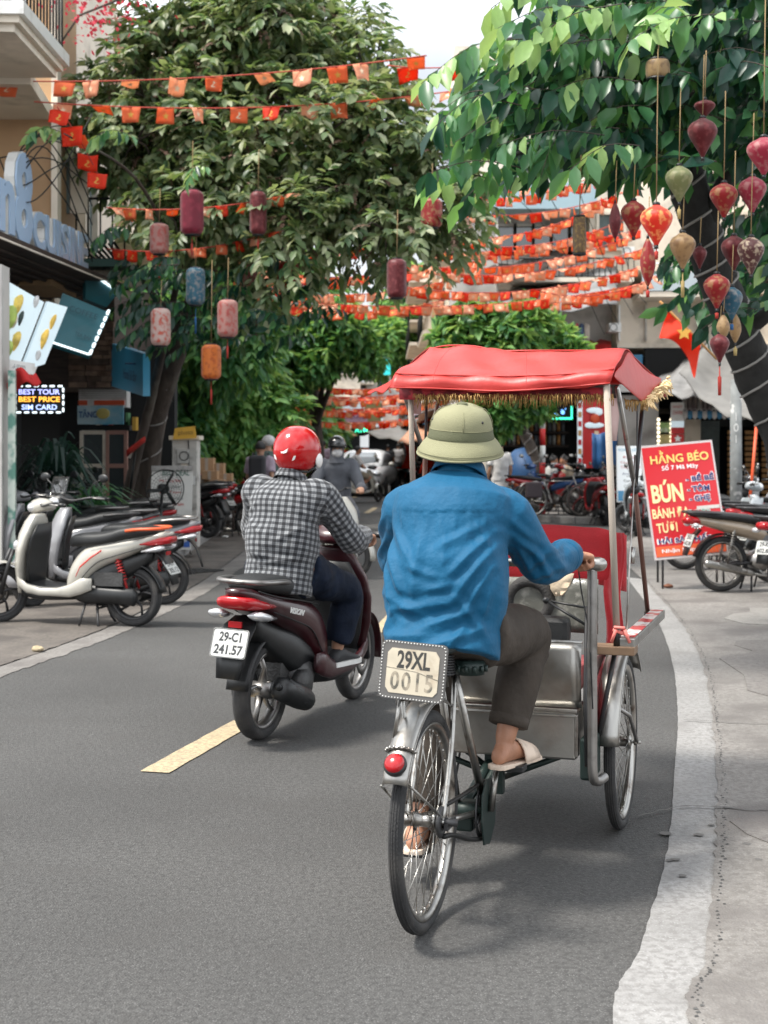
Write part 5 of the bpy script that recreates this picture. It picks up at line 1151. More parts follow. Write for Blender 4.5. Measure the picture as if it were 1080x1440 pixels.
crs = [((.18, 1.20), (.05, 1.06), .013, .009), ((.19, 1.16), (.06, .98), .014, .011), ((.19, 1.11), (.10, .94), .013, .010), ((.185, 1.05), (.15, .92), .012, .008), ((.16, 1.23), (.0, 1.14), .014, .007),
       ((-.16, 1.22), (-.05, 1.08), .014, .008), ((-.17, 1.15), (-.08, .98), .014, .009), ((-.17, 1.07), (-.12, .93), .012, .008), ((-.17, 1.0), (-.0, .94), .015, .010), ((-.16, .95), (.08, .99), .016, .010),
       ((-.04, .90), (.15, .97), .015, .011), ((-.18, .87), (.02, .89), .016, .009), ((.0, .85), (.17, .91), .014, .010), ((.03, 1.22), (.05, 1.0), .018, .007), ((-.04, 1.2), (-.06, .98), .018, .007), ((.09, 1.0), (.18, .86), .012, .009),
       ((.11, 1.25), (.18, 1.13), .011, .007), ((.20, 1.25), (.27, 1.16), .012, .008), ((.2, 1.2), (.3, 1.08), .012, .009), ((.23, 1.06), (.31, 1.13), .011, .009), ((.24, 1.03), (.33, 1.07), .011, .009), ((.27, 1.13), (.30, 1.03), .010, .008),
       ((.30, 1.15), (.34, 1.04), .010, .008), ((.22, 1.15), (.25, 1.04), .011, .008), ((-.22, 1.24), (-.3, 1.14), .012, .009), ((-.23, 1.16), (-.31, 1.08), .012, .009), ((-.2, .84), (-.13, .95), .014, .009), ((.06, .84), (.12, .93), .010, .007), ((-.1, 1.1), (.03, 1.06), .012, .006), ((-.02, 1.02), (.1, 1.05), .012, .006)]
for k in range(7): crs.append(((-.12 + .045 * k, 1.262), (-.115 + .045 * k, 1.20), .008, .0035))
def yoke(co, no):
    z = co[:, 2]; m = np.exp(-np.maximum(np.abs(co[:, 0] - .015) - .13, 0) / .02) * (no[:, 1] < 0)
    d = m * .0028 * (np.exp(-np.maximum(z - 1.262, 0) / .03) * (z > 1.262)); return co + no * d[:, None]
sh = shirt(t, J, M_BLUE, .0068, .024, 'long', crs, hem=-.045, seed=12, wamp=.0024, wscale=22, hunch=.035, wst=1.22, disp2=yoke, hemflare=1.04, slv=.016)
for s_ in (1, -1):
    el, wr = Vector(J['elR' if s_ > 0 else 'elL']), Vector(J['wrR' if s_ > 0 else 'wrL']); d = unit(wr - el); c = el.lerp(wr, .86)
    q = MB(); q.tube([c - d * .035, c - d * .03, c, c + d * .022, c + d * .026], [.056, .062, .060, .056, .05], 22); q.build('cuff', M_BLUE, sh, sub=1)
# seam lines
q = MB(); q.tube([V(x, .158 - .0 + .35 * (x - .015) ** 2 + .001, 1.264) for x in np.linspace(-.13, .16, 20)], .0012, 4)
M_KH = mat('brown_grey_trousers', (.045, .036, .029), .78, var=.25, vscale=8, bump=.5, bscale=38, spec=.25)
tr = trousers(t, J, M_KH, .0085, .02, seed=21, wamp=.0035, length=.86, wd=1.02, cr_=[((.1, .3, .95), (.2, .42, .88), .014, .007), ((.2, .36, .85), (.14, .5, .78), .014, .008), ((.22, .5, .80), (.16, .6, .74), .013, .008), ((.2, .56, .72), (.26, .64, .76), .013, .008), ((.22, .55, .66), (.14, .5, .6), .014, .006), ((.2, .5, .6), (.1, .47, .56), .013, .005), ((.18, .3, .84), (.1, .38, .8), .013, .007)])
kn_, an_ = Vector(J['knR']), Vector(J['anR']); d = unit(an_ - kn_); c = kn_.lerp(an_, .84); q = MB(); q.tube([c - d * .02, c - d * .017, c + d * .012, c + d * .016], [.064, .069, .067, .058], 22); q.build('trouser_cuff', M_KH, tr)
MB().tube([V(.16, .22, .96), V(.175, .26, .93), V(.185, .27, .86), V(.17, .25, .84)], .003, 5).build('pocket_seam', M_KH, tr)
M_SAND = mat('cream_rubber', (.62, .50, .40), .55, dirt=(.3, .24, .19), dlo=.55, dhi=.85, dscale=20)
for s_ in 'RL':
    an, toe = Vector(J['an' + s_]), Vector(J['toe' + s_]); f = unit((toe.x, toe.y, toe.z)); sd = unit(f.cross(V(0, 0, 1))); up = sd.cross(f); b = an - up * .082
    q = MB(); rg = []
    for tt, hw, h_ in ((-.072, .015, .012), (-.06, .032, .016), (0, .037, .014), (.07, .040, .012), (.13, .050, .010), (.18, .047, .010), (.212, .026, .009)): c = b + f * tt; rg.append([c + sd * hw * x - up * (.012 if yv < 0 else -h_ + .012) for x, yv in ((-1, -1), (-.9, -1), (.9, -1), (1, -1), (1, 1), (.85, 1), (-.85, 1), (-1, 1))])
    q.loft(rg); so = q.build('sandal', M_SAND, t, bevel=.003)
    q = MB(); gr = []
    for tt in (.05, .085, .12, .15): c = b + f * tt; hh = .078 - (tt - .05) * .32; gr.append([c + sd * (.053 * math.cos(a)) + up * (hh * math.sin(a) + .0) for a in np.linspace(0, math.pi, 12)])
    q.sheet(gr, .006); q.build('sandal_strap', M_SAND, so)
# sun helmet
M_OLV = mat('olive_canvas', (.215, .21, .12), .8, var=.06, vscale=10, bump=.25, bscale=300); M_OLV2 = mat('dark_olive_band', (.085, .09, .045), .75, bump=.25, bscale=300)
tilt = Matrix.Rotation(R(-6), 3, 'X') @ Matrix.Rotation(R(-4), 3, 'Y'); hc = V(.018, .365, 1.503); MH = Matrix.Translation(hc) @ Matrix.Diagonal((.95, .96, .86, 1)) @ (Matrix.Rotation(R(11), 4, 'X') @ Matrix.Rotation(R(5), 4, 'Y'))
def hatring(z, rx, ry, dz=0): return [MH @ V(rx * math.cos(a), ry * math.sin(a), z + dz * abs(math.sin(a)) ** 3 + (-.004 * math.cos(2 * a))) for a in [2 * math.pi * k / 48 for k in range(48)]]
prof = [(-.064, .138, .168), (-.070, .142, .172), (-.066, .1455, .175), (-.056, .145, .174), (-.042, .140, .167), (-.026, .131, .154), (-.010, .118, .138), (.0, .109, .127), (.004, .108, .1255), (.03, .1065, .124), (.055, .103, .120), (.078, .094, .109), (.098, .078, .091), (.111, .054, .063), (.118, .022, .026)]
q = MB(); rgs = [hatring(z, a_, b_, -.008 if z < .0 else 0) for z, a_, b_ in prof]; q.loft(rgs, caps=True); hat = q.build('sun_helmet', M_OLV, t, sub=1)
q = MB(); q.loft([hatring(z, a_, b_) for z, a_, b_ in ((-.006, .114, .133), (-.004, .1145, .1335), (.008, .1105, .1285), (.026, .1085, .126), (.029, .1065, .124))], caps=False); q.build('hat_band', M_OLV2, hat)
q = MB(); q.tube(hatring(.030, .107, .1245), .0013, 5, loop=True); q.tube(hatring(-.052, .145, .174, -.006), .0012, 5, loop=True); q.tube(hatring(-.066, .146, .1755, -.008), .004, 6, loop=True); q.build('stitching', M_OLV, hat)
for k in (0, 1, 2, 3):
    a = R(-90 + 20) + k * R(90); q = MB(); q.tube([MH @ V(rx * math.cos(a) * 1.008, ry * math.sin(a) * 1.008, z + .001) for z, rx, ry in ((.030, .1065, .124), (.055, .103, .120), (.078, .094, .109), (.098, .078, .091), (.116, .036, .042))], .0013, 5); q.build('crown_seam', M_OLV, hat)
q = MB(); q.tube([MH @ V(0, 0, .114), MH @ V(0, 0, .121), MH @ V(0, 0, .125)], [.019, .017, .009], 16); q.build('top_button', M_OLV2, hat)
for a in (-.5, 3.6, 1.2, 2.2): q = MB(); q.ell(MH @ V(.098 * math.cos(a), .1145 * math.sin(a), .062), .0048, 8, 6); q.build('eyelet', M_DST, hat)
hr_ = hair(t, J['head'], M3, 1.03, mat('greying_hair', (.03, .027, .025), .7, bump=.6, bscale=160))
# ------------------------------------------------------------------ foliage
def leaf_mat(name, c, t_, rough=.42):
    return mat(name, c, rough, var=.18, vscale=3, spec=.45, tl=.32, vcol=t_)
LEAFS = {'dull': [leaf_mat('dull_leaf_a', (.11, .165, .075), (.28, .40, .10)), leaf_mat('dull_leaf_b', (.18, .225, .12), (.38, .47, .15)), leaf_mat('dull_leaf_c', (.32, .35, .22), (.45, .5, .2)), leaf_mat('dull_leaf_d', (.05, .09, .045), (.12, .22, .07))],
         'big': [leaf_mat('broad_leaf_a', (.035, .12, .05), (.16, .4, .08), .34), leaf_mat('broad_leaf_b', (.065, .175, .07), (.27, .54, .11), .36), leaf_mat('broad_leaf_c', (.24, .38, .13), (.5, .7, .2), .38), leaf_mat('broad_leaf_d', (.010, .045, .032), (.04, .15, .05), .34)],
         'mid': [leaf_mat('mid_leaf_a', (.09, .23, .07), (.28, .55, .1)), leaf_mat('mid_leaf_b', (.16, .32, .1), (.42, .65, .14)), leaf_mat('mid_leaf_c', (.2, .34, .1), (.45, .65, .14)), leaf_mat('mid_leaf_d', (.045, .14, .055), (.15, .36, .09))]}
M_SEED = mat('brown_seed_spray', (.16, .095, .07), .8, var=.3, vscale=30)
M_BARK = mat('dark_bark', (.055, .042, .034), .9, var=.35, vscale=9, bump=1, bscale=24, stretch=(1, 1, .35), dirt=(.12, .11, .09), dlo=.55, dhi=.75, dscale=5)
M_BARKB = mat('blackish_bark', (.02, .019, .018), .9, var=.35, vscale=9, bump=1, bscale=24)
M_CORD = mat('pale_cord', (.27, .255, .24), .6)
LT_V = np.array([(0, 0, 0), (-.36, .28, .05), (0, .28, -.02), (.36, .28, .05), (-.42, .62, .03), (0, .62, -.05), (.42, .62, .03), (0, 1, -.16)], float)
LT_F = [(0, 2, 1), (0, 3, 2), (1, 2, 5, 4), (2, 3, 6, 5), (4, 5, 7), (5, 6, 7)]
def leaf_mats4(pos, dr, nr, ln, wd):
    d = dr / np.linalg.norm(dr, axis=1, keepdims=True); n = nr - d * np.sum(nr * d, 1, keepdims=True); n /= np.maximum(np.linalg.norm(n, axis=1, keepdims=True), 1e-6); s_ = np.cross(d, n)
    return pos, s_ * wd[:, None], d * ln[:, None], n * ln[:, None]
def leaf_cloud(name, parent, A, mi, mats, kind='stuff'):
    pos, sx, dy, nz_ = A; N = len(pos); nv = len(LT_V)
    co = (pos[:, None, :] + LT_V[None, :, 0:1] * sx[:, None, :] + LT_V[None, :, 1:2] * dy[:, None, :] + LT_V[None, :, 2:3] * nz_[:, None, :]).reshape(-1, 3)
    me = bpy.data.meshes.new(name); me.vertices.add(N * nv); me.vertices.foreach_set('co', co.astype(np.float32).ravel())
    lens = np.array([len(f) for f in LT_F]); loops = np.concatenate([np.array(f) for f in LT_F]); L_ = len(loops); F = len(LT_F)
    me.loops.add(N * L_); me.loops.foreach_set('vertex_index', (loops[None, :] + nv * np.arange(N)[:, None]).ravel().astype(np.int32))
    starts = np.concatenate([[0], np.cumsum(lens)[:-1]]); me.polygons.add(N * F)
    me.polygons.foreach_set('loop_start', (starts[None, :] + L_ * np.arange(N)[:, None]).ravel().astype(np.int32))
    me.polygons.foreach_set('material_index', np.repeat(mi, F).astype(np.int32)); 
    for m_ in mats: me.materials.append(m_)
    me.update(calc_edges=True); me.polygons.foreach_set('use_smooth', [True] * (N * F))
    o = bpy.data.objects.new(name, me); COL.objects.link(o); o.parent = parent
    if kind: o['kind'] = kind
    return o
LEAFMESH = {}
def single_leaves(parent, A, mi, mats, idx):
    """the largest leaves as parts of their own, sharing one mesh for each tone"""
    for i in idx:
        m_ = mats[mi[i]]
        if m_.name not in LEAFMESH:
            me = bpy.data.meshes.new('leaf'); me.from_pydata([tuple(v) for v in LT_V], [], LT_F); me.materials.append(m_)
            for p in me.polygons: p.use_smooth = True
            LEAFMESH[m_.name] = me
        o = bpy.data.objects.new('leaf', LEAFMESH[m_.name]); COL.objects.link(o); o.parent = parent; M = Matrix.Identity(4)
        for r_ in range(3): M[r_][0] = A[1][i][r_]; M[r_][1] = A[2][i][r_]; M[r_][2] = A[3][i][r_]; M[r_][3] = A[0][i][r_]
        o.matrix_local = M
def sprigs(centers, outs, rng, nl=12, tw=.38, ll=(.10, .16), wr=.42, droop=.5, whorl=False):
    """leaves along drooping twigs"""
    N = len(centers); pos = []; dr = []; nr = []
    o = outs + rng.normal(size=(N, 3)) * .45; o[:, 2] -= droop * rng.uniform(0, 1, N); o /= np.linalg.norm(o, axis=1, keepdims=True)
    sd = np.cross(o, [0, 0, 1.0]) + rng.normal(size=(N, 3)) * .15; sd /= np.maximum(np.linalg.norm(sd, axis=1, keepdims=True), 1e-6)
    for k in range(nl):
        t = (k // 2 + .5) / (nl / 2); s_ = 1 if k % 2 else -1
        if whorl:
            a = 2 * math.pi * k / nl + rng.uniform(0, 6.28, N); up = np.cross(sd, o); p = centers + rng.normal(size=(N, 3)) * .02
            d = np.cos(a)[:, None] * sd + np.sin(a)[:, None] * np.cross(o, sd) + o * .45; d[:, 2] -= .35
        else:
            p = centers + o * (t * tw) + np.array([0, 0, -1.0]) * (t * t * tw * .35); d = sd * s_ * (1 - .45 * t) + o * (.35 + .6 * t) + rng.normal(size=(N, 3)) * .22; d[:, 2] -= .38
        n = np.tile([0, 0, 1.0], (N, 1)) + rng.normal(size=(N, 3)) * .4 + o * .3
        pos.append(p); dr.append(d); nr.append(n)
    pos = np.concatenate(pos); dr = np.concatenate(dr); nr = np.concatenate(nr); ln = rng.uniform(ll[0], ll[1], len(pos))
    return pos, dr, nr, ln, ln * wr * rng.uniform(.85, 1.2, len(pos))
def blobs_pts(bl, n, rng, shell=.45):
    """points through ellipsoids, weighted to the outer shell; outward direction too"""
    w_ = np.array([b[3] ** 2 for b in bl]); idx = rng.choice(len(bl), n, p=w_ / w_.sum()); B = np.array([[b[0][0], b[0][1], b[0][2]] for b in bl]); Rr = np.array([b[3] for b in bl])
    u = rng.normal(size=(n, 3)); u /= np.linalg.norm(u, axis=1, keepdims=True); rad = rng.uniform(shell, 1, n) ** .6 * Rr[idx] * (1 + .22 * np.sin(u[:, 0] * 5 + idx) * np.sin(u[:, 2] * 6 + idx * 2))
    return B[idx] + u * rad[:, None], u, idx
def blob(px, py, d, rpx): return (P(px, py, d), 0, 0, rpx / FPX * d)
def limb(parent, pts, rs, m, name='limb', n=10):
    p = cr(pts, 6); rr = np.interp(np.linspace(0, 1, len(p)), np.linspace(0, 1, len(rs)), rs); mb = MB(); mb.tube(p, [float(x) for x in rr], n)
    r_ = random.Random(int(p[0].x * 100) % 97); mb.v = [(v[0] + r_.uniform(-1, 1) * rs[0] * .06, v[1] + r_.uniform(-1, 1) * rs[0] * .06, v[2]) for v in mb.v]
    return mb.build(name, m, parent)
def cord_wrap(parent, pts, r0, turns, m=M_CORD, name='wrapped_cord', th=.011):
    p = cr(pts, 8); n = turns * 14; out = []
    for i in range(n):
        f = i / (n - 1) * (len(p) - 1); k = min(int(f), len(p) - 2); q = p[k].lerp(p[k + 1], f - k); ax = (p[k + 1] - p[k]).normalized(); u = ax.cross(V(0, 1, 0)).normalized(); v = ax.cross(u)
        rr = np.interp(i / n, np.linspace(0, 1, len(r0)), r0) + th * .6; a = 2 * math.pi * turns * i / n + .7 * math.sin(i * .09); out.append(q + (u * math.cos(a) + v * math.sin(a)) * rr)
    return MB().tube(out, th, 5).build(name, m, parent)
def clumps(bl, n, r0, r1, seed):
    rng = np.random.default_rng(seed); c, u, i = blobs_pts(bl, n, rng, .35); return [(Vector(p), 0, 0, rng.uniform(r0, r1)) for p in c]
def make_tree(name, label, base, bl, leafset, n, ll, seed, trunk, tr_r, limbs, bark=M_BARK, nl=12, tw=.38, wr=.42, singles=0, seeds=0, group=None, cord=None, whorl=False, droop=.5, tone=(.3, .35, .2, .15)):
    t = thing(name, label, 'tree', base, 0, group); b = Vector(base); rng = np.random.default_rng(seed)
    loc = lambda q: Vector(q) - b
    limb(t, [loc(q) for q in trunk], tr_r, bark, 'trunk', 14)
    for pts, rs_ in limbs: limb(t, [loc(q) for q in pts], rs_, bark)
    if cord: cord_wrap(t, [loc(q) for q in trunk[:cord[0]]], tr_r, cord[1])
    c, u, idx = blobs_pts(bl, n, rng); c = c - np.array(b)
    pos, dr, nr, ln, wd = sprigs(c, u, rng, nl, tw, ll, wr, droop, whorl)
    A = leaf_mats4(pos, dr, nr, ln, wd); mi = rng.choice(4, len(pos), p=tone); mats = LEAFS[leafset]
    keep = np.ones(len(pos), bool)
    if singles:
        w_ = pos + np.array(b); score = w_[:, 1] + 1e3 * ((np.abs(w_[:, 0] / w_[:, 1]) > .265) | ((w_[:, 2] - 1.45) / w_[:, 1] > .31))
        idx = np.argsort(score)[:singles]; single_leaves(t, A, mi, mats, idx); keep[idx] = False
    K = lambda a_: a_[keep]
    leaf_cloud('crown', t, tuple(K(a_) for a_ in A), mi[keep], mats)
    # twigs inside the crown
    tg = MB(); r_ = random.Random(seed)
    for k in range(min(300, n // 6)):
        q = Vector(c[k * 5 % n]); bb = Vector(np.array(bl[idx_of(c[k * 5 % n] + np.array(b), bl)][0])) - b; tg.tube([bb, bb.lerp(q, .6) + V(0, 0, .08), q], [.03 * tr_r[0] * 4, .014 * tr_r[0] * 4, .004], 4)
    tg.build('twigs', bark, t, kind='stuff')
    if seeds:
        c2, u2, _ = blobs_pts(bl, seeds, rng, .8); c2 = c2 - np.array(b); p2, d2, n2, l2, w2 = sprigs(c2, u2, rng, 16, .22, (.03, .055), .7, .2); leaf_cloud('seed_sprays', t, leaf_mats4(p2, d2, n2, l2, w2), np.zeros(len(p2), int), [M_SEED])
    return t
def idx_of(p, bl): return int(np.argmin([np.linalg.norm(p - np.array(b[0])) / b[3] for b in bl]))
# the large tree on the left pavement
T1 = [V(-3.55, 20.6, 0), P(212, 620, 20.4), P(232, 540, 20), P(252, 480, 19.6), P(276, 420, 19.2), P(300, 350, 18.9), P(322, 280, 18.7)]
BL1 = [blob(*q) for q in ((205, 130, 18.6, 92), (300, 75, 18.6, 85), (400, 85, 18.2, 95), (495, 150, 18, 85), (560, 215, 17.6, 80), (600, 285, 17.4, 58), (225, 215, 18.2, 92), (330, 195, 18.4, 120), (430, 240, 17.6, 110), (515, 300, 17.2, 68), (295, 300, 17.6, 66), (205, 290, 17.8, 52), (400, 325, 17, 48), (622, 325, 17, 30), (505, 368, 16.8, 26), (350, 385, 17.6, 22), (480, 60, 18.6, 45), (350, 15, 18.8, 60), (250, 25, 18.8, 50), (150, 160, 18.4, 40))]
make_tree('street_tree', 'large leaning tree with cord wound trunk and broad dull green crown, left pavement', (-3.55, 20.6, 0), clumps(BL1, 150, .28, .5, 4), 'dull', 2700, (.12, .21), 5, T1, [.20, .17, .16, .15, .14, .12, .09],
          [([P(276, 420, 19.2), P(262, 360, 18.8), P(230, 280, 18.6), P(205, 200, 18.6)], [.10, .08, .06, .03]), ([P(300, 350, 18.9), P(370, 290, 18.4), P(450, 230, 18), P(540, 200, 17.6)], [.11, .09, .07, .03]), ([P(322, 280, 18.7), P(350, 200, 18.6), P(400, 100, 18.4)], [.09, .07, .03]), ([P(322, 280, 18.7), P(290, 180, 18.6), P(290, 80, 18.6)], [.08, .05, .02]), ([P(370, 290, 18.4), P(440, 300, 17.8), P(520, 310, 17.4)], [.07, .05, .02])],
          singles=300, seeds=800, wr=.5, cord=(4, 8), tone=(.32, .32, .2, .16))
# pale rows of leaves hanging low on the left
def frond(pts, n, ll, wd, rng, tone, down=.9):
    down = rng.uniform(.25, 1.1); tw = rng.normal() * .5
    p = cr(pts, 8); N = n; pos = []; dr = []; nr = []; mi = []
    for k in range(N):
        f = (k + .5) / N * (len(p) - 1); i = min(int(f), len(p) - 2); q = p[i].lerp(p[i + 1], f - i); ax = (p[i + 1] - p[i]).normalized(); s_ = ax.cross(V(0, 0, 1)).normalized() * (1 if k % 2 else -1)
        d = s_ * .55 + ax * .35 + V(0, 0, -down) + Vector(rng.normal(size=3)) * .26; nn = s_ * (.8 + tw) + V(tw, -.6, .5 + .4 * (1 - down)) + Vector(rng.normal(size=3)) * .32
        pos.append(q); dr.append(d); nr.append(nn); mi.append(rng.choice(4, p=tone))
    ln = rng.uniform(ll[0], ll[1], N); return np.array(pos), np.array(dr), np.array(nr), ln, ln * wd, np.array(mi)
def frond_tree(name, label, base, trunk, tr_r, limbs, fronds, leafset, ll, wd, singles, seed, bark, cord=None, tones=None, group=None):
    t = thing(name, label, 'tree', base, 0, group); b = Vector(base); rng = np.random.default_rng(seed); loc = lambda q: Vector(q) - b
    if trunk: limb(t, [loc(q) for q in trunk], tr_r, bark, 'trunk', 16)
    for pts, rs_ in limbs: limb(t, [loc(q) for q in pts], rs_, bark)
    if cord: cord_wrap(t, [loc(q) for q in trunk], tr_r, cord)
    acc = [[] for _ in range(6)]; st = MB()
    for pts, n, tn in fronds:
        r_ = frond([loc(q) for q in pts], n, ll, wd, rng, tn); [a.append(x) for a, x in zip(acc, r_)]; st.tube(cr([loc(q) for q in pts], 3), [.004, .002], 4)
    st.build('stalks', bark if bark != M_BARKB else M_BARK, t, kind='stuff')
    pos, dr, nr, ln, wdt, mi = [np.concatenate(a) for a in acc]; A = leaf_mats4(pos, dr, nr, ln, wdt); mats = LEAFS[leafset]; keep = np.ones(len(pos), bool)
    w_ = pos + np.array(b); score = w_[:, 1] + 1e3 * ((np.abs(w_[:, 0] / w_[:, 1]) > .268) | ((w_[:, 2] - 1.45) / w_[:, 1] > .315)); idx = np.argsort(score)[:singles]; single_leaves(t, A, mi, mats, idx); keep[idx] = False
    if keep.any(): leaf_cloud('crown', t, tuple(a_[keep] for a_ in A), mi[keep], mats)
    return t
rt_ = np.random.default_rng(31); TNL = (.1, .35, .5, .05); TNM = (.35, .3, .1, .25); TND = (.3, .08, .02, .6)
FR = []
def FRD(x0, y0, x1, y1, d, n, tn, rise=14): FR.append(([P(x1, y1, d + .25), P((x0 + x1) / 2, (y0 + y1) / 2 - rise, d + .1), P(x0, y0, d)], n, tn))
for q in ((592, 118, 735, 55, 8.6, 22, TNL, 22), (598, 245, 740, 238, 8.7, 18, TNM, 16), (600, 262, 690, 252, 8.9, 12, TNL), (660, 150, 800, 60, 8.4, 20, TNM), (640, 200, 780, 150, 8.9, 18, TNM), (700, 205, 850, 190, 8.5, 20, TNM), (740, 60, 880, 5, 8.3, 20, TNL), (800, 240, 900, 205, 8.4, 12, TNL, 18), (690, 12, 800, -30, 8.6, 16, TNL),
          (720, 100, 860, 55, 8.6, 20, TNM), (880, 60, 1010, 20, 8.2, 18, TNL), (900, 40, 960, 10, 8.3, 10, TNL), (770, 130, 900, 115, 8.6, 18, TNM), (760, 250, 790, 190, 8.7, 8, TNM), (870, 215, 930, 140, 8.9, 12, TND), (650, 285, 720, 240, 9.2, 10, TNM), (610, 180, 700, 130, 9.0, 14, TNM), (700, 40, 830, 10, 8.5, 18, TNL)): FRD(*q)
for k in range(370):
    while True:
        x = rt_.uniform(610, 1130); y = rt_.uniform(-60, 470); lim = 250 + 20 * math.sin(x * .03) - (40 if x < 700 else 0) if x < 905 else (200 if x < 985 else 470)
        low = max(-60, 150 - (x - 610) * 1.15)
        if low < y < lim and not (x > 985 and y > 230 and rt_.uniform() < .86): break
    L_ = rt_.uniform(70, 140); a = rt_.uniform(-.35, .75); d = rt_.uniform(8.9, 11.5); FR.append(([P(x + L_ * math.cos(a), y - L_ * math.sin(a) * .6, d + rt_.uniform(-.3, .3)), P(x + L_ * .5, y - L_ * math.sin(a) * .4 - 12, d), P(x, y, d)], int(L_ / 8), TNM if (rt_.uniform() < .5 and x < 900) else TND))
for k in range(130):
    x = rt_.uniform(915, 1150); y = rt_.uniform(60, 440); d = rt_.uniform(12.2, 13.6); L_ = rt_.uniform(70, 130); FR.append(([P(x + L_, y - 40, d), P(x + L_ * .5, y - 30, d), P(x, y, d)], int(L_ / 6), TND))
TR2 = [V(3.62, 12.0, 0), P(1110, 640, 11.9), P(1068, 540, 11.8), P(1040, 470, 11.7), P(1012, 400, 11.6), P(988, 330, 11.5), P(962, 240, 11.4), P(935, 150, 11.2), P(910, 60, 11.1), P(900, -40, 11)]
frond_tree('broadleaf_tree', 'dark barked tree with large glossy leaves leaning in from the right, ringed with pale cord', (3.62, 12.0, 0), TR2, [.20, .19, .175, .16, .16, .155, .15, .14, .12, .1],
           [([P(988, 330, 11.5), P(1030, 240, 11.3), P(1100, 160, 11.2)], [.10, .07, .05]), ([P(935, 150, 11.2), P(1000, 130, 11), P(1090, 120, 10.8)], [.09, .08, .07]), ([P(950, 200, 11.3), P(860, 120, 10.4), P(740, 60, 9.4), P(690, 70, 8.9)], [.08, .05, .03, .012]), ([P(920, 90, 11.1), P(820, 20, 10), P(720, -20, 9.2)], [.07, .04, .02]), ([P(960, 230, 11.3), P(880, 215, 10.2), P(780, 205, 9.2), P(700, 225, 8.9)], [.06, .04, .02, .01]), ([P(910, 60, 11.1), P(960, -20, 10)], [.07, .05]), ([P(1040, 470, 11.7), P(1075, 445, 11.6), P(1120, 400, 11.6)], [.08, .06, .04])],
           FR, 'big', (.13, .25), .5, 300, 33, M_BARKB, cord=19)
F3 = []; r3 = np.random.default_rng(8)
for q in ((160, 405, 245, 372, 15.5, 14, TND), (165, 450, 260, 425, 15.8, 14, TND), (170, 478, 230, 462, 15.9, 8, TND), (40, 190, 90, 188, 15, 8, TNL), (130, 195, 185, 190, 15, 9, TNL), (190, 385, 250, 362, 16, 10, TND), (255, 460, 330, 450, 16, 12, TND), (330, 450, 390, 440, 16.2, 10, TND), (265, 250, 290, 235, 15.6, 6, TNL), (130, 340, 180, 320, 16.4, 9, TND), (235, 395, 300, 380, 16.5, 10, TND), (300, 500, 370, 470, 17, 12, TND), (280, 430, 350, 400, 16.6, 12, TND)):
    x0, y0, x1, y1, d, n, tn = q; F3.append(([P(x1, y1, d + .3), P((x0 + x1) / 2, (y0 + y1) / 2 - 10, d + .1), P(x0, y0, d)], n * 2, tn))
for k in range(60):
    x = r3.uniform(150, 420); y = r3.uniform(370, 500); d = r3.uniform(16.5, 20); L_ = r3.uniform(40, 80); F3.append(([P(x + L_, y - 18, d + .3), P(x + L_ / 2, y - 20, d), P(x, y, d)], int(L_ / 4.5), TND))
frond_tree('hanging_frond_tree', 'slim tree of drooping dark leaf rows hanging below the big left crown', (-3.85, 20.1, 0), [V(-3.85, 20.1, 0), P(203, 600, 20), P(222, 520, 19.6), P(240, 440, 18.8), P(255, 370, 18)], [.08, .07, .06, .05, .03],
           [([P(240, 440, 18.8), P(200, 390, 17.5), P(250, 372, 16)], [.035, .03, .01]), ([P(255, 370, 18), P(190, 250, 16.5), P(90, 188, 15)], [.03, .02, .008])], F3, 'big', (.15, .22), .42, 60, 8, M_BARK)
# trees further along the street
def simple_tree(label, base, bl, n, ll, seed, h0, tr=.16, leafset='mid', whorl=False, tone=(.3, .3, .2, .2), nl=12, tw=.5, group='street trees further along', cord=None):
    b = Vector(base); top = bl[0][0]; pts = [b, b.lerp(Vector((b.x, b.y, top.z)), .35) + V(.08, 0, 0), V(b.x * .6 + top.x * .4, b.y, b.z + (top.z - b.z) * .65), Vector(top)]
    lim = [([pts[1].lerp(pts[2], .6), pts[2].lerp(Vector(q[0]), .5) + V(0, 0, .2), Vector(q[0])], [tr * .5, tr * .3, tr * .1]) for q in bl[1:5]]
    return make_tree('street_tree', label, base, bl, leafset, n, ll, seed, pts, [tr, tr * .85, tr * .7, tr * .4], lim, nl=nl, tw=tw, group=group, whorl=whorl, tone=tone, cord=cord)
simple_tree('rounded dark green tree with whorled leaves behind the red helmet rider', (-1.6, 33, 0), [blob(*q) for q in ((440, 480, 32, 55), (380, 510, 32, 60), (480, 470, 31, 45), (420, 440, 32, 45), (510, 500, 31, 30), (350, 470, 32, 50), (450, 515, 31, 22))], 1500, (.2, .34), 61, 4, nl=8, whorl=True, tone=(.35, .25, .1, .3))
simple_tree('bright yellow green tree in front of the left shop row', (-4.0, 29, 0), [blob(*q) for q in ((330, 555, 28, 50), (370, 590, 28, 40), (290, 545, 28, 50), (320, 600, 28, 45), (260, 560, 28, 45), (355, 525, 28, 30), (300, 620, 28, 35), (240, 520, 27, 40))], 1700, (.18, .30), 62, 3, nl=10, tone=(.3, .35, .25, .1))
simple_tree('dark tree filling the gap between the left shops and the leaning trunk', (-5.6, 30, 0), [blob(*q) for q in ((230, 480, 26, 60), (200, 540, 26, 45), (270, 500, 26, 50), (330, 470, 25, 45), (180, 470, 26, 40), (235, 600, 26, 40), (290, 440, 25, 40))], 1500, (.18, .3), 63, 3, tone=(.3, .15, .05, .5))
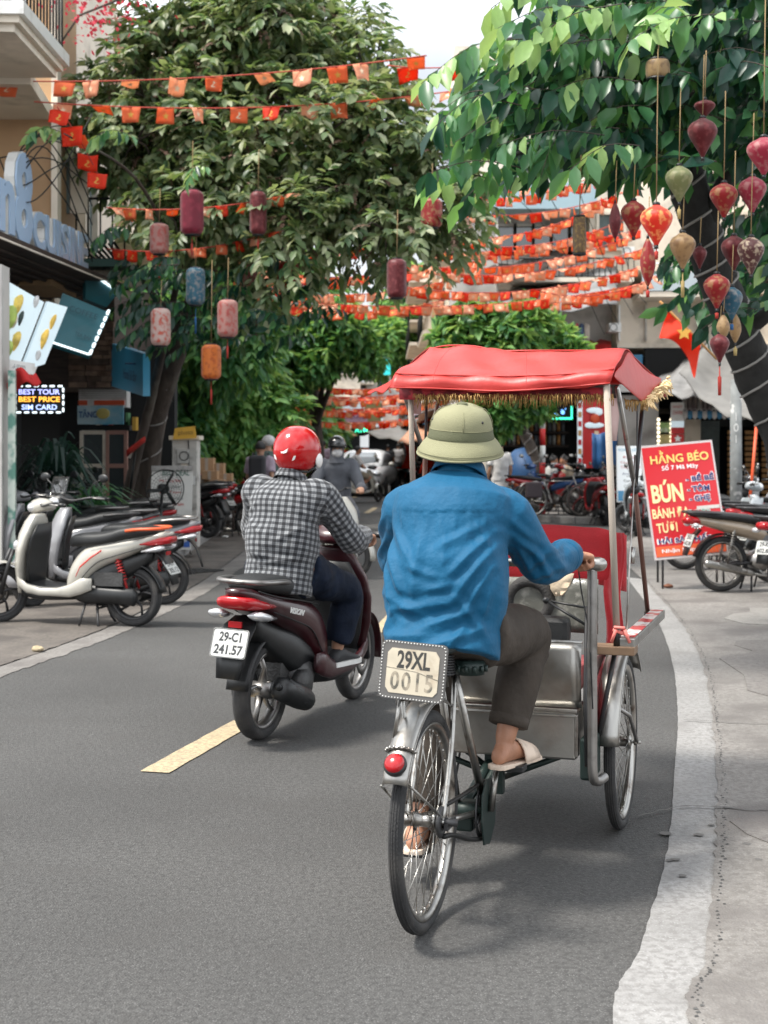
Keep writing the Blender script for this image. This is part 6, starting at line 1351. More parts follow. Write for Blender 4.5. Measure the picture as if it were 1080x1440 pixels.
simple_tree('street tree with a pale ringed trunk spreading above the red canopy', (3.2, 31, 0), [blob(*q) for q in ((715, 480, 27, 45), (660, 470, 27, 40), (770, 480, 28, 35), (740, 455, 27, 32), (690, 500, 27, 40), (640, 485, 27, 30), (800, 500, 28, 25), (700, 570, 29, 35), (750, 560, 29, 25), (675, 590, 29, 18))], 1300, (.22, .38), 64, 3, nl=8, whorl=True, tone=(.35, .3, .15, .2), cord=(3, 9))
simple_tree('distant street tree left of the far shopfronts', (-2.4, 58, 0), [blob(*q) for q in ((440, 600, 55, 26), (430, 585, 55, 22), (425, 620, 50, 24), (400, 600, 48, 36))], 900, (.3, .5), 65, 3, tr=.2, nl=10, tw=.8)
simple_tree('far tree rising above the end of the street', (.9, 78, 0), [blob(*q) for q in ((575, 430, 75, 28), (590, 400, 75, 22), (560, 460, 74, 20), (600, 455, 74, 18), (540, 480, 72, 26))], 700, (.35, .6), 66, 3, tr=.22, nl=10, tw=.9)
simple_tree('tall tree behind the big left crown', (-6.0, 40, 0), [blob(*q) for q in ((200, 400, 36, 60), (290, 380, 36, 70), (380, 400, 37, 50), (300, 450, 36, 50), (430, 400, 38, 35), (230, 330, 36, 50))], 1200, (.25, .4), 67, 3, tr=.25, nl=10, tw=.7, tone=(.4, .2, .1, .3))
# ------------------------------------------------------------------ flags on strings
M_FLAGR = mat('flag_red', (.68, .045, .012), .7, tl=.5, vcol=(1, .14, .02)); M_FLAGO = mat('flag_backlit_orange', (.78, .20, .08), .75, tl=.5, vcol=(1, .34, .13)); M_FLAGP = mat('flag_backlit_peach', (.80, .40, .26), .8, tl=.5, vcol=(1, .6, .38))  # orange and peach tones paint in sun showing through the thin cloth
M_YEL = mat('flag_yellow', (.80, .50, .10), .7, tl=.3, vcol=(.9, .6, .15)); M_YELP = mat('flag_pale_yellow', (.80, .62, .42), .7)
M_STRING = mat('red_string', (.40, .05, .03), .7)
def star(r0, r1, n=5): return [((r0 if k % 2 == 0 else r1) * math.sin(math.pi * k / n), (r0 if k % 2 == 0 else r1) * math.cos(math.pi * k / n)) for k in range(2 * n)]
def flag_mesh(seed, emb, cm, em, shape=0):
    r_ = random.Random(seed); a1, a2, ph = r_.uniform(.10, .22), r_.uniform(-.5, .5), r_.uniform(0, 6)
    def W(x, y): # flag hangs down from the string, x in -.5...5, y 0...-.8 ; unit width
        tw = y * a2; return Vector((x * (1 - .12 * abs(y)) + .12 * y * a2, a1 * .8 * math.sin(x * 4 + ph + y * 2) * (-y) + x * tw * .6, y + (.06 * math.sin(x * 5 + ph) if shape else 0)))
    mb = MB(); mb.sheet([[W(x, y) for x in np.linspace(-.5, .5, 6)] for y in np.linspace(0, -.78, 5)], .006)
    def em_add(pts):
        for s_ in (-1, 1):
            vs = [W(x, y - .39) + V(0, s_ * .012, 0) for x, y in pts]; c = sum(vs, Vector()) / len(vs); n = len(vs); mb.add(vs + [c], [(i, (i + 1) % n, n) if s_ < 0 else ((i + 1) % n, i, n) for i in range(n)], 1)
    if emb == 'star': em_add(star(.2, .08))
    else:
        o_ = [(.17 * math.cos(a), .17 * math.sin(a)) for a in np.linspace(R(-130), R(100), 9)]; i_ = [(.04 + .13 * math.cos(a), .01 + .14 * math.sin(a)) for a in np.linspace(R(100), R(-130), 9)]
        for s_ in (-1, 1):
            for k in range(8):
                vs = [W(x, y - .39) + V(0, s_ * .012, 0) for x, y in (o_[k], o_[k + 1], i_[7 - k], i_[8 - k])]; mb.add(vs, [(0, 1, 2, 3)], 1)
            for pts in (((-.16, -.12), (-.12, -.16), (.08, .06), (.04, .1)), ((-.06, .12), (.0, .16), (.1, .06), (.04, .02))): mb.add([W(x, y - .39) + V(0, s_ * .014, 0) for x, y in pts], [(0, 1, 2, 3)], 1)
    return mb.mesh('flag', [cm, em])
FM = [flag_mesh(i, 'star' if i % 2 else 'hs', (M_FLAGR, M_FLAGO, M_FLAGO, M_FLAGP, M_FLAGR, M_FLAGP)[i % 6], M_YEL if i % 6 in (0, 1, 4) else M_YELP, i % 3 == 0) for i in range(18)]
NFLAG = 0
def bunting(label, A, B, sag, n, size, seed, reds=.35, group=None, jit=.25, stuff=False, skip=()):
    global NFLAG
    r_ = random.Random(seed); A, B = Vector(A), Vector(B); t = thing('bunting_string', label, 'bunting', A, 0, group); f = lambda u: (B - A) * u + V(0, 0, -4 * sag * u * (1 - u))
    MB().tube([f(u) for u in np.linspace(0, 1, 14)], .006 + .00012 * A.y, 4).build('cord', M_STRING, t)
    for k in range(n):
        u = (k + .5 + r_.uniform(-jit, jit)) / n
        ms = [m for i, m in enumerate(FM) if (i % 6 in (0, 4)) == (r_.random() < reds)] or FM; o = bpy.data.objects.new('flag', r_.choice(ms)); COL.objects.link(o); o.parent = t; o.location = f(u)
        fold = r_.random() < .22; o.rotation_euler = (r_.uniform(-.5, .5) + (r_.choice((-1, 1)) * 1.0 if fold else 0), r_.uniform(-.15, .15), r_.uniform(-.5, .5) + (.9 if r_.random() < .2 else 0)); s_ = size * r_.uniform(.9, 1.1); o.scale = (s_, s_, s_); NFLAG += 1
    return t
bunting('highest string of pale orange flags crossing the big left crown', P(-60, 112, 16), P(600, 78, 16.5), .12, 12, .23, 1, .15)
bunting('second highest string of orange flags below the first across the big left crown', P(48, 143, 15.5), P(690, 120, 17.5), .16, 13, .22, 2, .3)
bunting('short steep string of red flags dropping in front of the beige house on the left', P(80, 150, 15), P(140, 250, 15.4), -.05, 5, .24, 3, .6)
bunting('string of orange flags crossing the lower left crown between the long lanterns', P(150, 292, 16.6), P(430, 268, 16.6), .1, 11, .15, 5, .5)
bunting('lowest string of orange flags on the left, just above the blue lantern', P(150, 350, 16.9), P(400, 322, 16.9), .12, 10, .15, 6, .5)
bunting('short string with a red star flag beside the pale sky gap', P(545, 92, 17), P(700, 84, 17), .06, 2, .26, 4, 1)
S_ = [(330, 388, 560, 372, 24, .22), (355, 405, 640, 392, 24.5, .2), (345, 415, 900, 400, 25, .3), (560, 402, 910, 372, 26, .3), (600, 330, 860, 280, 24, .3), (640, 300, 900, 262, 23, .2), (660, 345, 880, 308, 25, .2), (560, 370, 880, 335, 27, .3), (620, 385, 920, 345, 24, .2), (650, 275, 850, 240, 23, .2), (700, 262, 900, 236, 22, .15), (350, 378, 700, 358, 28, .3), (760, 410, 930, 385, 23, .2), (330, 365, 560, 330, 27, .2), (700, 425, 900, 400, 28, .15), (380, 425, 640, 418, 29, .25), (600, 352, 900, 322, 29, .2), (170, 300, 330, 262, 22, .1), (205, 345, 360, 300, 23, .15)]
S_.sort(key=lambda q: q[1] + q[3])
ORD = 'first second third fourth fifth sixth seventh eighth ninth tenth eleventh twelfth thirteenth fourteenth fifteenth sixteenth seventeenth eighteenth nineteenth'.split()
for i, (x0, y0, x1, y1, d, sg) in enumerate(S_):
    n = int(abs(x1 - x0) / 14); bunting(f'{ORD[i]} from the top of the orange flag strings hung across the middle of the street', P(x0, y0, d), P(x1, y1, d + 1.2), sg, n, .185 * d / 23, 20 + i, .38, 'flag strings across the middle of the street')
# dense far cluster of flags
t = None
for i in range(9):
    d = 40 + i * 1.8; y = 534 + (i * 17) % 52; n = 25; bunting(f'{ORD[i]} nearest of the red flag strings packed together far down the street', P(405 - i, y, d), P(630 + i, y - 8, d), .35, n, .235, 70 + i, .4, 'packed flag strings far down the street')

# ------------------------------------------------------------------ lanterns
def silk(name, c, pat, sc=26): return mat(name, c, .5, dirt=pat, dlo=.50, dhi=.60, dscale=sc, tl=.35, vcol=tuple(min(1, q * 1.6) for q in c), sheen=.3)
SILK = dict(red=silk('silk_red', (.30, .008, .010), (.40, .18, .08)), dred=silk('silk_dark_red', (.12, .005, .010), (.22, .035, .04)), bright=silk('silk_bright_red', (.60, .035, .01), (.85, .40, .12)), green=silk('silk_olive', (.20, .22, .09), (.35, .34, .18)), tan=silk('silk_tan', (.38, .25, .12), (.20, .12, .06)), pink=silk('silk_pink_red', (.32, .018, .05), (.42, .16, .16)), blue=silk('silk_blue', (.02, .11, .17), (.22, .24, .25)),
            white=silk('silk_white_pattern', (.55, .42, .38), (.5, .06, .03), 22), pinkw=silk('silk_pale_pink', (.45, .24, .21), (.42, .07, .06), 22), orange=silk('silk_orange', (.66, .20, .03), (.42, .10, .02)), multi=silk('silk_multi', (.10, .03, .03), (.55, .42, .30), 34), tin=silk('gold_tinsel', (.16, .10, .05), (.38, .24, .08), 60), wine=silk('silk_wine', (.20, .008, .03), (.3, .02, .05), 14))
def lantern(label, px, py, wpx, hpx, d, col, shape='drop', tassel=22, hang=60):
    d = d * .86 if px > 800 else d; c = P(px, py, d); s_ = d / FPX; w_, h_ = wpx * s_ / 2, hpx * s_ / 2; t = thing('lantern', label, 'lantern', c)
    if shape == 'drop': pr = [(-1, .12), (-.86, .2), (-.5, .46), (-.1, .78), (.25, .98), (.5, .98), (.75, .76), (.92, .4), (1, .26)]
    elif shape == 'tube': pr = [(-1, .62), (-.93, .82), (-.8, .97), (-.6, 1), (0, 1), (.6, 1), (.8, .97), (.93, .82), (1, .62)]
    elif shape == 'spindle': pr = [(-1, .14), (-.7, .55), (-.3, .9), (0, 1), (.3, .9), (.7, .6), (1, .2)]
    else: pr = [(-1, .9), (-.5, 1), (.5, 1), (1, .9)]
    pr = [(q.x, q.y) for q in cr([V(a, b, 0) for a, b in pr], 3)]; n = 32; mb = MB(); rg = []
    for z, r_ in pr: rg.append([V(w_ * r_ * (1 - (.05 if k % 4 == 2 else .02 if k % 2 else 0)) * math.cos(2 * math.pi * k / n), w_ * r_ * (1 - (.05 if k % 4 == 2 else .02 if k % 2 else 0)) * math.sin(2 * math.pi * k / n), z * h_) for k in range(n)])
    mb.loft(rg); mb.build('shade', SILK[col], t)
    MB().lathe([(w_ * pr[-1][1] * .9, h_), (w_ * pr[-1][1] * .95, h_ + .012), (w_ * .14, h_ + .02)], 14).build('top_cap', M_BLK, t); MB().lathe([(w_ * .12, -h_ - .02), (w_ * pr[0][1] * 1.1, -h_ - .012), (w_ * pr[0][1] * 1.05, -h_)], 14).build('bottom_cap', M_BLK, t)
    MB().tube([V(0, 0, h_), V(.01, 0, h_ + hang * s_)], .0022 + .0001 * d, 4).build('cord', mat('ochre_cord', (.28, .19, .09), .8), t)
    if tassel: MB().tube([V(0, 0, -h_ - .02), V(0, 0, -h_ - tassel * s_ * .4), V(0, 0, -h_ - tassel * s_ * .45), V(0, 0, -h_ - tassel * s_)], [.003, .004, .012, .010], 6).build('tassel', mat('tassel_' + ('gold' if col in ('green', 'tan') else 'red' if col != 'blue' else 'blue'), (.4, .3, .12) if col in ('green', 'tan') else (.35, .03, .02) if col != 'blue' else (.02, .1, .25), .8), t)
    return t
for q in (('white and red patterned long lantern left of the leaning trunk', 226, 460, 28, 52, 15.5, 'white', 'tube', 0, 40), ('pale pink patterned long lantern right of the blue one', 320, 448, 29, 52, 15.5, 'pinkw', 'tube', 30, 60), ('orange long lantern hanging lowest beside the leaning trunk', 297, 509, 28, 48, 15.8, 'orange', 'tube', 36, 120), ('blue patterned long lantern in the left tree', 275, 403, 27, 52, 16, 'blue', 'tube', 40, 60),
          ('dark red long lantern highest in the left tree', 270, 299, 33, 62, 16, 'wine', 'tube', 30, 70), ('faded pink long lantern half hidden by leaves above the blue one', 224, 336, 27, 42, 16.2, 'pinkw', 'tube', 34, 50), ('red beaded long lantern alone below the big left crown', 558, 392, 28, 54, 15.6, 'dred', 'tube', 0, 70), ('dark red long lantern deep inside the left crown', 363, 300, 24, 60, 16.4, 'dred', 'tube', 20, 60), ('red round lantern behind leaves above the far flags', 405, 388, 30, 40, 17, 'red', 'tube', 0, 60), ('faint pink lantern in the shade right of the pink long lantern', 350, 395, 24, 50, 17.5, 'pinkw', 'tube', 0, 50), ('red lantern tucked in leaves at the right end of the left crown', 607, 300, 30, 40, 16.5, 'red', 'tube', 0, 50),
          ('dark red drop lantern topmost of the right tree', 988, 194, 42, 54, 10, 'dred', 'drop', 0, 90), ('small dark red cap lantern just above the topmost drop lantern', 991, 153, 30, 24, 10.3, 'dred', 'drop', 0, 70), ('olive green drop lantern in front of the right trunk', 955, 259, 39, 50, 10, 'green', 'drop', 24, 110), ('red drop lantern below and right of the topmost one', 1018, 282, 40, 48, 10, 'red', 'drop', 0, 130), ('large pink red lantern cut by the right edge of the picture', 1074, 220, 48, 52, 9.5, 'pink', 'drop', 0, 200),
          ('pink and grey drop lantern below the large one at the right edge', 1058, 274, 40, 50, 10, 'pink', 'drop', 0, 90), ('bright red and gold lantern left of the right trunk', 923, 317, 46, 56, 9.6, 'bright', 'drop', 20, 220), ('red and silver patterned drop lantern left of the bright one', 891, 308, 36, 50, 10.2, 'red', 'drop', 0, 60), ('narrow dark red spindle lantern furthest left in the right tree', 865, 311, 17, 50, 10, 'dred', 'spindle', 0, 60), ('narrow red spindle lantern hanging below the bright lantern', 911, 369, 22, 66, 9.8, 'red', 'spindle', 16, 60),
          ('tan drop lantern right of the red spindle lantern', 960, 353, 37, 50, 10, 'tan', 'drop', 40, 60), ('small dark lantern behind the tan drop lantern', 984, 362, 20, 32, 10.6, 'dred', 'drop', 0, 40), ('brown gold tinsel tube lantern left of all the red ones', 815, 331, 19, 50, 10.4, 'tin', 'can', 0, 90), ('dark red drop lantern left of the many coloured one', 1032, 356, 36, 48, 10.2, 'dred', 'drop', 0, 120), ('many coloured drop lantern at the right below the pink ones', 1056, 360, 38, 52, 9.9, 'multi', 'drop', 0, 110),
          ('deep red drop lantern above the blue one on the right', 1008, 410, 38, 48, 10, 'red', 'drop', 14, 90), ('blue drop lantern beside the right trunk', 1029, 427, 31, 46, 10.1, 'blue', 'drop', 14, 60), ('long tan lantern below the blue one', 1034, 462, 17, 40, 10.2, 'tan', 'spindle', 18, 30), ('mottled tan lantern paired left of the long tan one', 1017, 460, 19, 34, 10, 'tan', 'spindle', 0, 30), ('small wine red lantern lowest beside the right trunk', 1012, 490, 28, 40, 10, 'dred', 'drop', 46, 40), ('brown drum lantern high in the shade of the right tree', 925, 98, 34, 24, 10.4, 'tan', 'can', 0, 40)): lantern(*q)
# ------------------------------------------------------------------ left side of the street
def board(name, pts, th, m, parent=None, label=None, back=None):
    """flat board with the given corners (seen from the front, anticlockwise), thickness going away from the camera"""
    p = [Vector(q) for q in pts]; n = (p[1] - p[0]).cross(p[2] - p[0]).normalized()
    if n.y < 0: n = -n
    mb = MB(); k = len(p); mb.add(p + [q + n * th for q in p], [tuple(range(k)), tuple(range(2 * k - 1, k - 1, -1))] + [(i, k + i, k + (i + 1) % k, (i + 1) % k) for i in range(k)]); return mb.build(name, m, parent, label)
def BF(bl, br, tl):
    """frame on a board: origin bottom left, x right, y up, z towards the viewer; returns fn(u,v)->matrix and sizes"""
    bl, br, tl = Vector(bl), Vector(br), Vector(tl); w_, h_ = (br - bl).length, (tl - bl).length
    F = frame(bl, br - bl, tl - bl); return (lambda u, v, z=.004: F @ Matrix.Translation((u * w_, v * h_, z))), w_, h_
def emis(name, c, s): return mat(name, tuple(min(q, .8) for q in c), .5, emis=(c, s))
M_OCH = mat('ochre_render', (.42, .27, .15), .85, var=.12, vscale=1.2, bump=.15, bscale=30, dirt=(.22, .15, .10), dlo=.55, dhi=.8, dscale=1.4)
M_CREAM = mat('cream_render', (.70, .63, .53), .85, var=.1, vscale=1.5, dirt=(.34, .30, .25), dlo=.52, dhi=.78, dscale=1.8, bump=.15, bscale=30)
M_GREYW = mat('grey_render', (.50, .485, .46), .85, var=.12, vscale=1.2, dirt=(.2, .18, .16), dlo=.52, dhi=.78, dscale=1.6)
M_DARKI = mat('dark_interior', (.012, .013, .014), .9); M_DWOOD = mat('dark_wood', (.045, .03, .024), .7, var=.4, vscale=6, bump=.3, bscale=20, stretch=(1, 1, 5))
M_SHUT = mat('grey_green_shutter', (.09, .12, .12), .6, var=.15); M_IRON = mat('black_iron', (.02, .022, .022), .5, .5)
M_TEAL = mat('teal_board', (.02, .12, .15), .45, var=.15, vscale=3); M_BULB = emis('bulb_white', (.8, .95, 1), .8); M_LB = mat('pale_blue_face', (.40, .54, .74), .35, coat=.3)
def shop(name, label, pts_boxes, loc, wallm, cat='building'):
    t = thing(name, label, cat, loc); return t
def box_part(t, name, x0, x1, y0, y1, z0, z1, m, bevel=0, label=None):
    L_ = t.location; return MB().box(((x0 + x1) / 2 - L_.x, (y0 + y1) / 2 - L_.y, (z0 + z1) / 2 - L_.z), (abs(x1 - x0), abs(y1 - y0), abs(z1 - z0))).build(name, m, t, label, bevel)
def win(t, x, y, z, w_, h_, face='front', fm=M_CREAM, pane=M_GLASS, bars=1, recess=.0):
    """window on the front (-y) or street side (+-x) wall: frame proud, pane set back in it, mullions"""
    L_ = t.location; Mx = Matrix.Translation(Vector((x, y, z)) - L_) @ (Matrix.Identity(4) if face == 'front' else Matrix.Rotation(R(90) if face == 'right' else R(-90), 4, 'Z')); b = .07
    f = MB()
    for c, s_ in (((0, -.04, h_ / 2 + b / 2), (w_ + 2 * b, .12, b)), ((0, -.04, -h_ / 2 - b / 2), (w_ + 2 * b + .1, .16, b)), ((-w_ / 2 - b / 2, -.04, 0), (b, .12, h_)), ((w_ / 2 + b / 2, -.04, 0), (b, .12, h_))): f.box(c, s_, M=Mx)
    for k in range(bars): f.box((-w_ / 2 + w_ * (k + 1) / (bars + 1), -.03, 0), (.04, .05, h_), M=Mx)
    fo = f.build('window', fm, t); MB().box((0, -.005, 0), (w_, .015, h_), M=Mx).build('pane', pane, fo); return fo
def rail(t, x0, x1, y, z0, z1, m=M_IRON, axis='x', n=None, r_=.012):
    L_ = t.location; mb = MB(); n = n or int(abs(x1 - x0) / .14); q = (lambda u, z: V(x0 + (x1 - x0) * u, y, z) - L_) if axis == 'x' else (lambda u, z: V(y, x0 + (x1 - x0) * u, z) - L_)
    for z in (z0, z1): mb.tube([q(0, z), q(1, z)], r_ * 1.6, 5)
    for k in range(n + 1): mb.tube([q(k / n, z0), q(k / n, z1)], r_, 4)
    return mb.build('railing', m, t, kind='stuff')
# beige house with the balcony
t = thing('town_house', 'ochre town house with white balcony and green shutters at the upper left', 'building', (-6.2, 19, 0))
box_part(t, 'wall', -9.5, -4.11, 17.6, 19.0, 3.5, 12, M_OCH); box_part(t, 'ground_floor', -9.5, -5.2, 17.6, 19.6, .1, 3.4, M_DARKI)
box_part(t, 'corner_pilaster', -4.108, -4.03, 17.55, 17.75, 3.6, 12, M_CREAM)
rw = box_part(t, 'return_wall', -5.6, -4.55, 19.65, 24, 3.2, 9.5, M_CREAM)
win(t, -4.45, 21.2, 5.1, .8, 1.3, 'right', M_CREAM, M_SHUT)
sh = thing('window_shutters', 'pair of grey green window shutters beside the ochre house corner', 'shutters', P(98, 258, 18.3))
for k in (0, 1): board('shutter', [P(73 + 26 * k, 300, 18.4), P(97 + 26 * k, 300, 18.4), P(97 + 26 * k, 218, 18.4), P(73 + 26 * k, 212, 18.4)], .05, M_SHUT if k == 0 else M_CREAM).parent = sh
for o_ in kids(sh): o_.location = -sh.location
bx = thing('balcony', 'white moulded balcony jutting out overhead at the upper left corner', 'balcony', (-4.6, 16.5, 6))
def slab(name, px, z0, z1, m): # footprint polygon in px at top depth
    mb = MB(); L_ = bx.location; vs = [Vector((x, y, z)) - L_ for z in (z0, z1) for x, y in px]; k = len(px); mb.add(vs, [tuple(range(k)), tuple(range(2 * k - 1, k - 1, -1))] + [(i, k + i, k + (i + 1) % k, (i + 1) % k) for i in range(k)]); return mb.build(name, m, bx)
slab('soffit_slab', [(-6.5, 14.0), (-3.68, 14.15), (-3.66, 15.9), (-6.5, 15.9)], 5.62, 5.70, M_CREAM); slab('moulding', [(-6.5, 13.95), (-3.62, 14.1), (-3.60, 15.95), (-6.5, 15.95)], 5.70, 5.77, M_CREAM); slab('upper_slab', [(-6.5, 13.9), (-3.56, 14.05), (-3.54, 16.0), (-6.5, 16.0)], 5.77, 5.9, M_WHT)
rail(bx, 14.2, 15.9, -3.6, 5.93, 6.8, axis='y'); rail(bx, -6.4, -3.7, 14.1, 5.93, 6.8); slab('corner_post', [(-3.78, 14.1), (-3.6, 14.1), (-3.6, 14.3), (-3.78, 14.3)], 5.9, 6.9, M_WHT); slab('wall_bracket', [(-6.5, 15.9), (-3.95, 15.9), (-4.1, 17.6), (-6.5, 17.6)], 5.55, 5.7, M_CREAM)
# balustrade with stairs and plants
g2 = thing('iron_gallery', 'dark green iron gallery and stair rail behind the letter sign', 'railing', P(125, 320, 19)); 
rail(g2, g2.location.x - .4, g2.location.x + .55, 18.6, 3.95, 4.75, M_IRON); box_part(g2, 'deck', g2.location.x - .5, g2.location.x + .6, 18.5, 19.3, 3.85, 3.95, mat('green_deck', (.02, .07, .06), .6))
for k in range(7): MB().tube([P(118 + k * 7, 352 - k * 2, 18.6) - g2.location, P(150 + k * 5, 378 - k, 18.6) - g2.location], .02, 5).build('stair_bar', M_IRON, g2)
for k, (px, py, pw_, hh_) in enumerate(((150, 382, 60, 12), (205, 398, 60, 9), (190, 412, 60, 10))): board('awning_slat', [P(px - pw_ / 2, py + hh_ / 2, 18.9), P(px + pw_ / 2, py + hh_, 18.9), P(px + pw_ / 2, py, 18.9), P(px - pw_ / 2, py - hh_ / 2, 18.9)], .1, M_CREAM, g2).location = -g2.location
rw_ = random.Random(2)
def cable(label, pts, r_=.012, m=M_IRON, group=None): o = MB().tube(cr(pts, 6), r_, 5).build('cable', m); return tag(o, label, 'cable', group)
for k in range(9): cable(f'{ORD[k]} from the top of the dark cables crossing the ochre house wall', [P(-10, 200 + k * 24, 15.5), P(30, 235 - k * 6 + rw_.uniform(-20, 50), 15.6), P(75, 170 + rw_.uniform(0, 90), 16), P(130, 160 + k * 26, 17)], .008, group='dark cables across the ochre wall')
# letters
YP = lambda px: 5.432 / (.0945 + (540 - px) / 2000)
def LP(px, py): Y = YP(px); return Vector((-3.92 + .0945 * (Y - 16), Y, CAMZ - (py - HOR) / FPX * Y))
lt = thing('letter_sign', 'row of raised pale blue letters reading CUISINE above the left awning', 'sign', LP(45, 350)); ud = unit(LP(120, 350).xy.to_3d() - LP(0, 350).xy.to_3d()); udv = Vector((ud.x, ud.y, 0)).normalized()
def letter(ch, pxa, pxb, z0, z1):
    a, b = LP(pxa, 350), LP(pxb, 350); c = (a + b) / 2; c.z = (z0 + z1) / 2; M = frame(c - lt.location, udv, (0, 0, 1))
    o = text('letter', ch, M_LB, lt, M, w=(b - a).length, h=z1 - z0, ext=.02, bold=.03); o2 = text('letter_side', ch, M_WHT, o, Matrix.Translation((0, 0, -.115)), w=(b - a).length * 1.04, h=(z1 - z0) * 1.03, ext=.11, bold=.045)
xs = [46, 59, 73, 83, 94, 101, 111, 123]; xs = [45, 63, 79, 85, 96, 101, 112, 123]
for ch, a_, b_ in zip('CUISINE', xs, xs[1:]): letter(ch, a_ + .5, b_ - .8, 3.72, 4.16)
letter('n', -2, 19, 3.76, 4.32); letter('8', 20, 44, 3.68, 4.72); letter('ố', -24, -4, 3.9, 4.75)
cn_ = thing('shop_canopy', 'dark maroon slatted canopy with a beaded edge under the pale blue letters', 'canopy', LP(60, 380)); Lc = cn_.location
def cpt(px, off, z): p = LP(px, 350); q = Vector((p.x - off, p.y, z)); return q - Lc
o = MB(); o.add([cpt(-60, -.12, 3.62), cpt(168, -.12, 3.62), cpt(168, 1.7, 3.45), cpt(-60, 1.7, 3.45), cpt(-60, -.12, 3.70), cpt(168, -.12, 3.70), cpt(168, 1.7, 3.6), cpt(-60, 1.7, 3.6)], [(0, 1, 2, 3), (7, 6, 5, 4), (0, 4, 5, 1), (1, 5, 6, 2), (2, 6, 7, 3), (3, 7, 4, 0)]); o.build('canopy_slab', M_DWOOD, cn_)
for k in range(9): MB().tube([cpt(-60, .08 + k * .17, 3.59 - k * .016), cpt(168, .08 + k * .17, 3.59 - k * .016)], .022, 4).build('slat', M_DWOOD, cn_)
b_ = MB(); [b_.ell(cpt(px, -.135, 3.63), .013, 6, 4) for px in np.arange(-20, 168, 2.0)]; b_.build('bead_edge', M_CREAM, cn_, kind='stuff')
# teal boards with bulbs
def bulbs(t, pts, n, r_=.018, dash=False):
    p = [Vector(q) for q in pts]
    for k in range(n):
        a_, b_ = p[0].lerp(p[1], (k + .2) / n), p[0].lerp(p[1], (k + .6) / n)
        MB().tube([a_, b_], r_, 5, round_ends=True).build('bulb', M_BULB, t)
tb = thing('teal_sign', 'teal board with faded dark lettering edged by white bulbs under the left canopy', 'sign', P(110, 460, 16.6)); q4 = [P(66, 479, 16.4), P(127, 499, 16.5), P(155, 440, 17), P(88, 412, 16.8)]
board('panel', [q - tb.location for q in q4], .08, M_TEAL, tb); bulbs(tb, [q4[0] - tb.location + V(0, -.03, 0), q4[1] - tb.location + V(0, -.03, 0)], 13, .014); bulbs(tb, [q4[1] - tb.location + V(0, -.03, 0), q4[2] - tb.location + V(0, -.03, .05)], 7, .02)
f_, w_, h_ = BF(q4[0] - tb.location, q4[1] - tb.location, q4[3] - tb.location)
text('lettering', 'COFFEE', mat('faint_dark', (.01, .05, .07), .6), tb, f_(.55, .75, .01), w=.34, h=.08); text('lettering', 'TEA BAR', mat('faint_dark', (.01, .05, .07)), tb, f_(.72, .3, .01), w=.2, h=.05)
tb = thing('teal_sign', 'narrow teal fin with white dashes at the far tip of the left canopy', 'sign', P(145, 405, 18)); q4 = [P(120, 420, 18), P(150, 432, 18.2), P(167, 411, 18.4), P(120, 378, 18)]
board('panel', [q - tb.location for q in q4], .06, M_TEAL, tb); bulbs(tb, [q4[3] - tb.location + V(0, -.03, 0), q4[2] - tb.location + V(0, -.03, 0)], 9, .02)
# food picture panels
fp = thing('food_menu_panel', 'tilted light menu panels with food pictures hanging under the left canopy', 'sign', P(40, 460, 14.6)); fl = fp.location; YL = lambda px, py: P(px, py, 14.4 + px * .008) - fl
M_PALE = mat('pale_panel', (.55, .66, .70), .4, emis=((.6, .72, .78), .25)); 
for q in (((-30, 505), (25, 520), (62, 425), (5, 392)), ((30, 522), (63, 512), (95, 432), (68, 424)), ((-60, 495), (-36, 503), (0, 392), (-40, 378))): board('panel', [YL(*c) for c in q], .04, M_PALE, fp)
board('caption_strip', [YL(-30, 516), YL(48, 527), YL(54, 512), YL(-30, 498)], .05, M_WHT, fp); fm_ = frame(YL(14, 514) + V(0, -.01, 0), YL(48, 519) - YL(0, 510), (0, 0, 1)); text('lettering', 'BEST BUN CHA FOOD', M_INK, fp, fm_, w=.42, h=.05)
for (px, py, a_, b_, an, cc, nm) in ((22, 432, 10, 20, -.5, (.75, .55, .12), 'noodles'), (12, 448, 14, 20, -.4, (.35, .45, .10), 'herbs'), (18, 452, 8, 12, -.4, (.80, .68, .55), 'rice'), (28, 450, 5, 14, -.4, (.03, .05, .05), 'dish'), (20, 482, 9, 18, -.5, (.80, .45, .08), 'noodles'), (10, 492, 10, 14, -.4, (.22, .38, .06), 'herbs'), (73, 455, 5, 15, -.45, (.85, .55, .10), 'drink'), (60, 480, 7, 20, -.45, (.85, .50, .10), 'drink'), (53, 500, 6, 8, -.4, (.6, .6, .6), 'glass'), (50, 425, 6, 10, -.4, (.6, .62, .62), 'glass')):
    s_ = 14.5 / FPX; MB().ell(YL(px, py) + V(0, -.012, 0), (a_ * s_ * .8, .02, b_ * s_), 12, 6, rot=Matrix.Rotation(-an, 3, 'Y')).build(nm + '_picture', mat('print_' + nm, cc, .5, var=.4, vscale=12), fp)
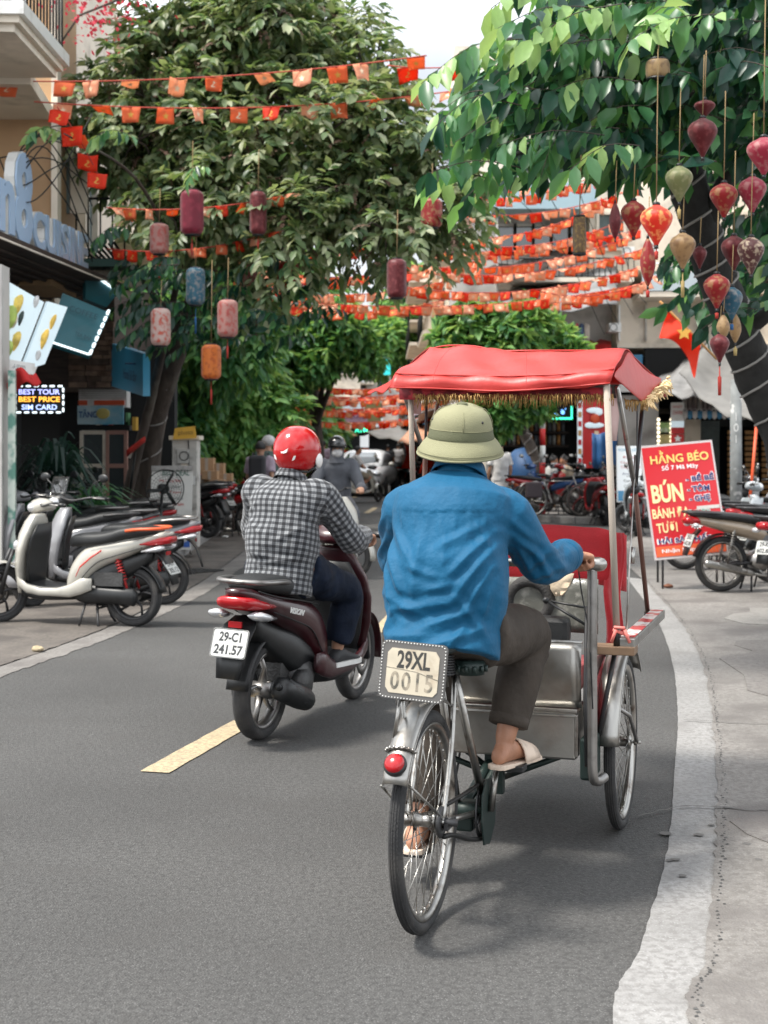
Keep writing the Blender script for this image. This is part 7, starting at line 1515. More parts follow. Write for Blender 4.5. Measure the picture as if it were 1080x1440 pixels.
# LED sign
ls = thing('led_sign', 'black LED sign reading BEST TOUR BEST PRICE SIM CARD with white dashed border', 'sign', P(55, 562, 15)); Ll = ls.location; q4 = [P(22, 580, 15), P(89, 580, 15), P(89, 543, 15), P(22, 543, 15)]
board('panel', [q - Ll for q in q4], .08, M_DARKI, ls); f_, w_, h_ = BF(q4[0] - Ll, q4[1] - Ll, q4[3] - Ll)
for tx, v_, cc in (('BEST TOUR', .78, ((.35, .38, .85), 1.2)), ('BEST PRICE', .5, ((.9, .38, .05), 1.3)), ('SIM CARD', .2, ((.35, .45, .8), 1.2))): text('lettering', tx, emis('led_' + tx.split()[-1].lower(), *cc), ls, f_(.5, v_), w=w_ * (.86 if v_ > .3 else .74), h=h_ * .2, ext=.004, bold=.015)
for a_, b_, n in (((0, 0), (1, 0), 6), ((1, 0), (1, 1), 4), ((1, 1), (0, 1), 6), ((0, 1), (0, 0), 4)): bulbs(ls, [f_(*a_).translation, f_(*b_).translation], n, .011)
# posts and posters at the left edge
t = thing('shop_post', 'grey shop post with a coloured poster strip at the left picture edge', 'post', P(12, 700, 14.2) * 1.0); t.location.z = 0
box_part(t, 'post', P(-6, 0, 14.2).x, P(6, 0, 14.2).x, 14.1, 14.4, .0, 3.3, M_GREYW); pp_ = box_part(t, 'poster_strip', P(13, 0, 14.2).x, P(23, 0, 14.2).x, 14.15, 14.2, .3, 2.25, mat('poster_print', (.45, .5, .45), .5, dirt=(.08, .2, .16), dlo=.45, dhi=.55, dscale=7))
box_part(t, 'side_panel', -6.5, P(-12, 0, 14.2).x, 14.2, 14.3, .0, 3.2, mat('pale_side_panel', (.10, .10, .115), .6))
fg = thing('draped_flag', 'red flag with yellow star draped below the food panels', 'flag', P(28, 530, 14.3)); MB().sheet([[P(4 + 46 * u + 8 * v, 522 + 28 * v * (1 - .5 * u) + 6 * math.sin(u * 9), 14.3 + .1 * math.sin(u * 8)) - fg.location for u in np.linspace(0, 1, 10)] for v in np.linspace(0, 1, 5)], .01).build('cloth', mat('flag_red_left', (.45, .01, .01), .7), fg)
# stone faced block, blue board and corner store
t = thing('stone_clad_upper_floor', 'brown rough stone clad block above the corner store', 'building', (-5, 20.5, 0)); r_ = random.Random(6)
x0, x1 = P(96, 0, 20.2).x, P(160, 0, 20.2).x; z0, z1 = P(0, 545, 20.2).z, P(0, 455, 20.2).z; box_part(t, 'core', x0 - 2, x1, 20.25, 24, z0, z1 + .6, M_DWOOD)
ST = [mat('brown_stone_' + s_, c, .9, var=.4, vscale=9, bump=.8, bscale=30) for s_, c in (('a', (.16, .10, .07)), ('b', (.22, .15, .11)), ('c', (.10, .07, .055)))]
z = z0
while z < z1:
    h_ = r_.uniform(.05, .09); x = x0
    while x < x1: w_ = r_.uniform(.12, .3); w_ = min(w_, x1 - x); d_ = r_.uniform(.03, .08); box_part(t, 'stone', x + .005, x + w_ - .005, 20.25 - d_, 20.249, z + .004, z + h_ - .004, r_.choice(ST)); x += w_
    z += h_
bb = thing('blue_board', 'bright blue board with small dark lettering projecting beside the stone clad block', 'sign', P(180, 520, 19.6)); q4 = [P(157, 543, 20.2), P(201, 557, 19), P(201, 497, 19), P(157, 483, 20.2)]
board('panel', [q - bb.location for q in q4], .1, mat('cyan_blue_board', (.015, .28, .48), .4, coat=.3), bb); f_, w_, h_ = BF(q4[0] - bb.location, q4[1] - bb.location, q4[3] - bb.location)
text('lettering', 'Hotel & Bar', mat('navy_print', (.005, .03, .10), .5), bb, f_(.58, .38), w=w_ * .42, h=.14); MB().box((0, 0, 0), (.05, .02, .26), M=f_(.72, .66)).build('bottle_emblem', mat('navy_print', (.005, .03, .10)), bb)
t = thing('corner_store', 'corner store with white and orange fascia, blue banner and glazed double door', 'building', (-4.3, 20.8, 0)); W_ = lambda px: P(px, 0, 20.8).x; Z_ = lambda py: P(0, py, 20.8).z
box_part(t, 'back_wall', W_(60), W_(230), 21.9, 22.2, .13, 3, M_DARKI); box_part(t, 'fascia', W_(113), W_(180), 20.7, 21, Z_(573), Z_(545), M_WHT)
for k in range(5): box_part(t, 'fascia_rib', W_(113), W_(180), 20.68, 20.7, Z_(548 + k * 3) - .006, Z_(548 + k * 3) + .006, M_GREYW)
MO = mat('orange_red_band', (.62, .08, .02), .45); box_part(t, 'orange_band', W_(113), W_(125), 20.66, 20.7, Z_(570), Z_(563.5), MO); box_part(t, 'orange_band', W_(135), W_(177), 20.66, 20.7, Z_(570), Z_(563.5), MO)
bn = box_part(t, 'blue_banner', W_(113), W_(177), 20.6, 20.64, Z_(597), Z_(571), mat('sky_blue_banner', (.08, .36, .50), .5, dirt=(.5, .58, .6), dlo=.4, dhi=.7, dscale=2.5)); text('lettering', 'TĂNG', mat('deep_blue', (.01, .06, .22), .5), bn, frame(V(W_(128) + 4.3, -.22, Z_(582)), (1, 0, 0), (0, 0, 1)), w=.27, h=.12, bold=.02)
MB().ell((W_(149) + 4.3, -.22, Z_(582)), (.1, .01, .08), 12, 6).build('mascot_free_badge' if 0 else 'round_badge', mat('gold_badge', (.5, .42, .12), .5), bn)
box_part(t, 'lintel', W_(108), W_(184), 20.7, 20.9, Z_(605), Z_(598), M_DARKI)
for a_, b_ in ((116, 148), (152, 178)):
    f = MB(); 
    for xx in (a_, b_): f.box((W_(xx) + 4.3, -.05, (Z_(606) + .13) / 2), (.05, .06, Z_(606) - .13))
    for zz in (Z_(608), Z_(655), .2): f.box(((W_(a_) + W_(b_)) / 2 + 4.3, -.05, zz), (W_(b_) - W_(a_), .05, .06))
    fo = f.build('door_frame', M_CREAM if a_ < 150 else mat('pink_frame', (.45, .25, .2), .6), t); box_part(t, 'door_glass', W_(a_), W_(b_), 20.76, 20.78, .2, Z_(607), M_GLASS).parent = t
rg_ = random.Random(3)
for k in range(26): px = rg_.uniform(118, 176); box_part(t, 'shelf_goods', W_(px), W_(px + rg_.uniform(2, 6)), 21.5, 21.7, .5 + .42 * (k % 4), .5 + .42 * (k % 4) + rg_.uniform(.1, .28), mat('goods_%d' % (k % 5), [(.4, .05, .04), (.1, .25, .12), (.5, .45, .4), (.05, .12, .3), (.5, .3, .05)][k % 5], .6))
t = thing('red_parasol', 'folded red parasol corner beside the corner store door', 'parasol', P(195, 640, 19.5)); MB().sheet([[P(178 + 26 * v, 634 - 20 * v + 8 * u * (1 - v * .2) - (0 if u < 1 else 0), 19.5 + .2 * u) - t.location for v in np.linspace(0, 1, 5)] for u in np.linspace(0, 1, 3)], .02).build('cloth', mat('parasol_red', (.5, .03, .02), .6), t); MB().tube([P(190, 636, 19.6) - t.location, P(183, 690, 19.6) - t.location], .02, 6).build('pole', M_IRON, t)
# plants
def plant(label, base, n, ln, wd, m, seed, spread=.9, droop=.6, name='potted_plant'):
    t = thing(name, label, 'plant', base); r_ = random.Random(seed); mb = MB(); 
    for k in range(n):
        a = r_.uniform(0, 6.28); L_ = ln * r_.uniform(.6, 1.1); z0 = r_.uniform(0, 1) * ln * .9; e = r_.uniform(.2, 1) * spread; p0 = V(0, 0, .3 + z0); p1 = p0 + V(math.cos(a) * L_ * e * .5, math.sin(a) * L_ * e * .5, L_ * .5); p2 = p0 + V(math.cos(a) * L_ * e, math.sin(a) * L_ * e, L_ * (.6 - droop * e)); s_ = V(-math.sin(a), math.cos(a), 0) * wd
        c = cr([p0, p1, p2], 4); vs = []
        for i, q in enumerate(c): w_ = math.sin(math.pi * (i + .4) / (len(c))) ; vs += [q - s_ * w_, q + s_ * w_]
        mb.add(vs, [(2 * i, 2 * i + 1, 2 * i + 3, 2 * i + 2) for i in range(len(c) - 1)])
    mb.build('leaves', m, t, kind='stuff'); MB().lathe([(.14, 0), (.2, .32), (.22, .34), (.19, .34), (.18, .28)], 16).build('pot', M_KERB, t); return t
M_DG = leaf_mat('strap_leaf_dark', (.016, .04, .032), (.03, .1, .05)); M_FG = leaf_mat('fern_leaf', (.06, .18, .08), (.2, .45, .12))
plant('tall plant of long dark drooping strap leaves under the LED sign', V(-3.72, 16.2, .0), 150, .95, .022, M_DG, 1); plant('second dark strap leaved plant further left under the LED sign', V(-3.95, 17, .0), 110, .9, .022, M_DG, 2)
plant('bushy bright fern between the strap leaved plant and the corner store', V(-3.42, 16.6, .0), 260, .55, .018, M_FG, 3, 1.1, .3); plant('lower bushy fern in front of the left shop window', V(-3.75, 15.7, .0), 200, .5, .018, M_FG, 4, 1.2, .3)
t = thing('bougainvillea', 'sprays of red bougainvillea at the top left above the ochre house', 'plant', P(135, 10, 17)); r_ = random.Random(8); rn = np.random.default_rng(3); c = rn.normal(size=(260, 3)) * [.28, .25, .22]; leaf_cloud('flowers', t, leaf_mats4(c, rn.normal(size=c.shape), rn.normal(size=c.shape), rn.uniform(.04, .08, 260), rn.uniform(.03, .06, 260)), np.zeros(260, int), [mat('red_bract', (.5, .02, .05), .6, tl=.3)])
MB().tube([V(-.6, .3, -.5), V(-.2, 0, -.1), V(.3, 0, .1)], .015, 5).build('stem', M_BARK, t)
# shop interior wall behind the parked scooters
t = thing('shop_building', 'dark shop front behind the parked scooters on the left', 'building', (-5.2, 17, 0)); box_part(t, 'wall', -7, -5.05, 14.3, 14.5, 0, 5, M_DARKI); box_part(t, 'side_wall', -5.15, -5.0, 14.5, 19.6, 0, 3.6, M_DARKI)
for k in range(7): box_part(t, 'mullion', -4.99, -4.95, 14.9 + k * .62, 14.95 + k * .62, .1, 3.2, M_GREYW)
# advert board, standing fan, pillar, boxes
ab = thing('advert_board', 'white pavement board headed BEST DEAL with a list of tours, left side', 'sign', G(238, 795)); La = ab.location; q4 = [P(206, 773, 18), P(268, 773, 18), P(271, 657, 18.2), P(214, 657, 18.2)]
board('panel', [q - La for q in q4], .03, mat('advert_white', (.58, .57, .54), .5, dirt=(.42, .41, .38), dlo=.5, dhi=.8, dscale=4), ab); f_, w_, h_ = BF(q4[0] - La, q4[1] - La, q4[3] - La)
for tx, u, v_, ww, cc in (('BEST DEAL', .62, .93, .62, 'print_green'), ('Ha Long Bay', .5, .83, .5, 'print_red'), ('Ninh Binh', .5, .76, .45, 'print_grey'), ('Sapa Tours', .5, .69, .5, 'print_red'), ('Visa Service', .5, .62, .6, 'print_grey'), ('Bus & Train', .52, .55, .6, 'print_red'), ('Transfer', .45, .48, .5, 'print_grey'), ('SIM Card', .65, .41, .4, 'print_grey'), ('Exchange', .6, .35, .5, 'print_grey'), ('Motor Rental - Flight tickets', .5, .27, .85, 'print_red')):
    text('lettering', tx, mat(cc, dict(print_green=(.02, .10, .07), print_red=(.40, .06, .06), print_grey=(.16, .17, .17))[cc], .6), ab, f_(u, v_), w=w_ * ww, h=h_ * (.07 if v_ > .9 else .042), bold=.015, ext=.001, res=2)
board('frame_bar', [q - La for q in (P(213, 661, 18.15), P(271, 661, 18.15), P(271, 655, 18.15), P(213, 655, 18.15))], .04, M_ALU, ab); board('blue_corner', [f_(.55, .03, .006).translation, f_(.98, .03, .006).translation, f_(.98, .12, .006).translation, f_(.75, .06, .006).translation], .003, mat('blue_print', (.02, .1, .4), .5), ab)
for px in (206, 268): MB().tube([P(px, 770, 18.1) - La, Vector((P(px, 770, 18.1).x, 18.1, 0.13)) - La], .014, 6).build('leg', M_ALU, ab)
fn = thing('standing_fan', 'black standing fan with a round wire cage in front of the white advert board', 'fan', V(P(222, 0, 16.5).x, 16.5, .0)); c = P(232, 688, 16.5) - fn.location; ax = unit(V(.45, -.9, -.1)); cg = MB()
for k in range(7): cg.ring(c + ax * (.05 * (1 if k < 6 else -1)), ax, .035 + .03 * k * 1.0, .0022, 28, 4)
for k in range(30): a = 2 * math.pi * k / 30; u = ax.cross(V(0, 0, 1)).normalized(); v = ax.cross(u); d_ = u * math.cos(a) + v * math.sin(a); cg.tube([c + ax * .06, c + ax * .055 + d_ * .13, c + d_ * .225], .0018, 4)
cg.ring(c, ax, .228, .007, 36, 6); cg.build('cage', M_IRON, fn, kind='stuff')
for k in range(3): a = 2.1 * k; u = ax.cross(V(0, 0, 1)).normalized(); v = ax.cross(u); d_ = u * math.cos(a) + v * math.sin(a); e_ = u * math.cos(a + .7) + v * math.sin(a + .7); MB().sheet([[c + d_ * r2 + e_ * w2 + ax * w2 * .4 for w2 in (-.01, .05)] for r2 in (.03, .12, .2)], .003).build('blade', M_BLK, fn)
MB().tube([c - ax * .02, c - ax * .16], [.06, .045], 12).build('motor', M_BLK, fn); MB().tube([V(0, 0, .03), c - ax * .1], .018, 8).build('pole', M_BLK, fn); MB().lathe([(.2, 0), (.2, .03), (.03, .06)], 20).build('base', M_BLK, fn)
pl = thing('pavement_pillar', 'square white pillar with pasted papers and a meter box, left pavement', 'pillar', V(P(262, 0, 19.5).x, 19.5, .13)); z1 = P(0, 618, 19.5).z; w2 = .17; MB().box((0, 0, (z1 - .13) / 2), (w2 * 2, w2 * 2, z1 - .13)).build('shaft', mat('posted_plaster', (.52, .50, .47), .8, dirt=(.2, .19, .18), dlo=.5, dhi=.7, dscale=6), pl, bevel=.01); MB().box((0, 0, z1 - .11), (.42, .42, .06)).build('cap', M_CREAM, pl, bevel=.01)
MB().box((-.02, -.19, 1.25), (.16, .05, .2)).build('meter_box', M_GREYW, pl, bevel=.008); MB().ring((.0, -.225, 1.25), (0, 1, 0), .06, .006, 16, 5).build('meter_bracket', M_IRON, pl); MB().tube([(.05, -.18, 1.6), (.06, -.19, 1.2), (.04, -.18, .3)], .008, 5).build('conduit', M_IRON, pl)
for k in range(6): MB().box((rg_.uniform(-.1, .1), -.174, .35 + k * .19), (.1, .004, .12)).build('pasted_paper', (M_WHT, M_CREAM, M_GREYW)[k % 3], pl)
yb = tag(board('sign_card', [P(243, 618, 19.2), P(276, 616, 19.2), P(274, 599, 19.2), P(246, 602, 19.2)], .03, mat('yellow_card', (.75, .42, .04), .5)), 'yellow card with handwriting standing on the white pillar', 'sign'); text('lettering', 'photo', mat('brown_ink', (.25, .14, .03), .6), yb, frame(P(261, 609, 19.17), (1, 0, .05), (0, 0, 1)), w=.2, h=.08)
M_CARD = mat('cardboard', (.36, .22, .12), .8, var=.1)
for k, (px, py, w_, h_, d) in enumerate(((292, 655, 19, 22, 24), (308, 660, 16, 17, 24.1), (296, 668, 22, 12, 23.7), (318, 672, 18, 12, 24), (286, 676, 20, 12, 23.8), (306, 680, 22, 11, 23.6))):
    s_ = d / FPX; o = MB().box((0, 0, 0), (w_ * s_, .3, h_ * s_)).build('cardboard_box', M_CARD, bevel=.005); o.location = P(px, py, d); tag(o, ['topmost left cardboard box of the pile behind the pillar', 'box right of the topmost one in the cardboard pile', 'middle row left cardboard box of the pile', 'rightmost cardboard box of the pile', 'bottom left cardboard box next to the pillar', 'bottom right cardboard box of the pile'][k], 'box', 'cardboard boxes piled behind the pillar'); MB().box((0, -.152, 0), (.05, .003, h_ * s_)).build('tape', M_TAN, o)
tb_ = thing('goods_table', 'low table carrying the cardboard boxes behind the pillar', 'table', V(P(302, 0, 24).x, 24, .13)); MB().box((0, 0, .62), (.75, .5, .04)).build('table_top', M_DWOOD, tb_)
for a_ in (-.33, .33):
    for b_ in (-.2, .2): MB().tube([(a_, b_, 0), (a_, b_, .6)], .02, 6).build('leg', M_DWOOD, tb_)
# ------------------------------------------------------------------ right side and end of the street
t = thing('corner_building', 'cream corner building with tiled awnings, dark shops and railed balconies across the junction', 'building', (5, 36, .12)); D = 36.0
WS, BS = mat('awning_white', (.55, .53, .52), .6), mat('awning_blue', (.05, .20, .36), .6); WB = mat('awning_mauve', (.30, .26, .27), .6)
X_ = lambda px: P(px, 0, D).x; Z_ = lambda py: P(0, py, D).z
def bp(name, px0, px1, py0, py1, y0, y1, m, **k): return box_part(t, name, X_(px0), X_(px1), D + y0, D + y1, Z_(py1), Z_(py0), m, **k)
M_TIN = mat('grey_tarpaulin', (.20, .20, .20), .7, var=.3, vscale=2); M_LTIN = mat('pale_tarpaulin', (.15, .147, .14), .7, var=.15, vscale=3); M_BLUEF = mat('pale_blue_fascia', (.33, .46, .52), .5, var=.1, vscale=1); M_REDS = mat('sign_red', (.50, .015, .015), .5)
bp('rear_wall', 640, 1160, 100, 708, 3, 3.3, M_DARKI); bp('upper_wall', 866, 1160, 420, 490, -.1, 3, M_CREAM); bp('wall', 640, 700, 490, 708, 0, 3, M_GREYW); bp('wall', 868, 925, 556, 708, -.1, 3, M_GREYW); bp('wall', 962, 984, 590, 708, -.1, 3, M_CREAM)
bp('upper_storey', 640, 866, 300, 490, .6, 3, M_GREYW); bp('top_storey', 640, 1160, 60, 262, .3, 3, M_CREAM); bp('upper_wall', 830, 1160, 262, 380, .1, 3, M_CREAM); bp('blue_fascia', 690, 832, 266, 302, -.9, .6, M_BLUEF); bp('shop_lintel', 700, 868, 490, 566, -.1, 3, M_DWOOD)
for px in np.arange(702, 830, 26): win(t, X_(px + 12), D + .6, Z_(332), .4, .66, 'front', M_GREYW, M_GLASS, 0)
for px in (860, 985, 1050): win(t, X_(px), D + .1, Z_(325), .62, .85, 'front', M_CREAM, M_SHUT, 1)
for px in (760, 930, 1020): win(t, X_(px), D + .3, Z_(215), .6, .8, 'front', M_CREAM, M_SHUT, 1)
bp('balcony_slab', 700, 880, 398, 404, -1.2, .6, M_CREAM); rail(t, X_(700), X_(880), D - 1.18, Z_(397), Z_(372), M_IRON); bp('balcony_slab', 888, 1003, 418, 425, -1.3, -.1, M_CREAM); bp('balcony_panel', 890, 1000, 392, 417, -1.32, -1.28, mat('pale_blue_panel', (.45, .52, .56), .5)); rail(t, X_(890), X_(1002), D - 1.3, Z_(392), Z_(380), M_WHT)
bp('dark_recess', 905, 1000, 486, 560, -.2, -.1, M_DARKI); bp('pipe', 931, 934, 440, 478, -.16, -.1, M_WHT); bp('string_course', 866, 1160, 484, 490, -.25, -.1, M_CREAM)
def aw(name, pts, m, par=None, nx=12, sag=.1): # sagging sheet: near-left, near-right, far-right, far-left
    a, b, c, d = [Vector(q) for q in pts]; par = par or t
    return MB().sheet([[((a * (1 - u) + b * u) * (1 - v) + (d * (1 - u) + c * u) * v) + V(0, 0, -sag * math.sin(math.pi * u) * (1 - v * .6) + .05 * math.sin(u * 17)) - par.location for u in np.linspace(0, 1, nx)] for v in np.linspace(0, 1, 5)], .03).build(name, m, par)
aw('tarpaulin', (P(905, 540, 32), P(990, 560, 31), P(1005, 475, 35.5), P(925, 535, 35.5)), M_TIN); aw('pale_tarpaulin', (P(955, 524, 31), P(1062, 590, 29), P(1150, 480, 34), P(1000, 478, 34)), M_LTIN, sag=.3); aw('tin_roof', (P(690, 440, 33), P(868, 425, 33), P(868, 372, 36), P(720, 405, 36)), M_TIN); aw('tin_roof', (P(640, 398, 34), P(760, 380, 34), P(800, 350, 36), P(690, 375, 36)), M_DWOOD)
for k in range(16): px = 960 + k * 6.9; aw('awning_stripe', (P(px, 577, 33), P(px + 6.9, 577, 33), P(px + 6.6, 540, 35.5), P(px - .3, 540, 35.5)), WS if k % 3 == 0 else WB, nx=3, sag=0); MB().sheet([[P(px + 6.9 * u, 578 + 9 * v + (1 - abs(2 * u - 1)) * 3 * v, 33 - .02) - t.location for u in (0, .5, 1)] for v in (0, 1)], .02).build('valance', BS if k % 2 else WS, t)
for px in np.arange(985, 1010, 3.4): bp('shutter_slat', px, px + 2.6, 592, 705, -.02, .04, M_SHUT)
MOC = mat('orange_wood', (.45, .22, .06), .5, var=.2)
for px in (1016, 1040, 1063, 1090):
    for py in np.arange(606, 700, 7.5): bp('stacked_slat', px, px + 17, py, py + 5, -.6, -.5, MOC)
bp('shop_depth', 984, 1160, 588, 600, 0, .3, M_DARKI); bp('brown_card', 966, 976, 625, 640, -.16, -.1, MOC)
for k, (px, py) in enumerate(((700, 455), (735, 418), (850, 458), (872, 350), (905, 345), (1010, 445), (668, 420), (840, 385))):
    u = bp('air_conditioner', px, px + 17, py, py + 12, -.75 if py > 400 else -.4, -.2, M_WHT, bevel=.01); MB().ring(V(X_(px + 6), D - (.76 if py > 400 else .41), Z_(py + 6)) - t.location, (0, 1, 0), .09, .008, 14, 4).build('fan_guard', M_IRON, u)
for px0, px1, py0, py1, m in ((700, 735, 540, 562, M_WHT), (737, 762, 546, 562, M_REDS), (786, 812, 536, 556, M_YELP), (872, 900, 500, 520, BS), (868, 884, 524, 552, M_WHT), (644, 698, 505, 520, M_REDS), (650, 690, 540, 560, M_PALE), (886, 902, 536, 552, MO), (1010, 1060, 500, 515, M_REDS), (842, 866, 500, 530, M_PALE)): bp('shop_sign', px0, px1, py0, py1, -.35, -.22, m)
for k in range(7): bp('drain_pipe', (868, 905, 980, 1004, 697, 640, 1050)[k], (868, 905, 980, 1004, 697, 640, 1050)[k] + 2.5, 265 if k > 3 else 430, 480, -.22, -.12, (M_WHT, M_GREYW)[k % 2])
for k, cc in enumerate(((.05, .2, .4), (.5, .05, .12), (.05, .08, .15), (.4, .35, .3))): MB().sheet([[P(798 + k * 8 + 7 * u, 456 + 22 * v + 2 * math.sin(u * 5 + k), 33.5 + .05 * math.sin(u * 9)) - t.location for u in np.linspace(0, 1, 4)] for v in (0, .5, 1)], .02).build('hanging_laundry', mat('laundry_%d' % k, cc, .8), t)
for k in range(6): aw('small_awning', (P(642 + k * 37, 500 + (k % 2) * 6, 34.2), P(676 + k * 37, 500 + (k % 3) * 5, 34.2), P(674 + k * 37, 478, 36), P(644 + k * 37, 478, 36)), (M_TIN, M_LTIN, MO, M_BLUEF, M_TIN, M_REDS)[k], nx=5, sag=.08)
# jar shelves in the open shop
for j in range(2):
    for k in range(15): px = 712 + k * 6.6; py = 598 + j * 20; c = V(X_(px), D + 1.8, Z_(py)) - t.location; MB().tube([c - V(0, 0, .13), c + V(0, 0, .13)], .045, 8).build('jar', mat('jar_%d' % (k % 3), [(.30, .30, .28), (.42, .20, .06), (.12, .14, .16)][(k + j) % 3], .3), t)
for py in (590, 607, 627): bp('shelf', 705, 812, py - 1, py + 1, 1.7, 2.1, M_DWOOD)
for px in (640, 658, 676): bp('column', px, px + 7, 500, 708, -.15, 0, M_CREAM)
tag(MB().box((0, 0, 0), (.9, .06, .34)).build('open_sign', M_DARKI), 'green framed neon sign hanging in the open shop', 'sign'); o = bpy.data.objects['open_sign']; o.location = P(780, 580, 35.5); e = MB()
for c, s_ in (((0, -.04, -.15), (.86, .02, .05)), ((-.42, -.04, 0), (.04, .02, .32)), ((.42, -.04, 0), (.04, .02, .32))): MB().box(c, s_).build('neon_bar', emis('neon_green', (.05, .8, .45), 1.2), o)
text('lettering', 'ăn.ơ', emis('neon_blue', (.15, .4, .9), 1.2), o, frame(V(0, -.05, .03), (1, 0, 0), (0, 0, 1)), w=.55, h=.2)
rb = thing('red_banner', 'tall red banner with pale cloud shapes and small pictures beside the open shop', 'banner', P(832, 655, 34)); Lr = rb.location; b_ = board('cloth', [P(812, 658, 34) - Lr, P(853, 658, 34) - Lr, P(853, 561, 34) - Lr, P(812, 561, 34) - Lr], .05, M_REDS, rb); board('picture_strip', [P(812, 657, 33.97) - Lr, P(819, 657, 33.97) - Lr, P(819, 562, 33.97) - Lr, P(812, 562, 33.97) - Lr], .02, M_PALE, rb)
for k in range(7): MB().box(P(815.5, 570 + k * 13, 33.95) - Lr, (.08, .01, .13)).build('small_picture', MOC if k % 2 else M_REDS, rb)
for px, py, w_ in ((836, 577, .2), (842, 580, .1), (836, 598, .24), (845, 627, .13), (843, 650, .13), (829, 598, .12)): MB().ell(P(px, py, 33.95) - Lr, (w_, .02, .07), 12, 6).build('cloud_shape', M_PALE, rb)
MB().ell(P(837, 589, 33.94) - Lr, (.12, .02, .12), 8, 5).build('fish_shape', MO, rb); board('gold_bar', [P(836, 614, 33.94) - Lr, P(842, 614, 33.94) - Lr, P(842, 606, 33.94) - Lr, P(836, 606, 33.94) - Lr], .02, M_YELP, rb)
bt = thing('blue_tarp', 'deep blue tarpaulin screen beside the red banner', 'tarpaulin', P(850, 655, 33)); MB().sheet([[P(833 + 35 * u, 609 + 48 * v + 2 * math.sin(u * 8), 33 + .08 * math.sin(u * 14)) - bt.location for u in np.linspace(0, 1, 12)] for v in np.linspace(0, 1, 4)], .02).build('cloth', mat('tarp_blue', (.012, .07, .19), .6), bt)
pb_ = thing('picture_posters', 'column of landscape posters edged with warm bulbs beside the grey wall', 'poster', P(935, 650, 34)); 
for k in range(4): board('poster', [P(928, 594 + k * 17 + 14, 34) - pb_.location, P(943, 594 + k * 17 + 14, 34) - pb_.location, P(943, 594 + k * 17, 34) - pb_.location, P(928, 594 + k * 17, 34) - pb_.location], .04, mat('landscape_%d' % (k % 2), [(.12, .2, .08), (.25, .22, .1)][k % 2], .5, var=.6, vscale=4, dirt=(.35, .4, .42), dlo=.5, dhi=.6, dscale=3), pb_)
for px in (926, 944):
    for k in range(12): MB().ell(P(px, 590 + k * 6, 33.9) - pb_.location, .04, 6, 4).build('bulb', emis('warm_bulb', (1, .85, .6), 1.2), pb_)
rs_ = thing('vertical_sign', 'narrow red and white sign with coloured flag panels left of the striped awning', 'sign', P(952, 620, 33)); Lq = rs_.location
for y0, y1, m in ((566, 582, M_WHT), (582, 592, M_WHT), (592, 601, M_PALE), (601, 610, M_REDS), (611, 622, M_REDS), (623, 632, M_REDS)): board('panel', [P(944, y1, 33) - Lq, P(962, y1, 33) - Lq, P(962, y0, 33) - Lq, P(944, y0, 33) - Lq], .06, m, rs_)
for tx, py in (('NHẬT', 572), ('CHANH', 580)): text('lettering', tx, M_REDS, rs_, frame(P(953, py, 32.97) - Lq, (1, 0, 0), (0, 0, 1)), w=.22, h=.09)
MB().prism(star(.09, .045), .01, M=frame(P(953, 617, 32.98) - Lq, (1, 0, 0), (0, 0, 1))).build('star_emblem', M_WHT, rs_)
bf = thing('large_flag', 'large orange red flag with yellow emblem on a slanting pole before the cream wall', 'flag', P(960, 470, 22)); MB().tube([P(928, 424, 22) - bf.location, P(1008, 505, 22.4) - bf.location], .02, 6).build('pole', MOC, bf)
MB().sheet([[P(938 + 48 * u + (-12 + 3 * u) * v, 436 + 46 * u + v * (54 - 22 * math.sin(u * 3.1)) * (.75 if u < .9 else 1), 22 + .12 * math.sin(u * 7 + v * 3)) - bf.location for u in np.linspace(0, 1, 14)] for v in np.linspace(0, 1, 8)], .012).build('cloth', M_FLAGR, bf, sub=1)
MB().prism(star(.12, .06), .02, M=frame(P(962, 468, 21.75) - bf.location, (1, 0, 0), (0, 0, 1))).build('emblem', M_YEL, bf)
bf = thing('large_flag', 'big pale orange flag glimpsed behind leaves beside the sky gap at the top', 'flag', P(648, 136, 14)); MB().sheet([[P(632 + 34 * u, 124 + 28 * v + 3 * math.sin(u * 6), 14 + .05 * math.sin(u * 7)) - bf.location for u in np.linspace(0, 1, 8)] for v in np.linspace(0, 1, 5)], .01).build('cloth', M_FLAGO, bf)
# street furniture on the right
up_ = thing('utility_pole', 'grey concrete utility pole with painted numbers behind the right parked motorbikes', 'pole', V(P(1035, 0, 19).x, 19, .009)); z1 = P(0, 535, 19).z; MB().tube([(0, 0, 0), (0, 0, z1)], [.085, .075], 14).build('shaft', mat('pole_concrete', (.17, .18, .18), .8, var=.25, dirt=(.4, .4, .39), dlo=.6, dhi=.62, dscale=4), up_); text('lettering', '1\nO\n1', M_WHT, up_, frame(V(-.02, -.086, 1.75), (1, 0, 0), (0, 0, 1)), w=.06, h=.4); MB().tube([(0, 0, z1 - .3), (.5, -.2, z1 + .6)], .012, 5).build('wire', M_IRON, up_)
rp_ = thing('striped_pole', 'red and white banded pole beside the ringed tree trunk across the junction', 'pole', V(P(763, 0, 30).x, 30, .12))
for k in range(7): MB().tube([(0, 0, k * .36), (0, 0, k * .36 + .36)], .06, 10).build('band', M_REDS if k % 2 == 0 else M_WHT, rp_)
tag(MB().tube([P(1053, 720, 17.8), P(1066, 575, 18.2)], .02, 6).build('red_rod', MO), 'orange red rod leaning beside the utility pole', 'rod')
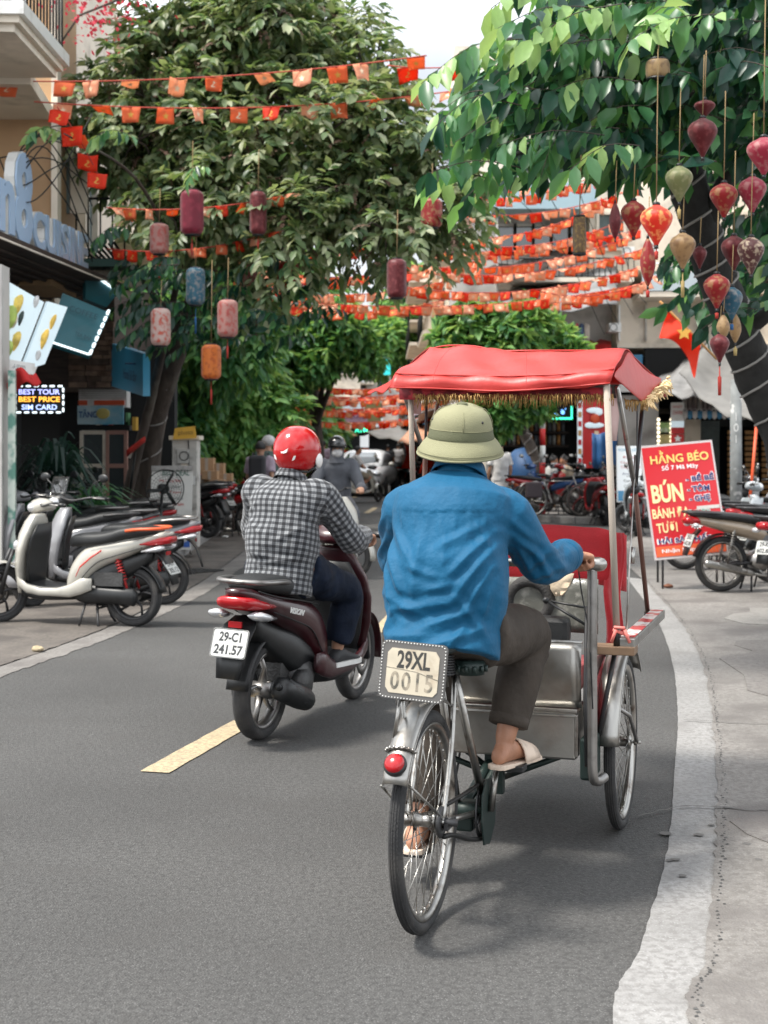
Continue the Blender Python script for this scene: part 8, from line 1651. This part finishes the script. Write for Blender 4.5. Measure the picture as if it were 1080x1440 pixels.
# red menu board
mb_ = thing('menu_board', 'big red menu board headed HẰNG BÉO on thin legs, right pavement', 'sign', V(P(970, 0, 14.9).x, 14.9, .009)); Lm = mb_.location; bl, br, tl = P(921, 788, 14.75), P(1025, 778.5, 14.75), P(908.5, 627, 15.05); tr_ = br + tl - bl; qq = [q - Lm for q in (bl, br, tr_, tl)]
fB, wB, hB = BF(qq[0], qq[1], qq[3]); qq = [fB(*c_, 0).translation for c_ in ((0, 0), (1, 0), (1, 1), (0, 1))]; I = lambda u, v: fB(u, v, .003).translation
board('frame', qq, .03, mat('sign_frame', (.55, .50, .50), .4, .3), mb_)
board('red_face', [I(.025, .02), I(.975, .02), I(.975, .98), I(.025, .98)], .001, mat('menu_red', (.50, .012, .02), .4, coat=.15), mb_); board('orange_foot', [fB(.03, .022, .006).translation, fB(.97, .022, .006).translation, fB(.975, .11, .006).translation, fB(.035, .11, .006).translation], .001, mat('menu_orange', (.62, .10, .03), .4), mb_)
GY = mat('menu_gold', (.85, .55, .16), .5); GC = mat('menu_cream', (.90, .68, .34), .5); WH2 = mat('menu_white', (.8, .8, .8), .5); NV = mat('menu_navy', (.02, .03, .14), .5)
for tx, u, v_, w_, h_, m, bd, ol in (('HẰNG BÉO', .52, .885, .80, .115, GY, .02, 0), ('Số 7 Mã Mây', .51, .785, .50, .062, WH2, .01, 0), ('BÚN', .29, .585, .43, .20, GC, .03, 0), ('BÁNH ĐA', .30, .405, .50, .105, GC, .02, 0), ('TƯƠI', .22, .275, .28, .10, GC, .02, 0), ('- BỀ BỀ', .76, .685, .38, .066, NV, .03, 1), ('- TÔM', .72, .59, .30, .062, NV, .03, 1), ('- GHẸ', .72, .495, .28, .066, NV, .03, 1), ('HẢI SẢN HẤP', .44, .165, .72, .062, NV, .03, 1), ('Nhận Ship: 098', .44, .066, .66, .045, WH2, .01, 0), ('Thực đơn', .68, .385, .3, .04, mat('menu_green', (.1, .3, .22), .5), .01, 1)):
    M_ = fB(u + .0, v_, .009); text('lettering', tx, m, mb_, M_, w=w_ * wB, h=h_ * hB, ext=.001, bold=bd)
    if ol: text('letter_outline', tx, WH2, mb_, fB(u, v_, .0055), w=w_ * wB * 1.05, h=h_ * hB * 1.16, ext=.001, bold=bd + .04)
MB().prism(star(.085, .066, 16), .002, M=fB(.63, .30, .006)).build('price_burst', WH2, mb_); text('lettering', '50K', M_REDS, mb_, fB(.64, .30, .012), w=.10, h=.05, bold=.03); board('grey_label', [fB(.66, .40, .006).translation, fB(.97, .40, .006).translation, fB(.97, .43, .006).translation, fB(.66, .43, .006).translation], .001, M_GREYW, mb_)
for a_, b_ in ((P(932, 788, 14.78), G(932, 829)), (P(1016, 775, 14.78), V(G(1016, 829).x, 14.8, 0)), (P(925, 700, 15.0), V(P(925, 0, 15.6).x, 15.6, 0)), (P(1008, 700, 15.0), V(P(1008, 0, 15.6).x, 15.6, 0))): MB().tube([a_ - Lm, b_ - Lm], .012, 6).build('leg', M_DST, mb_)
wb = thing('price_board', 'white and pale blue price board with small red and blue lines, behind the canopy straps', 'sign', V(P(885, 0, 27).x, 27, .12)); Lw = wb.location; qq = [P(868, 706, 27) - Lw, P(908, 706, 27) - Lw, P(906, 627, 27.2) - Lw, P(867, 627, 27.2) - Lw]; board('panel', qq, .04, mat('price_white', (.62, .66, .68), .5), wb); fB, wB, hB = BF(qq[0], qq[1], qq[3])
for tx, v_, w_, m in (('HOANG LONG', .93, .8, 'print_blue'), ('ĐÁ XAY', .8, .5, 'print_red'), ('Cà phê  25', .7, .7, 'print_red'), ('Trà đá  10', .62, .7, 'print_red'), ('ĂN VẶT', .5, .6, 'print_navy'), ('Kem  20', .38, .5, 'print_grey'), ('Chè  25', .28, .5, 'print_grey')): text('lettering', tx, mat(m, dict(print_blue=(.03, .25, .4), print_navy=(.03, .04, .12)).get(m, (.4, .06, .06)), .6), wb, fB(.5, v_), w=w_ * wB, h=hB * .05, ext=.002, res=2)
board('foot_band', [fB(.03, .02, .006).translation, fB(.97, .02, .006).translation, fB(.97, .2, .006).translation, fB(.03, .2, .006).translation], .002, BS, wb)
# row of buildings receding on the right, blocks closing the street, left row
def block(label, x0, x1, y0, y1, h, wm, seed, side, storeys=3, name='street_building', roofm=None, shop=M_DARKI, ac=True):
    global t
    t = thing(name, label, 'building', ((x0 + x1) / 2, y0, 0)); r_ = random.Random(seed); box_part(t, 'wall', x0, x1, y0, y1, 3.0, h, wm); box_part(t, 'ground_floor', x0 + .15, x1 - .15, y0 + .1, y1, 0, 3.0, shop); box_part(t, 'cornice', x0 - .12, x1 + .12, y0 - .12, y1, h, h + .22, M_CREAM)
    sx = x0 if side == 'left' else x1; fh = (h - 3) / storeys
    for s_ in range(storeys):
        z = 3 + fh * (s_ + .5)
        for k in range(max(1, int((x1 - x0) / 1.8))): win(t, x0 + (k + .5) * (x1 - x0) / max(1, int((x1 - x0) / 1.8)), y0, z, .8, 1.2, 'front', M_CREAM, r_.choice((M_SHUT, M_GLASS)), 1)
        for k in range(max(1, int((y1 - y0) / 2.2))): win(t, sx, y0 + (k + .5) * (y1 - y0) / max(1, int((y1 - y0) / 2.2)), z, .8, 1.2, side, M_CREAM, r_.choice((M_SHUT, M_GLASS)), 1)
        d_ = -.9 if side == 'left' else .9
        box_part(t, 'balcony_slab', min(sx, sx + d_), max(sx, sx + d_), y0 + .2, y1 - .2, z - fh * .45, z - fh * .45 + .12, M_CREAM); rail(t, y0 + .2, y1 - .2, sx + d_, z - fh * .45 + .12, z - fh * .45 + .95, M_IRON, 'y')
    L_ = t.location; aw('shop_awning', (V(sx + (-1.6 if side == 'left' else 1.6), y0 + .3, 2.5), V(sx + (-1.6 if side == 'left' else 1.6), y1 - .3, 2.5), V(sx, y1 - .3, 3.0), V(sx, y0 + .3, 3.0)), r_.choice((M_LTIN, mat('faded_orange_awning', (.5, .25, .15), .7), M_TIN)), t, sag=.15)
    aw('shop_awning', (V(x0 + .2, y0 - 1.4, 2.5), V(x1 - .2, y0 - 1.4, 2.5), V(x1 - .2, y0, 3.0), V(x0 + .2, y0, 3.0)), r_.choice((M_LTIN, mat('faded_orange_awning', (.5, .25, .15)), BS)), t, sag=.15)
    for k in range(3): box_part(t, 'shop_sign', x0 + .3 + k * (x1 - x0) / 3, x0 + .1 + (k + .8) * (x1 - x0) / 3, y0 - .3 - .1 * k, y0 - .2 - .1 * k, 3.1 + .2 * k, 3.7 + .15 * k, r_.choice((M_PALE, M_REDS, BS, M_WHT, MO)))
    if ac: box_part(t, 'water_tank', x0 + 1, x0 + 1.8, y0 + 1, y0 + 1.8, h + .22, h + 1.3, M_ALU)
    return t
block('grey white three storey building just beyond the corner shops on the right', 2.6, 8, 40, 47, 9.0, M_GREYW, 1, 'left'); block('low cream building with orange awning, second beyond the right corner', 2.2, 8, 48, 55, 7.6, M_CREAM, 2, 'left', 2); block('ochre building third beyond the right corner', 1.9, 8, 56, 65, 10.5, M_OCH, 3, 'left'); block('pale building fourth beyond the right corner near the far tree', 2.1, 9, 66, 78, 9.5, M_CREAM, 4, 'left')
block('cream block left half of the end of the street', -7, -1.6, 96, 104, 11.5, M_CREAM, 5, 'right', 3); block('grey block closing the right half of the end of the street', -1.2, 5.5, 98, 106, 9.8, M_GREYW, 6, 'left', 3)
block('shaded building behind the yellow green tree on the left', -12, -5.4, 26, 34, 10, M_OCH, 7, 'right', 3); block('grey building second beyond the corner store on the left', -12, -5.2, 35, 44, 11, M_GREYW, 8, 'right', 3); block('cream building third beyond the corner store on the left', -11, -5.0, 45, 56, 10, M_CREAM, 9, 'right', 3); block('far left ochre building before the street bends', -11, -4.6, 57, 72, 11, M_OCH, 10, 'right', 3); block('far left pale building last before the closing blocks', -10, -4.6, 73, 94, 10, M_CREAM, 11, 'right', 3)
block('side street building at the right picture edge', 10.5, 16, 30, 40, 10, M_CREAM, 12, 'left', 3)
# far shop signs and awnings over the street end
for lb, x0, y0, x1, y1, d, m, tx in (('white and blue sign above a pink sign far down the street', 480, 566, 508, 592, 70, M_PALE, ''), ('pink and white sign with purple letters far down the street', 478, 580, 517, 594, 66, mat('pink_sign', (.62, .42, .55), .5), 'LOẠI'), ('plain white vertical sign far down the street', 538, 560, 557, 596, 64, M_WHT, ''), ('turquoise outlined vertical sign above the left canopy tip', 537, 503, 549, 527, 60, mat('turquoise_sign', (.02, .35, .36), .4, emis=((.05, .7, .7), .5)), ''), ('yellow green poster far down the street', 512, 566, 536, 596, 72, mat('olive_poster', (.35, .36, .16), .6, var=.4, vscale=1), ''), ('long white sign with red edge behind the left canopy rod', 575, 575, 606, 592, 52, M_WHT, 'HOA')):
    q = thing('shop_sign', lb, 'sign', P((x0 + x1) / 2, y1, d)); qq = [P(x0, y1, d) - q.location, P(x1, y1, d) - q.location, P(x1, y0, d) - q.location, P(x0, y0, d) - q.location]; board('panel', qq, .15, m, q)
    if tx: f_, w_, h_ = BF(qq[0], qq[1], qq[3]); text('lettering', tx, mat('print_purple', (.25, .03, .2), .6), q, f_(.5, .5), w=w_ * .7, h=h_ * .5)
for lb, a_, b_, c_, d_, m in (('long grey pink awning over the far shops right of the white car', (510, 608, 50), (600, 622, 44), (625, 590, 46), (560, 600, 56), M_LTIN), ('orange edged awning behind the sun helmet', (560, 622, 40), (615, 612, 38), (640, 585, 42), (580, 600, 46), mat('faded_orange_awning', (.5, .25, .15))), ('dark awning left of the far pink sign', (462, 596, 62), (480, 600, 62), (480, 584, 64), (465, 588, 66), M_TIN)):
    q = thing('street_awning', lb, 'awning', P(*a_)); aw('canvas', (P(*a_), P(*b_), P(*c_), P(*d_)), m, q); MB().tube([P(*b_) - q.location, V(P(*b_).x, P(*b_).y, .1) - q.location], .03, 6).build('post', M_IRON, q)
for px, py, d, k in ((575, 640, 48, 0), (512, 645, 60, 1), (480, 640, 62, 2), (600, 645, 44, 3)):
    q = thing('hanging_flag', ['red flag hanging under the far awning right of the walking man', 'red flag hanging behind the white car', 'red flag hanging left of the white car', 'red flag hanging close to the left canopy rod'][k], 'flag', P(px, py, d)); MB().sheet([[V(.35 * (u - .5) + .1 * math.sin(v * 4), .05 * math.sin(u * 9), -.9 * v + .45) for u in np.linspace(0, 1, 6)] for v in np.linspace(0, 1, 5)], .02).build('cloth', M_FLAGR, q); MB().tube([(-.2, 0, .46), (.2, 0, .46)], .02, 5).build('bar', M_IRON, q)
tl_ = thing('green_neon_sign', 'oval green neon sign on the corner beyond the white car', 'sign', P(508, 604, 56)); MB().ell((0, 0, 0), (.42, .08, .26), 16, 8).build('casing', M_BLK, tl_); text('lettering', 'ATM', emis('neon_green', (.05, .8, .45), 1.2), tl_, frame(V(0, -.1, 0), (1, 0, 0), (0, 0, 1)), w=.5, h=.24, bold=.03)
for k in (0, 2, 4, 6): cable(f'{ORD[k // 2]} from the left of the dark overhead cables slanting across the right facades', [P(700 + k * 24, 250 - k * 8, 26), P(790 + k * 16, 350 + k * 6, 28), P(850 + k * 10, 470 - k * 7, 31)], .008, group='overhead cables before the corner building')
# ------------------------------------------------------------------ parked and moving bikes
WP = paint('white_body', (.40, .385, .34)); GP = paint('silver_grey_body', (.20, .20, .21)); BP = paint('black_body', (.015, .015, .017)); TP = paint('tan_gold_body', (.30, .235, .17)); RP = paint('red_body', (.35, .012, .015)); CP = paint('cream_body', (.36, .33, .25)); BLP = paint('blue_body', (.02, .08, .25)); OP = paint('orange_body', (.55, .12, .03)); SP = paint('sky_silver', (.33, .36, .38))
M_RLIN = mat('red_stripe', (.5, .03, .02), .4); PB, SB = 'motorbike', 'scooter'
w1 = scooter('near white scooter with red seat edge and dark seat parked at the far left', WP, loc=(G(190, 880).x, 11.75, 0), rz=R(73), steer=.75, lines_mat=M_RLIN, plate_t=None, mirrors=False, rail=mat('orange_rail', (.62, .09, .02), .4), big=True, lean=-.03, rimm=M_DST)
plate(w1, (0, -.345, .50), R(35), ['29-D1', '305.12'])
w2 = scooter('silver grey scooter with round headlight behind the white scooter at the left', GP, loc=(G(226, 850).x + .02, 13.4, 0), rz=R(93), steer=1.0, mirrors=True, windscreen=True, big=True, lean=-.03, head='black', rimm=M_DST)
TS, TG = tree_of_thing(w1), tree_of_thing(w2)
for lb, px, d, rz, sw, st, z in (('black scooter with long flat seat, third back at the left', 178, 15.2, 86, BP, TG, 0), ('cream scooter with round lamp behind the black seated scooters', 118, 16.2, 60, CP, TG, 0), ('white and cream scooter turned towards the road beside the fan', 172, 17.2, 100, WP, TG, .008), ('grey scooter behind the ferns with its tail to the road', 195, 18.2, 84, GP, TG, .01), ('dark scooter nearest the advert board on the left', 205, 16.9, 78, BP, TS, 0), ('grey scooter squeezed between the silver and the black one', 150, 14.3, 88, GP, TS, 0), ('black scooter fourth back with mirrors before the ferns', 140, 15.9, 80, BP, TG, 0), ('black scooter with its rear wheel just behind the white pillar', 292, 21.5, 60, BP, TG, .13), ('dark scooter second in the row behind the pillar', 300, 23.0, 62, BP, TS, .13), ('grey scooter third in the row behind the pillar', 306, 24.6, 60, GP, TG, .13)):
    o = clone(st, (P(px, 0, d).x, d, z), R(rz), lb, 'parked scooters on the left pavement', {'white_body': sw, 'silver_grey_body': sw, 'orange_rail': M_DST, 'red_stripe': sw}, drop=('number_plate',) if sw is CP else ())
u1 = underbone('red motorbike with black seat parked beyond the cardboard boxes', RP, loc=(P(352, 0, 24).x, 24, .0), rz=R(70), group='parked motorbikes on the left', steer=.5)
TU = tree_of_thing(u1)
for lb, px, d, rz, sw in (('second red motorbike just behind the first on the left', 334, 26, 66, RP), ('dark motorbike furthest along the left row', 362, 29, 62, BP), ('black motorbike between the two red ones on the left', 322, 25.2, 72, BP), ('dark motorbike with seat towards the road past the red ones', 348, 27.5, 70, BP), ('red motorbike half hidden behind the pedestrians on the left', 385, 31, 64, RP)): clone(TU, (P(px, 0, d).x, d, 0), R(rz), lb, 'parked motorbikes on the left', {'red_body': sw})
a1 = underbone('tan motorbike with black seat and chrome exhaust in front of the red menu board', TP, loc=(P(1014, 0, 14.55).x, 14.55, .009), rz=-R(79), plate_t=['29-K1', '602.88'], steer=-.3, lean=.02)
TA = tree_of_thing(a1)
for lb, px, d, rz, sw in (('tan gold motorbike cut by the right picture edge', 1106, 13.6, -50, TP), ('black motorbike behind the tan one at the right edge', 1062, 16.6, -62, BP), ('black motorbike with raised handlebar in front of the utility pole', 1040, 17.6, -70, BP), ('silver motorbike whose wheels show under the red menu board', 962, 17.3, -74, SP), ('grey motorbike just right of the red menu board top', 1010, 19.5, -72, GP), ('dark motorbike at the right edge behind the others', 1090, 19, -60, BP), ('black motorbike beyond the tan one whose handlebar rises above its seat', 1085, 15.6, -72, BP), ('dark motorbike behind the red board on the right pavement', 985, 21.5, -66, BP)): clone(TA, (P(px, 0, d).x, d, .009), R(rz), lb, 'parked motorbikes on the right pavement', {'tan_gold_body': sw})
for k, (lb, px, d, rz, sw, st) in enumerate((('orange motorbike leaning at the left of the far parked row', 712, 30.5, -35, OP, TA), ('red and white motorbike right behind the bicycle', 735, 29.3, -60, RP, TA), ('blue and silver motorbike right of the bicycle', 806, 29.2, 55, BLP, TA), ('maroon scooter seen from behind right of the blue motorbike', 850, 27.6, 4, RP, TG), ('silver scooter left of the red menu board', 896, 24.0, -8, SP, TG), ('black motorbike behind the white dress', 690, 32, -50, BP, TA), ('dark motorbike between the orange one and the tree trunk', 762, 31, -70, BP, TA), ('grey motorbike in front of the blue tarpaulin', 828, 30.5, 40, GP, TA), ('black scooter beside the maroon one under the canopy strap', 872, 29.5, 12, BP, TG), ('dark motorbike at the far corner left of the white dress', 662, 34, -60, BP, TA), ('black scooter close behind the silver one', 915, 26.5, -20, BP, TG), ('teal scooter parked by the far right kerb', 566, 52, -30, mat('teal_body', (.08, .25, .27), .3), TG), ('black scooter by the far right kerb near the canopy rod', 588, 47, -40, BP, TG), ('dark motorbike by the far kerb behind the sun helmet', 620, 42, -50, BP, TA))):
    clone(st, (P(px, 0, d).x, d, .0 if d < 28.5 else .12), R(rz), lb, 'bikes parked across the junction', {'tan_gold_body': sw, 'silver_grey_body': sw})
# bicycle
bc = thing('bicycle', 'grey bicycle with a dark pannier leaning among the motorbikes across the junction', 'bicycle', (P(748, 0, 28.6).x, 28.6, .12)); bc.rotation_euler = (0, 0, R(-78))
bwheel(bc, (0, 0, .33), 0, .33, 'rear_wheel', 18); bwheel(bc, (0, 1.05, .33), 0, .33, 'front_wheel', 18)
for nm, p in (('frame', [(0, 0, .33), (0, .42, .28), (0, .25, .78), (0, 0, .33)]), ('frame', [(0, .42, .28), (0, .88, .72), (0, .27, .72)]), ('fork', [(0, 1.05, .33), (0, .87, .82)]), ('handlebar', [(-.28, .8, .95), (0, .86, .93), (.28, .8, .95)]), ('mudguard', [(0, -.33, .45), (0, -.2, .66), (0, .1, .72), (0, .3, .6)])): MB().tube(p, .016, 7).build(nm, M_ALU, bc)
MB().ell((0, .22, .84), (.08, .13, .035), 10, 6).build('saddle', M_BLK, bc); MB().box((.13, 0, .55), (.12, .34, .32)).build('pannier', mat('dark_pannier', (.035, .025, .03), .7), bc, bevel=.03)
tp = thing('covered_motorbike', 'motorbike under a rounded blue cover left of the ringed trunk', 'cover', (P(737, 0, 31.5).x, 31.5, .12)); MB().lathe([(.3, .1), (.42, .5), (.45, .9), (.38, 1.2), (.2, 1.36), (.03, 1.4)], 20, sy=1.6).build('cover', mat('cover_blue', (.012, .06, .16), .6, bump=.5, bscale=6), tp)
# car far down the street
cr_ = thing('white_car', 'white car facing the camera far down the street', 'car', (P(514, 0, 47).x, 47, 0), R(172))
CARW = paint('car_white', (.72, .73, .74), dirt=False); cb = MB(); cb.loft([se(y, z, hw, hh, 20, 4) for y, z, hw, hh in ((-2.1, .6, .7, .15), (-2.0, .62, .82, .3), (-1, .66, .88, .36), (1, .66, .88, .36), (1.7, .62, .86, .3), (2.1, .55, .78, .22), (2.2, .5, .6, .1))]); cb.build('body', CARW, cr_)
gh = MB(); gh.loft([se(y, z, hw, hh, 20, 4) for y, z, hw, hh in ((-1.9, .95, .55, .05), (-1.4, 1.15, .68, .26), (-.2, 1.2, .7, .3), (.5, 1.15, .7, .28), (1.2, .95, .72, .06))]); gh.build('cabin', CARW, cr_); MB().sheet([[V(x, y + .0 - .1 * x * x, z) for x in np.linspace(-.64 + .1 * i, .64 - .1 * i, 7)] for i, (y, z) in enumerate(((1.22, .98), (.92, 1.2), (.62, 1.4)))], .02).build('windscreen', M_GLASS, cr_)
for s_ in (-1, 1):
    MB().ell((s_ * .66, 2.05, .72), (.17, .14, .08), 10, 7).build('headlight', M_CLR_L, cr_); MB().ell((s_ * .98, .85, 1.02), (.1, .06, .07), 8, 6).build('mirror', WP, cr_)
    for y in (-1.35, 1.4): MB().tube([(s_ * .68, y, .32), (s_ * .9, y, .32)], .32, 20).build('wheel', M_RUB, cr_)
MB().box((0, 2.2, .55), (.9, .05, .14)).build('grille', M_BLK, cr_); plate(cr_, (0, 2.24, .4), 0, ['30A-512.07'], .5, .11, yaw=R(180))
# ------------------------------------------------------------------ other people
TEE = lambda n, c: mat('cloth_' + n, c, .8, var=.12, vscale=10, bump=.2, bscale=200); JN = TEE('jeans', (.05, .06, .08)); GRY = TEE('grey', (.085, .09, .105)); DK = TEE('charcoal', (.03, .028, .03)); LIL = TEE('lilac', (.34, .27, .33)); POL = TEE('slate_blue', (.09, .15, .24)); WHC = TEE('white', (.55, .54, .54)); KHK = TEE('khaki', (.22, .18, .13)); BGR = TEE('dull_green', (.05, .09, .08))
# masked rider coming towards the camera
fl_ = (P(466, 0, 16.2).x, 16.2, 0); ang = R(186); s5 = clone(TG, (fl_[0], fl_[1] + 1.1, 0), ang, 'scooter coming towards the camera under the masked rider in grey', None, {'silver_grey_body': WP}, drop=('stand', 'windscreen', 'mirror'))
J = ride_pose(.25, .79, (.27, .72, .985)); t, M3 = simple_person('masked rider in grey jacket and black helmet facing the camera', J, (fl_[0], fl_[1] + 1.1, 0), ang, GRY, GRY, M_SKIN, 'long', voxel=.012, hairm=None, curl=(1.2, 1.2), collar=True)
hc = Vector(J['head']); q = MB(); q.loft([[hc + M3 @ V(.112 * math.cos(p) * math.cos(a), .012 - .0 + .132 * math.cos(p) * math.sin(a), .045 + .115 * math.sin(p)) for a in [2 * math.pi * k / 24 for k in range(24)]] for p in np.linspace(R(-18), R(88), 10)]); he = q.build('helmet', mat('black_helmet', (.012, .012, .013), .2, coat=.8), t)
MB().sheet([[hc + M3 @ V(.09 * math.sin(a), .03 + (.125 + .05 * v) * math.cos(a), .055 - .02 * v) for a in np.linspace(-1.2, 1.2, 9)] for v in (0, 1)], .004).build('peak', M_BLK, he)
MB().ell(hc + M3 @ V(0, .058, -.048), (.064, .056, .055), 14, 9, rot=M3).build('face_mask', WHC, t); q = MB(); q.loft([[hc + M3 @ V(rx * math.cos(a), -.01 + ry * math.sin(a), z) for a in [2 * math.pi * k / 20 for k in range(20)]] for z, rx, ry in ((-.17, .10, .09), (-.12, .082, .08), (-.07, .082, .085), (.03, .085, .088), (.05, .08, .085))], caps=False); q.build('hood', GRY, t)
# pair crossing on a white scooter
p2 = (P(474, 0, 40).x, 40, 0); clone(TG, p2, R(-82), 'white scooter crossing the street with two riders', None, {'silver_grey_body': WP}, drop=('stand', 'windscreen'))
simple_person('rider in a white tee shirt and shorts at the front of the crossing scooter', ride_pose(.48, .78, (.28, .76, .985)), p2, R(-82), WHC, KHK, M_SKIN2, 'short', True, WHC, curl=(1.1, 1.1))
Jp = ride_pose(.0, .82, (.1, .42, 1.0)); simple_person('passenger in a slate blue polo shirt sitting behind the white tee shirt rider', Jp, p2, R(-82), POL, GRY, M_SKIN2, 'short', False, WHC)
simple_person('man in dark tee shirt and shorts walking away by the far kerb', stand_pose(1.72, .1, .12), (P(546, 0, 60).x, 60, 0), R(8), DK, mat('cloth_charcoal', (.03, .028, .03)), M_SKIN2, 'short', True)
t, _ = simple_person('pedestrian in a lilac tee shirt with a dark backpack walking away on the left', stand_pose(1.60, .08, .2), (P(366, 0, 22.6).x, 22.6, 0), R(-8), LIL, GRY); q = MB(); q.box((0, -.20, 1.17), (.27, .15, .42)); q.build('backpack', mat('dark_backpack', (.03, .03, .035), .7), t, bevel=.05)
for s_ in (-1, 1): MB().tube(cr([(s_ * .10, -.12, 1.33), (s_ * .11, -.02, 1.42), (s_ * .12, .12, 1.34), (s_ * .13, .11, 1.1), (s_ * .12, -.12, .98)], 4), .013, 6).build('backpack_strap', M_BLK, t)
t, M3 = simple_person('pedestrian in dull green with a pale cap beside the lilac tee shirt', stand_pose(1.70, .05, .25), (P(378, 0, 24.5).x, 24.5, 0), R(20), BGR, GRY); hc = V(0, .03, 1.575) * (1.7 / 1.7); MB().ell(hc + V(0, -.01, .05), (.115, .13, .10), 14, 9).build('helmet', WHC, t)
t, _ = simple_person('woman in a long white dress standing behind the parked motorbikes', stand_pose(1.66, .0, .05), (P(703, 0, 30).x, 30, 0), R(15), WHC, WHC, M_SKIN, 'short', hairm=M_HAIR); q = MB(); q.lathe([(.13, 1.25), (.12, 1.05), (.16, .9), (.2, .55), (.25, .15), (.26, .12)], 22, sy=.8); q.build('dress', WHC, t)
def sit(): 
    J = ride_pose(.0, .42, (.12, .42, .62)); J['anR'] = V(.14, .42, .09); J['anL'] = V(-.14, .42, .09); J['knR'] = V(.15, .42, .48); J['knL'] = V(-.15, .42, .48); J['wrR'] = V(.13, .34, .58); J['wrL'] = V(-.13, .34, .58); J['elR'] = V(.23, .12, .68); J['elL'] = V(-.23, .12, .68); return J
for lb, px, d, rz, top in (('man in a pale grey tee shirt seated facing right in the open shop', 772, 33.2, -80, TEE('pale_grey', (.30, .30, .29))), ('person in a cap seated facing left in the open shop', 800, 33.6, 75, KHK)):
    simple_person(lb, sit(), (P(px, 0, d).x, d, .12), R(rz), top, GRY, M_SKIN2, 'short', hairm=M_HAIR); st = thing('stool', 'low stool under the ' + lb.split(' seated')[0], 'stool', (P(px, 0, d).x, d, .12)); MB().box((0, 0, .37), (.3, .3, .04)).build('seat', MOC, st)
    for a_ in (-.12, .12):
        for b_ in (-.12, .12): MB().tube([(a_, b_, 0), (a_ * .8, b_ * .8, .36)], .014, 5).build('leg', MOC, st)
for px, d, lb in ((590, 62, 'distant pedestrian in slate blue right of the walking man'), (455, 45, 'distant pedestrian in lilac behind the plaid rider'), (560, 66, 'distant pedestrian in white beyond the far kerb')): simple_person(lb, stand_pose(1.65, .08, .1), (P(px, 0, d).x, d, .12), R(10), (POL, LIL, WHC)[('blue' in lb) and 0 or ('lilac' in lb) and 1 or 2], GRY, voxel=.022)
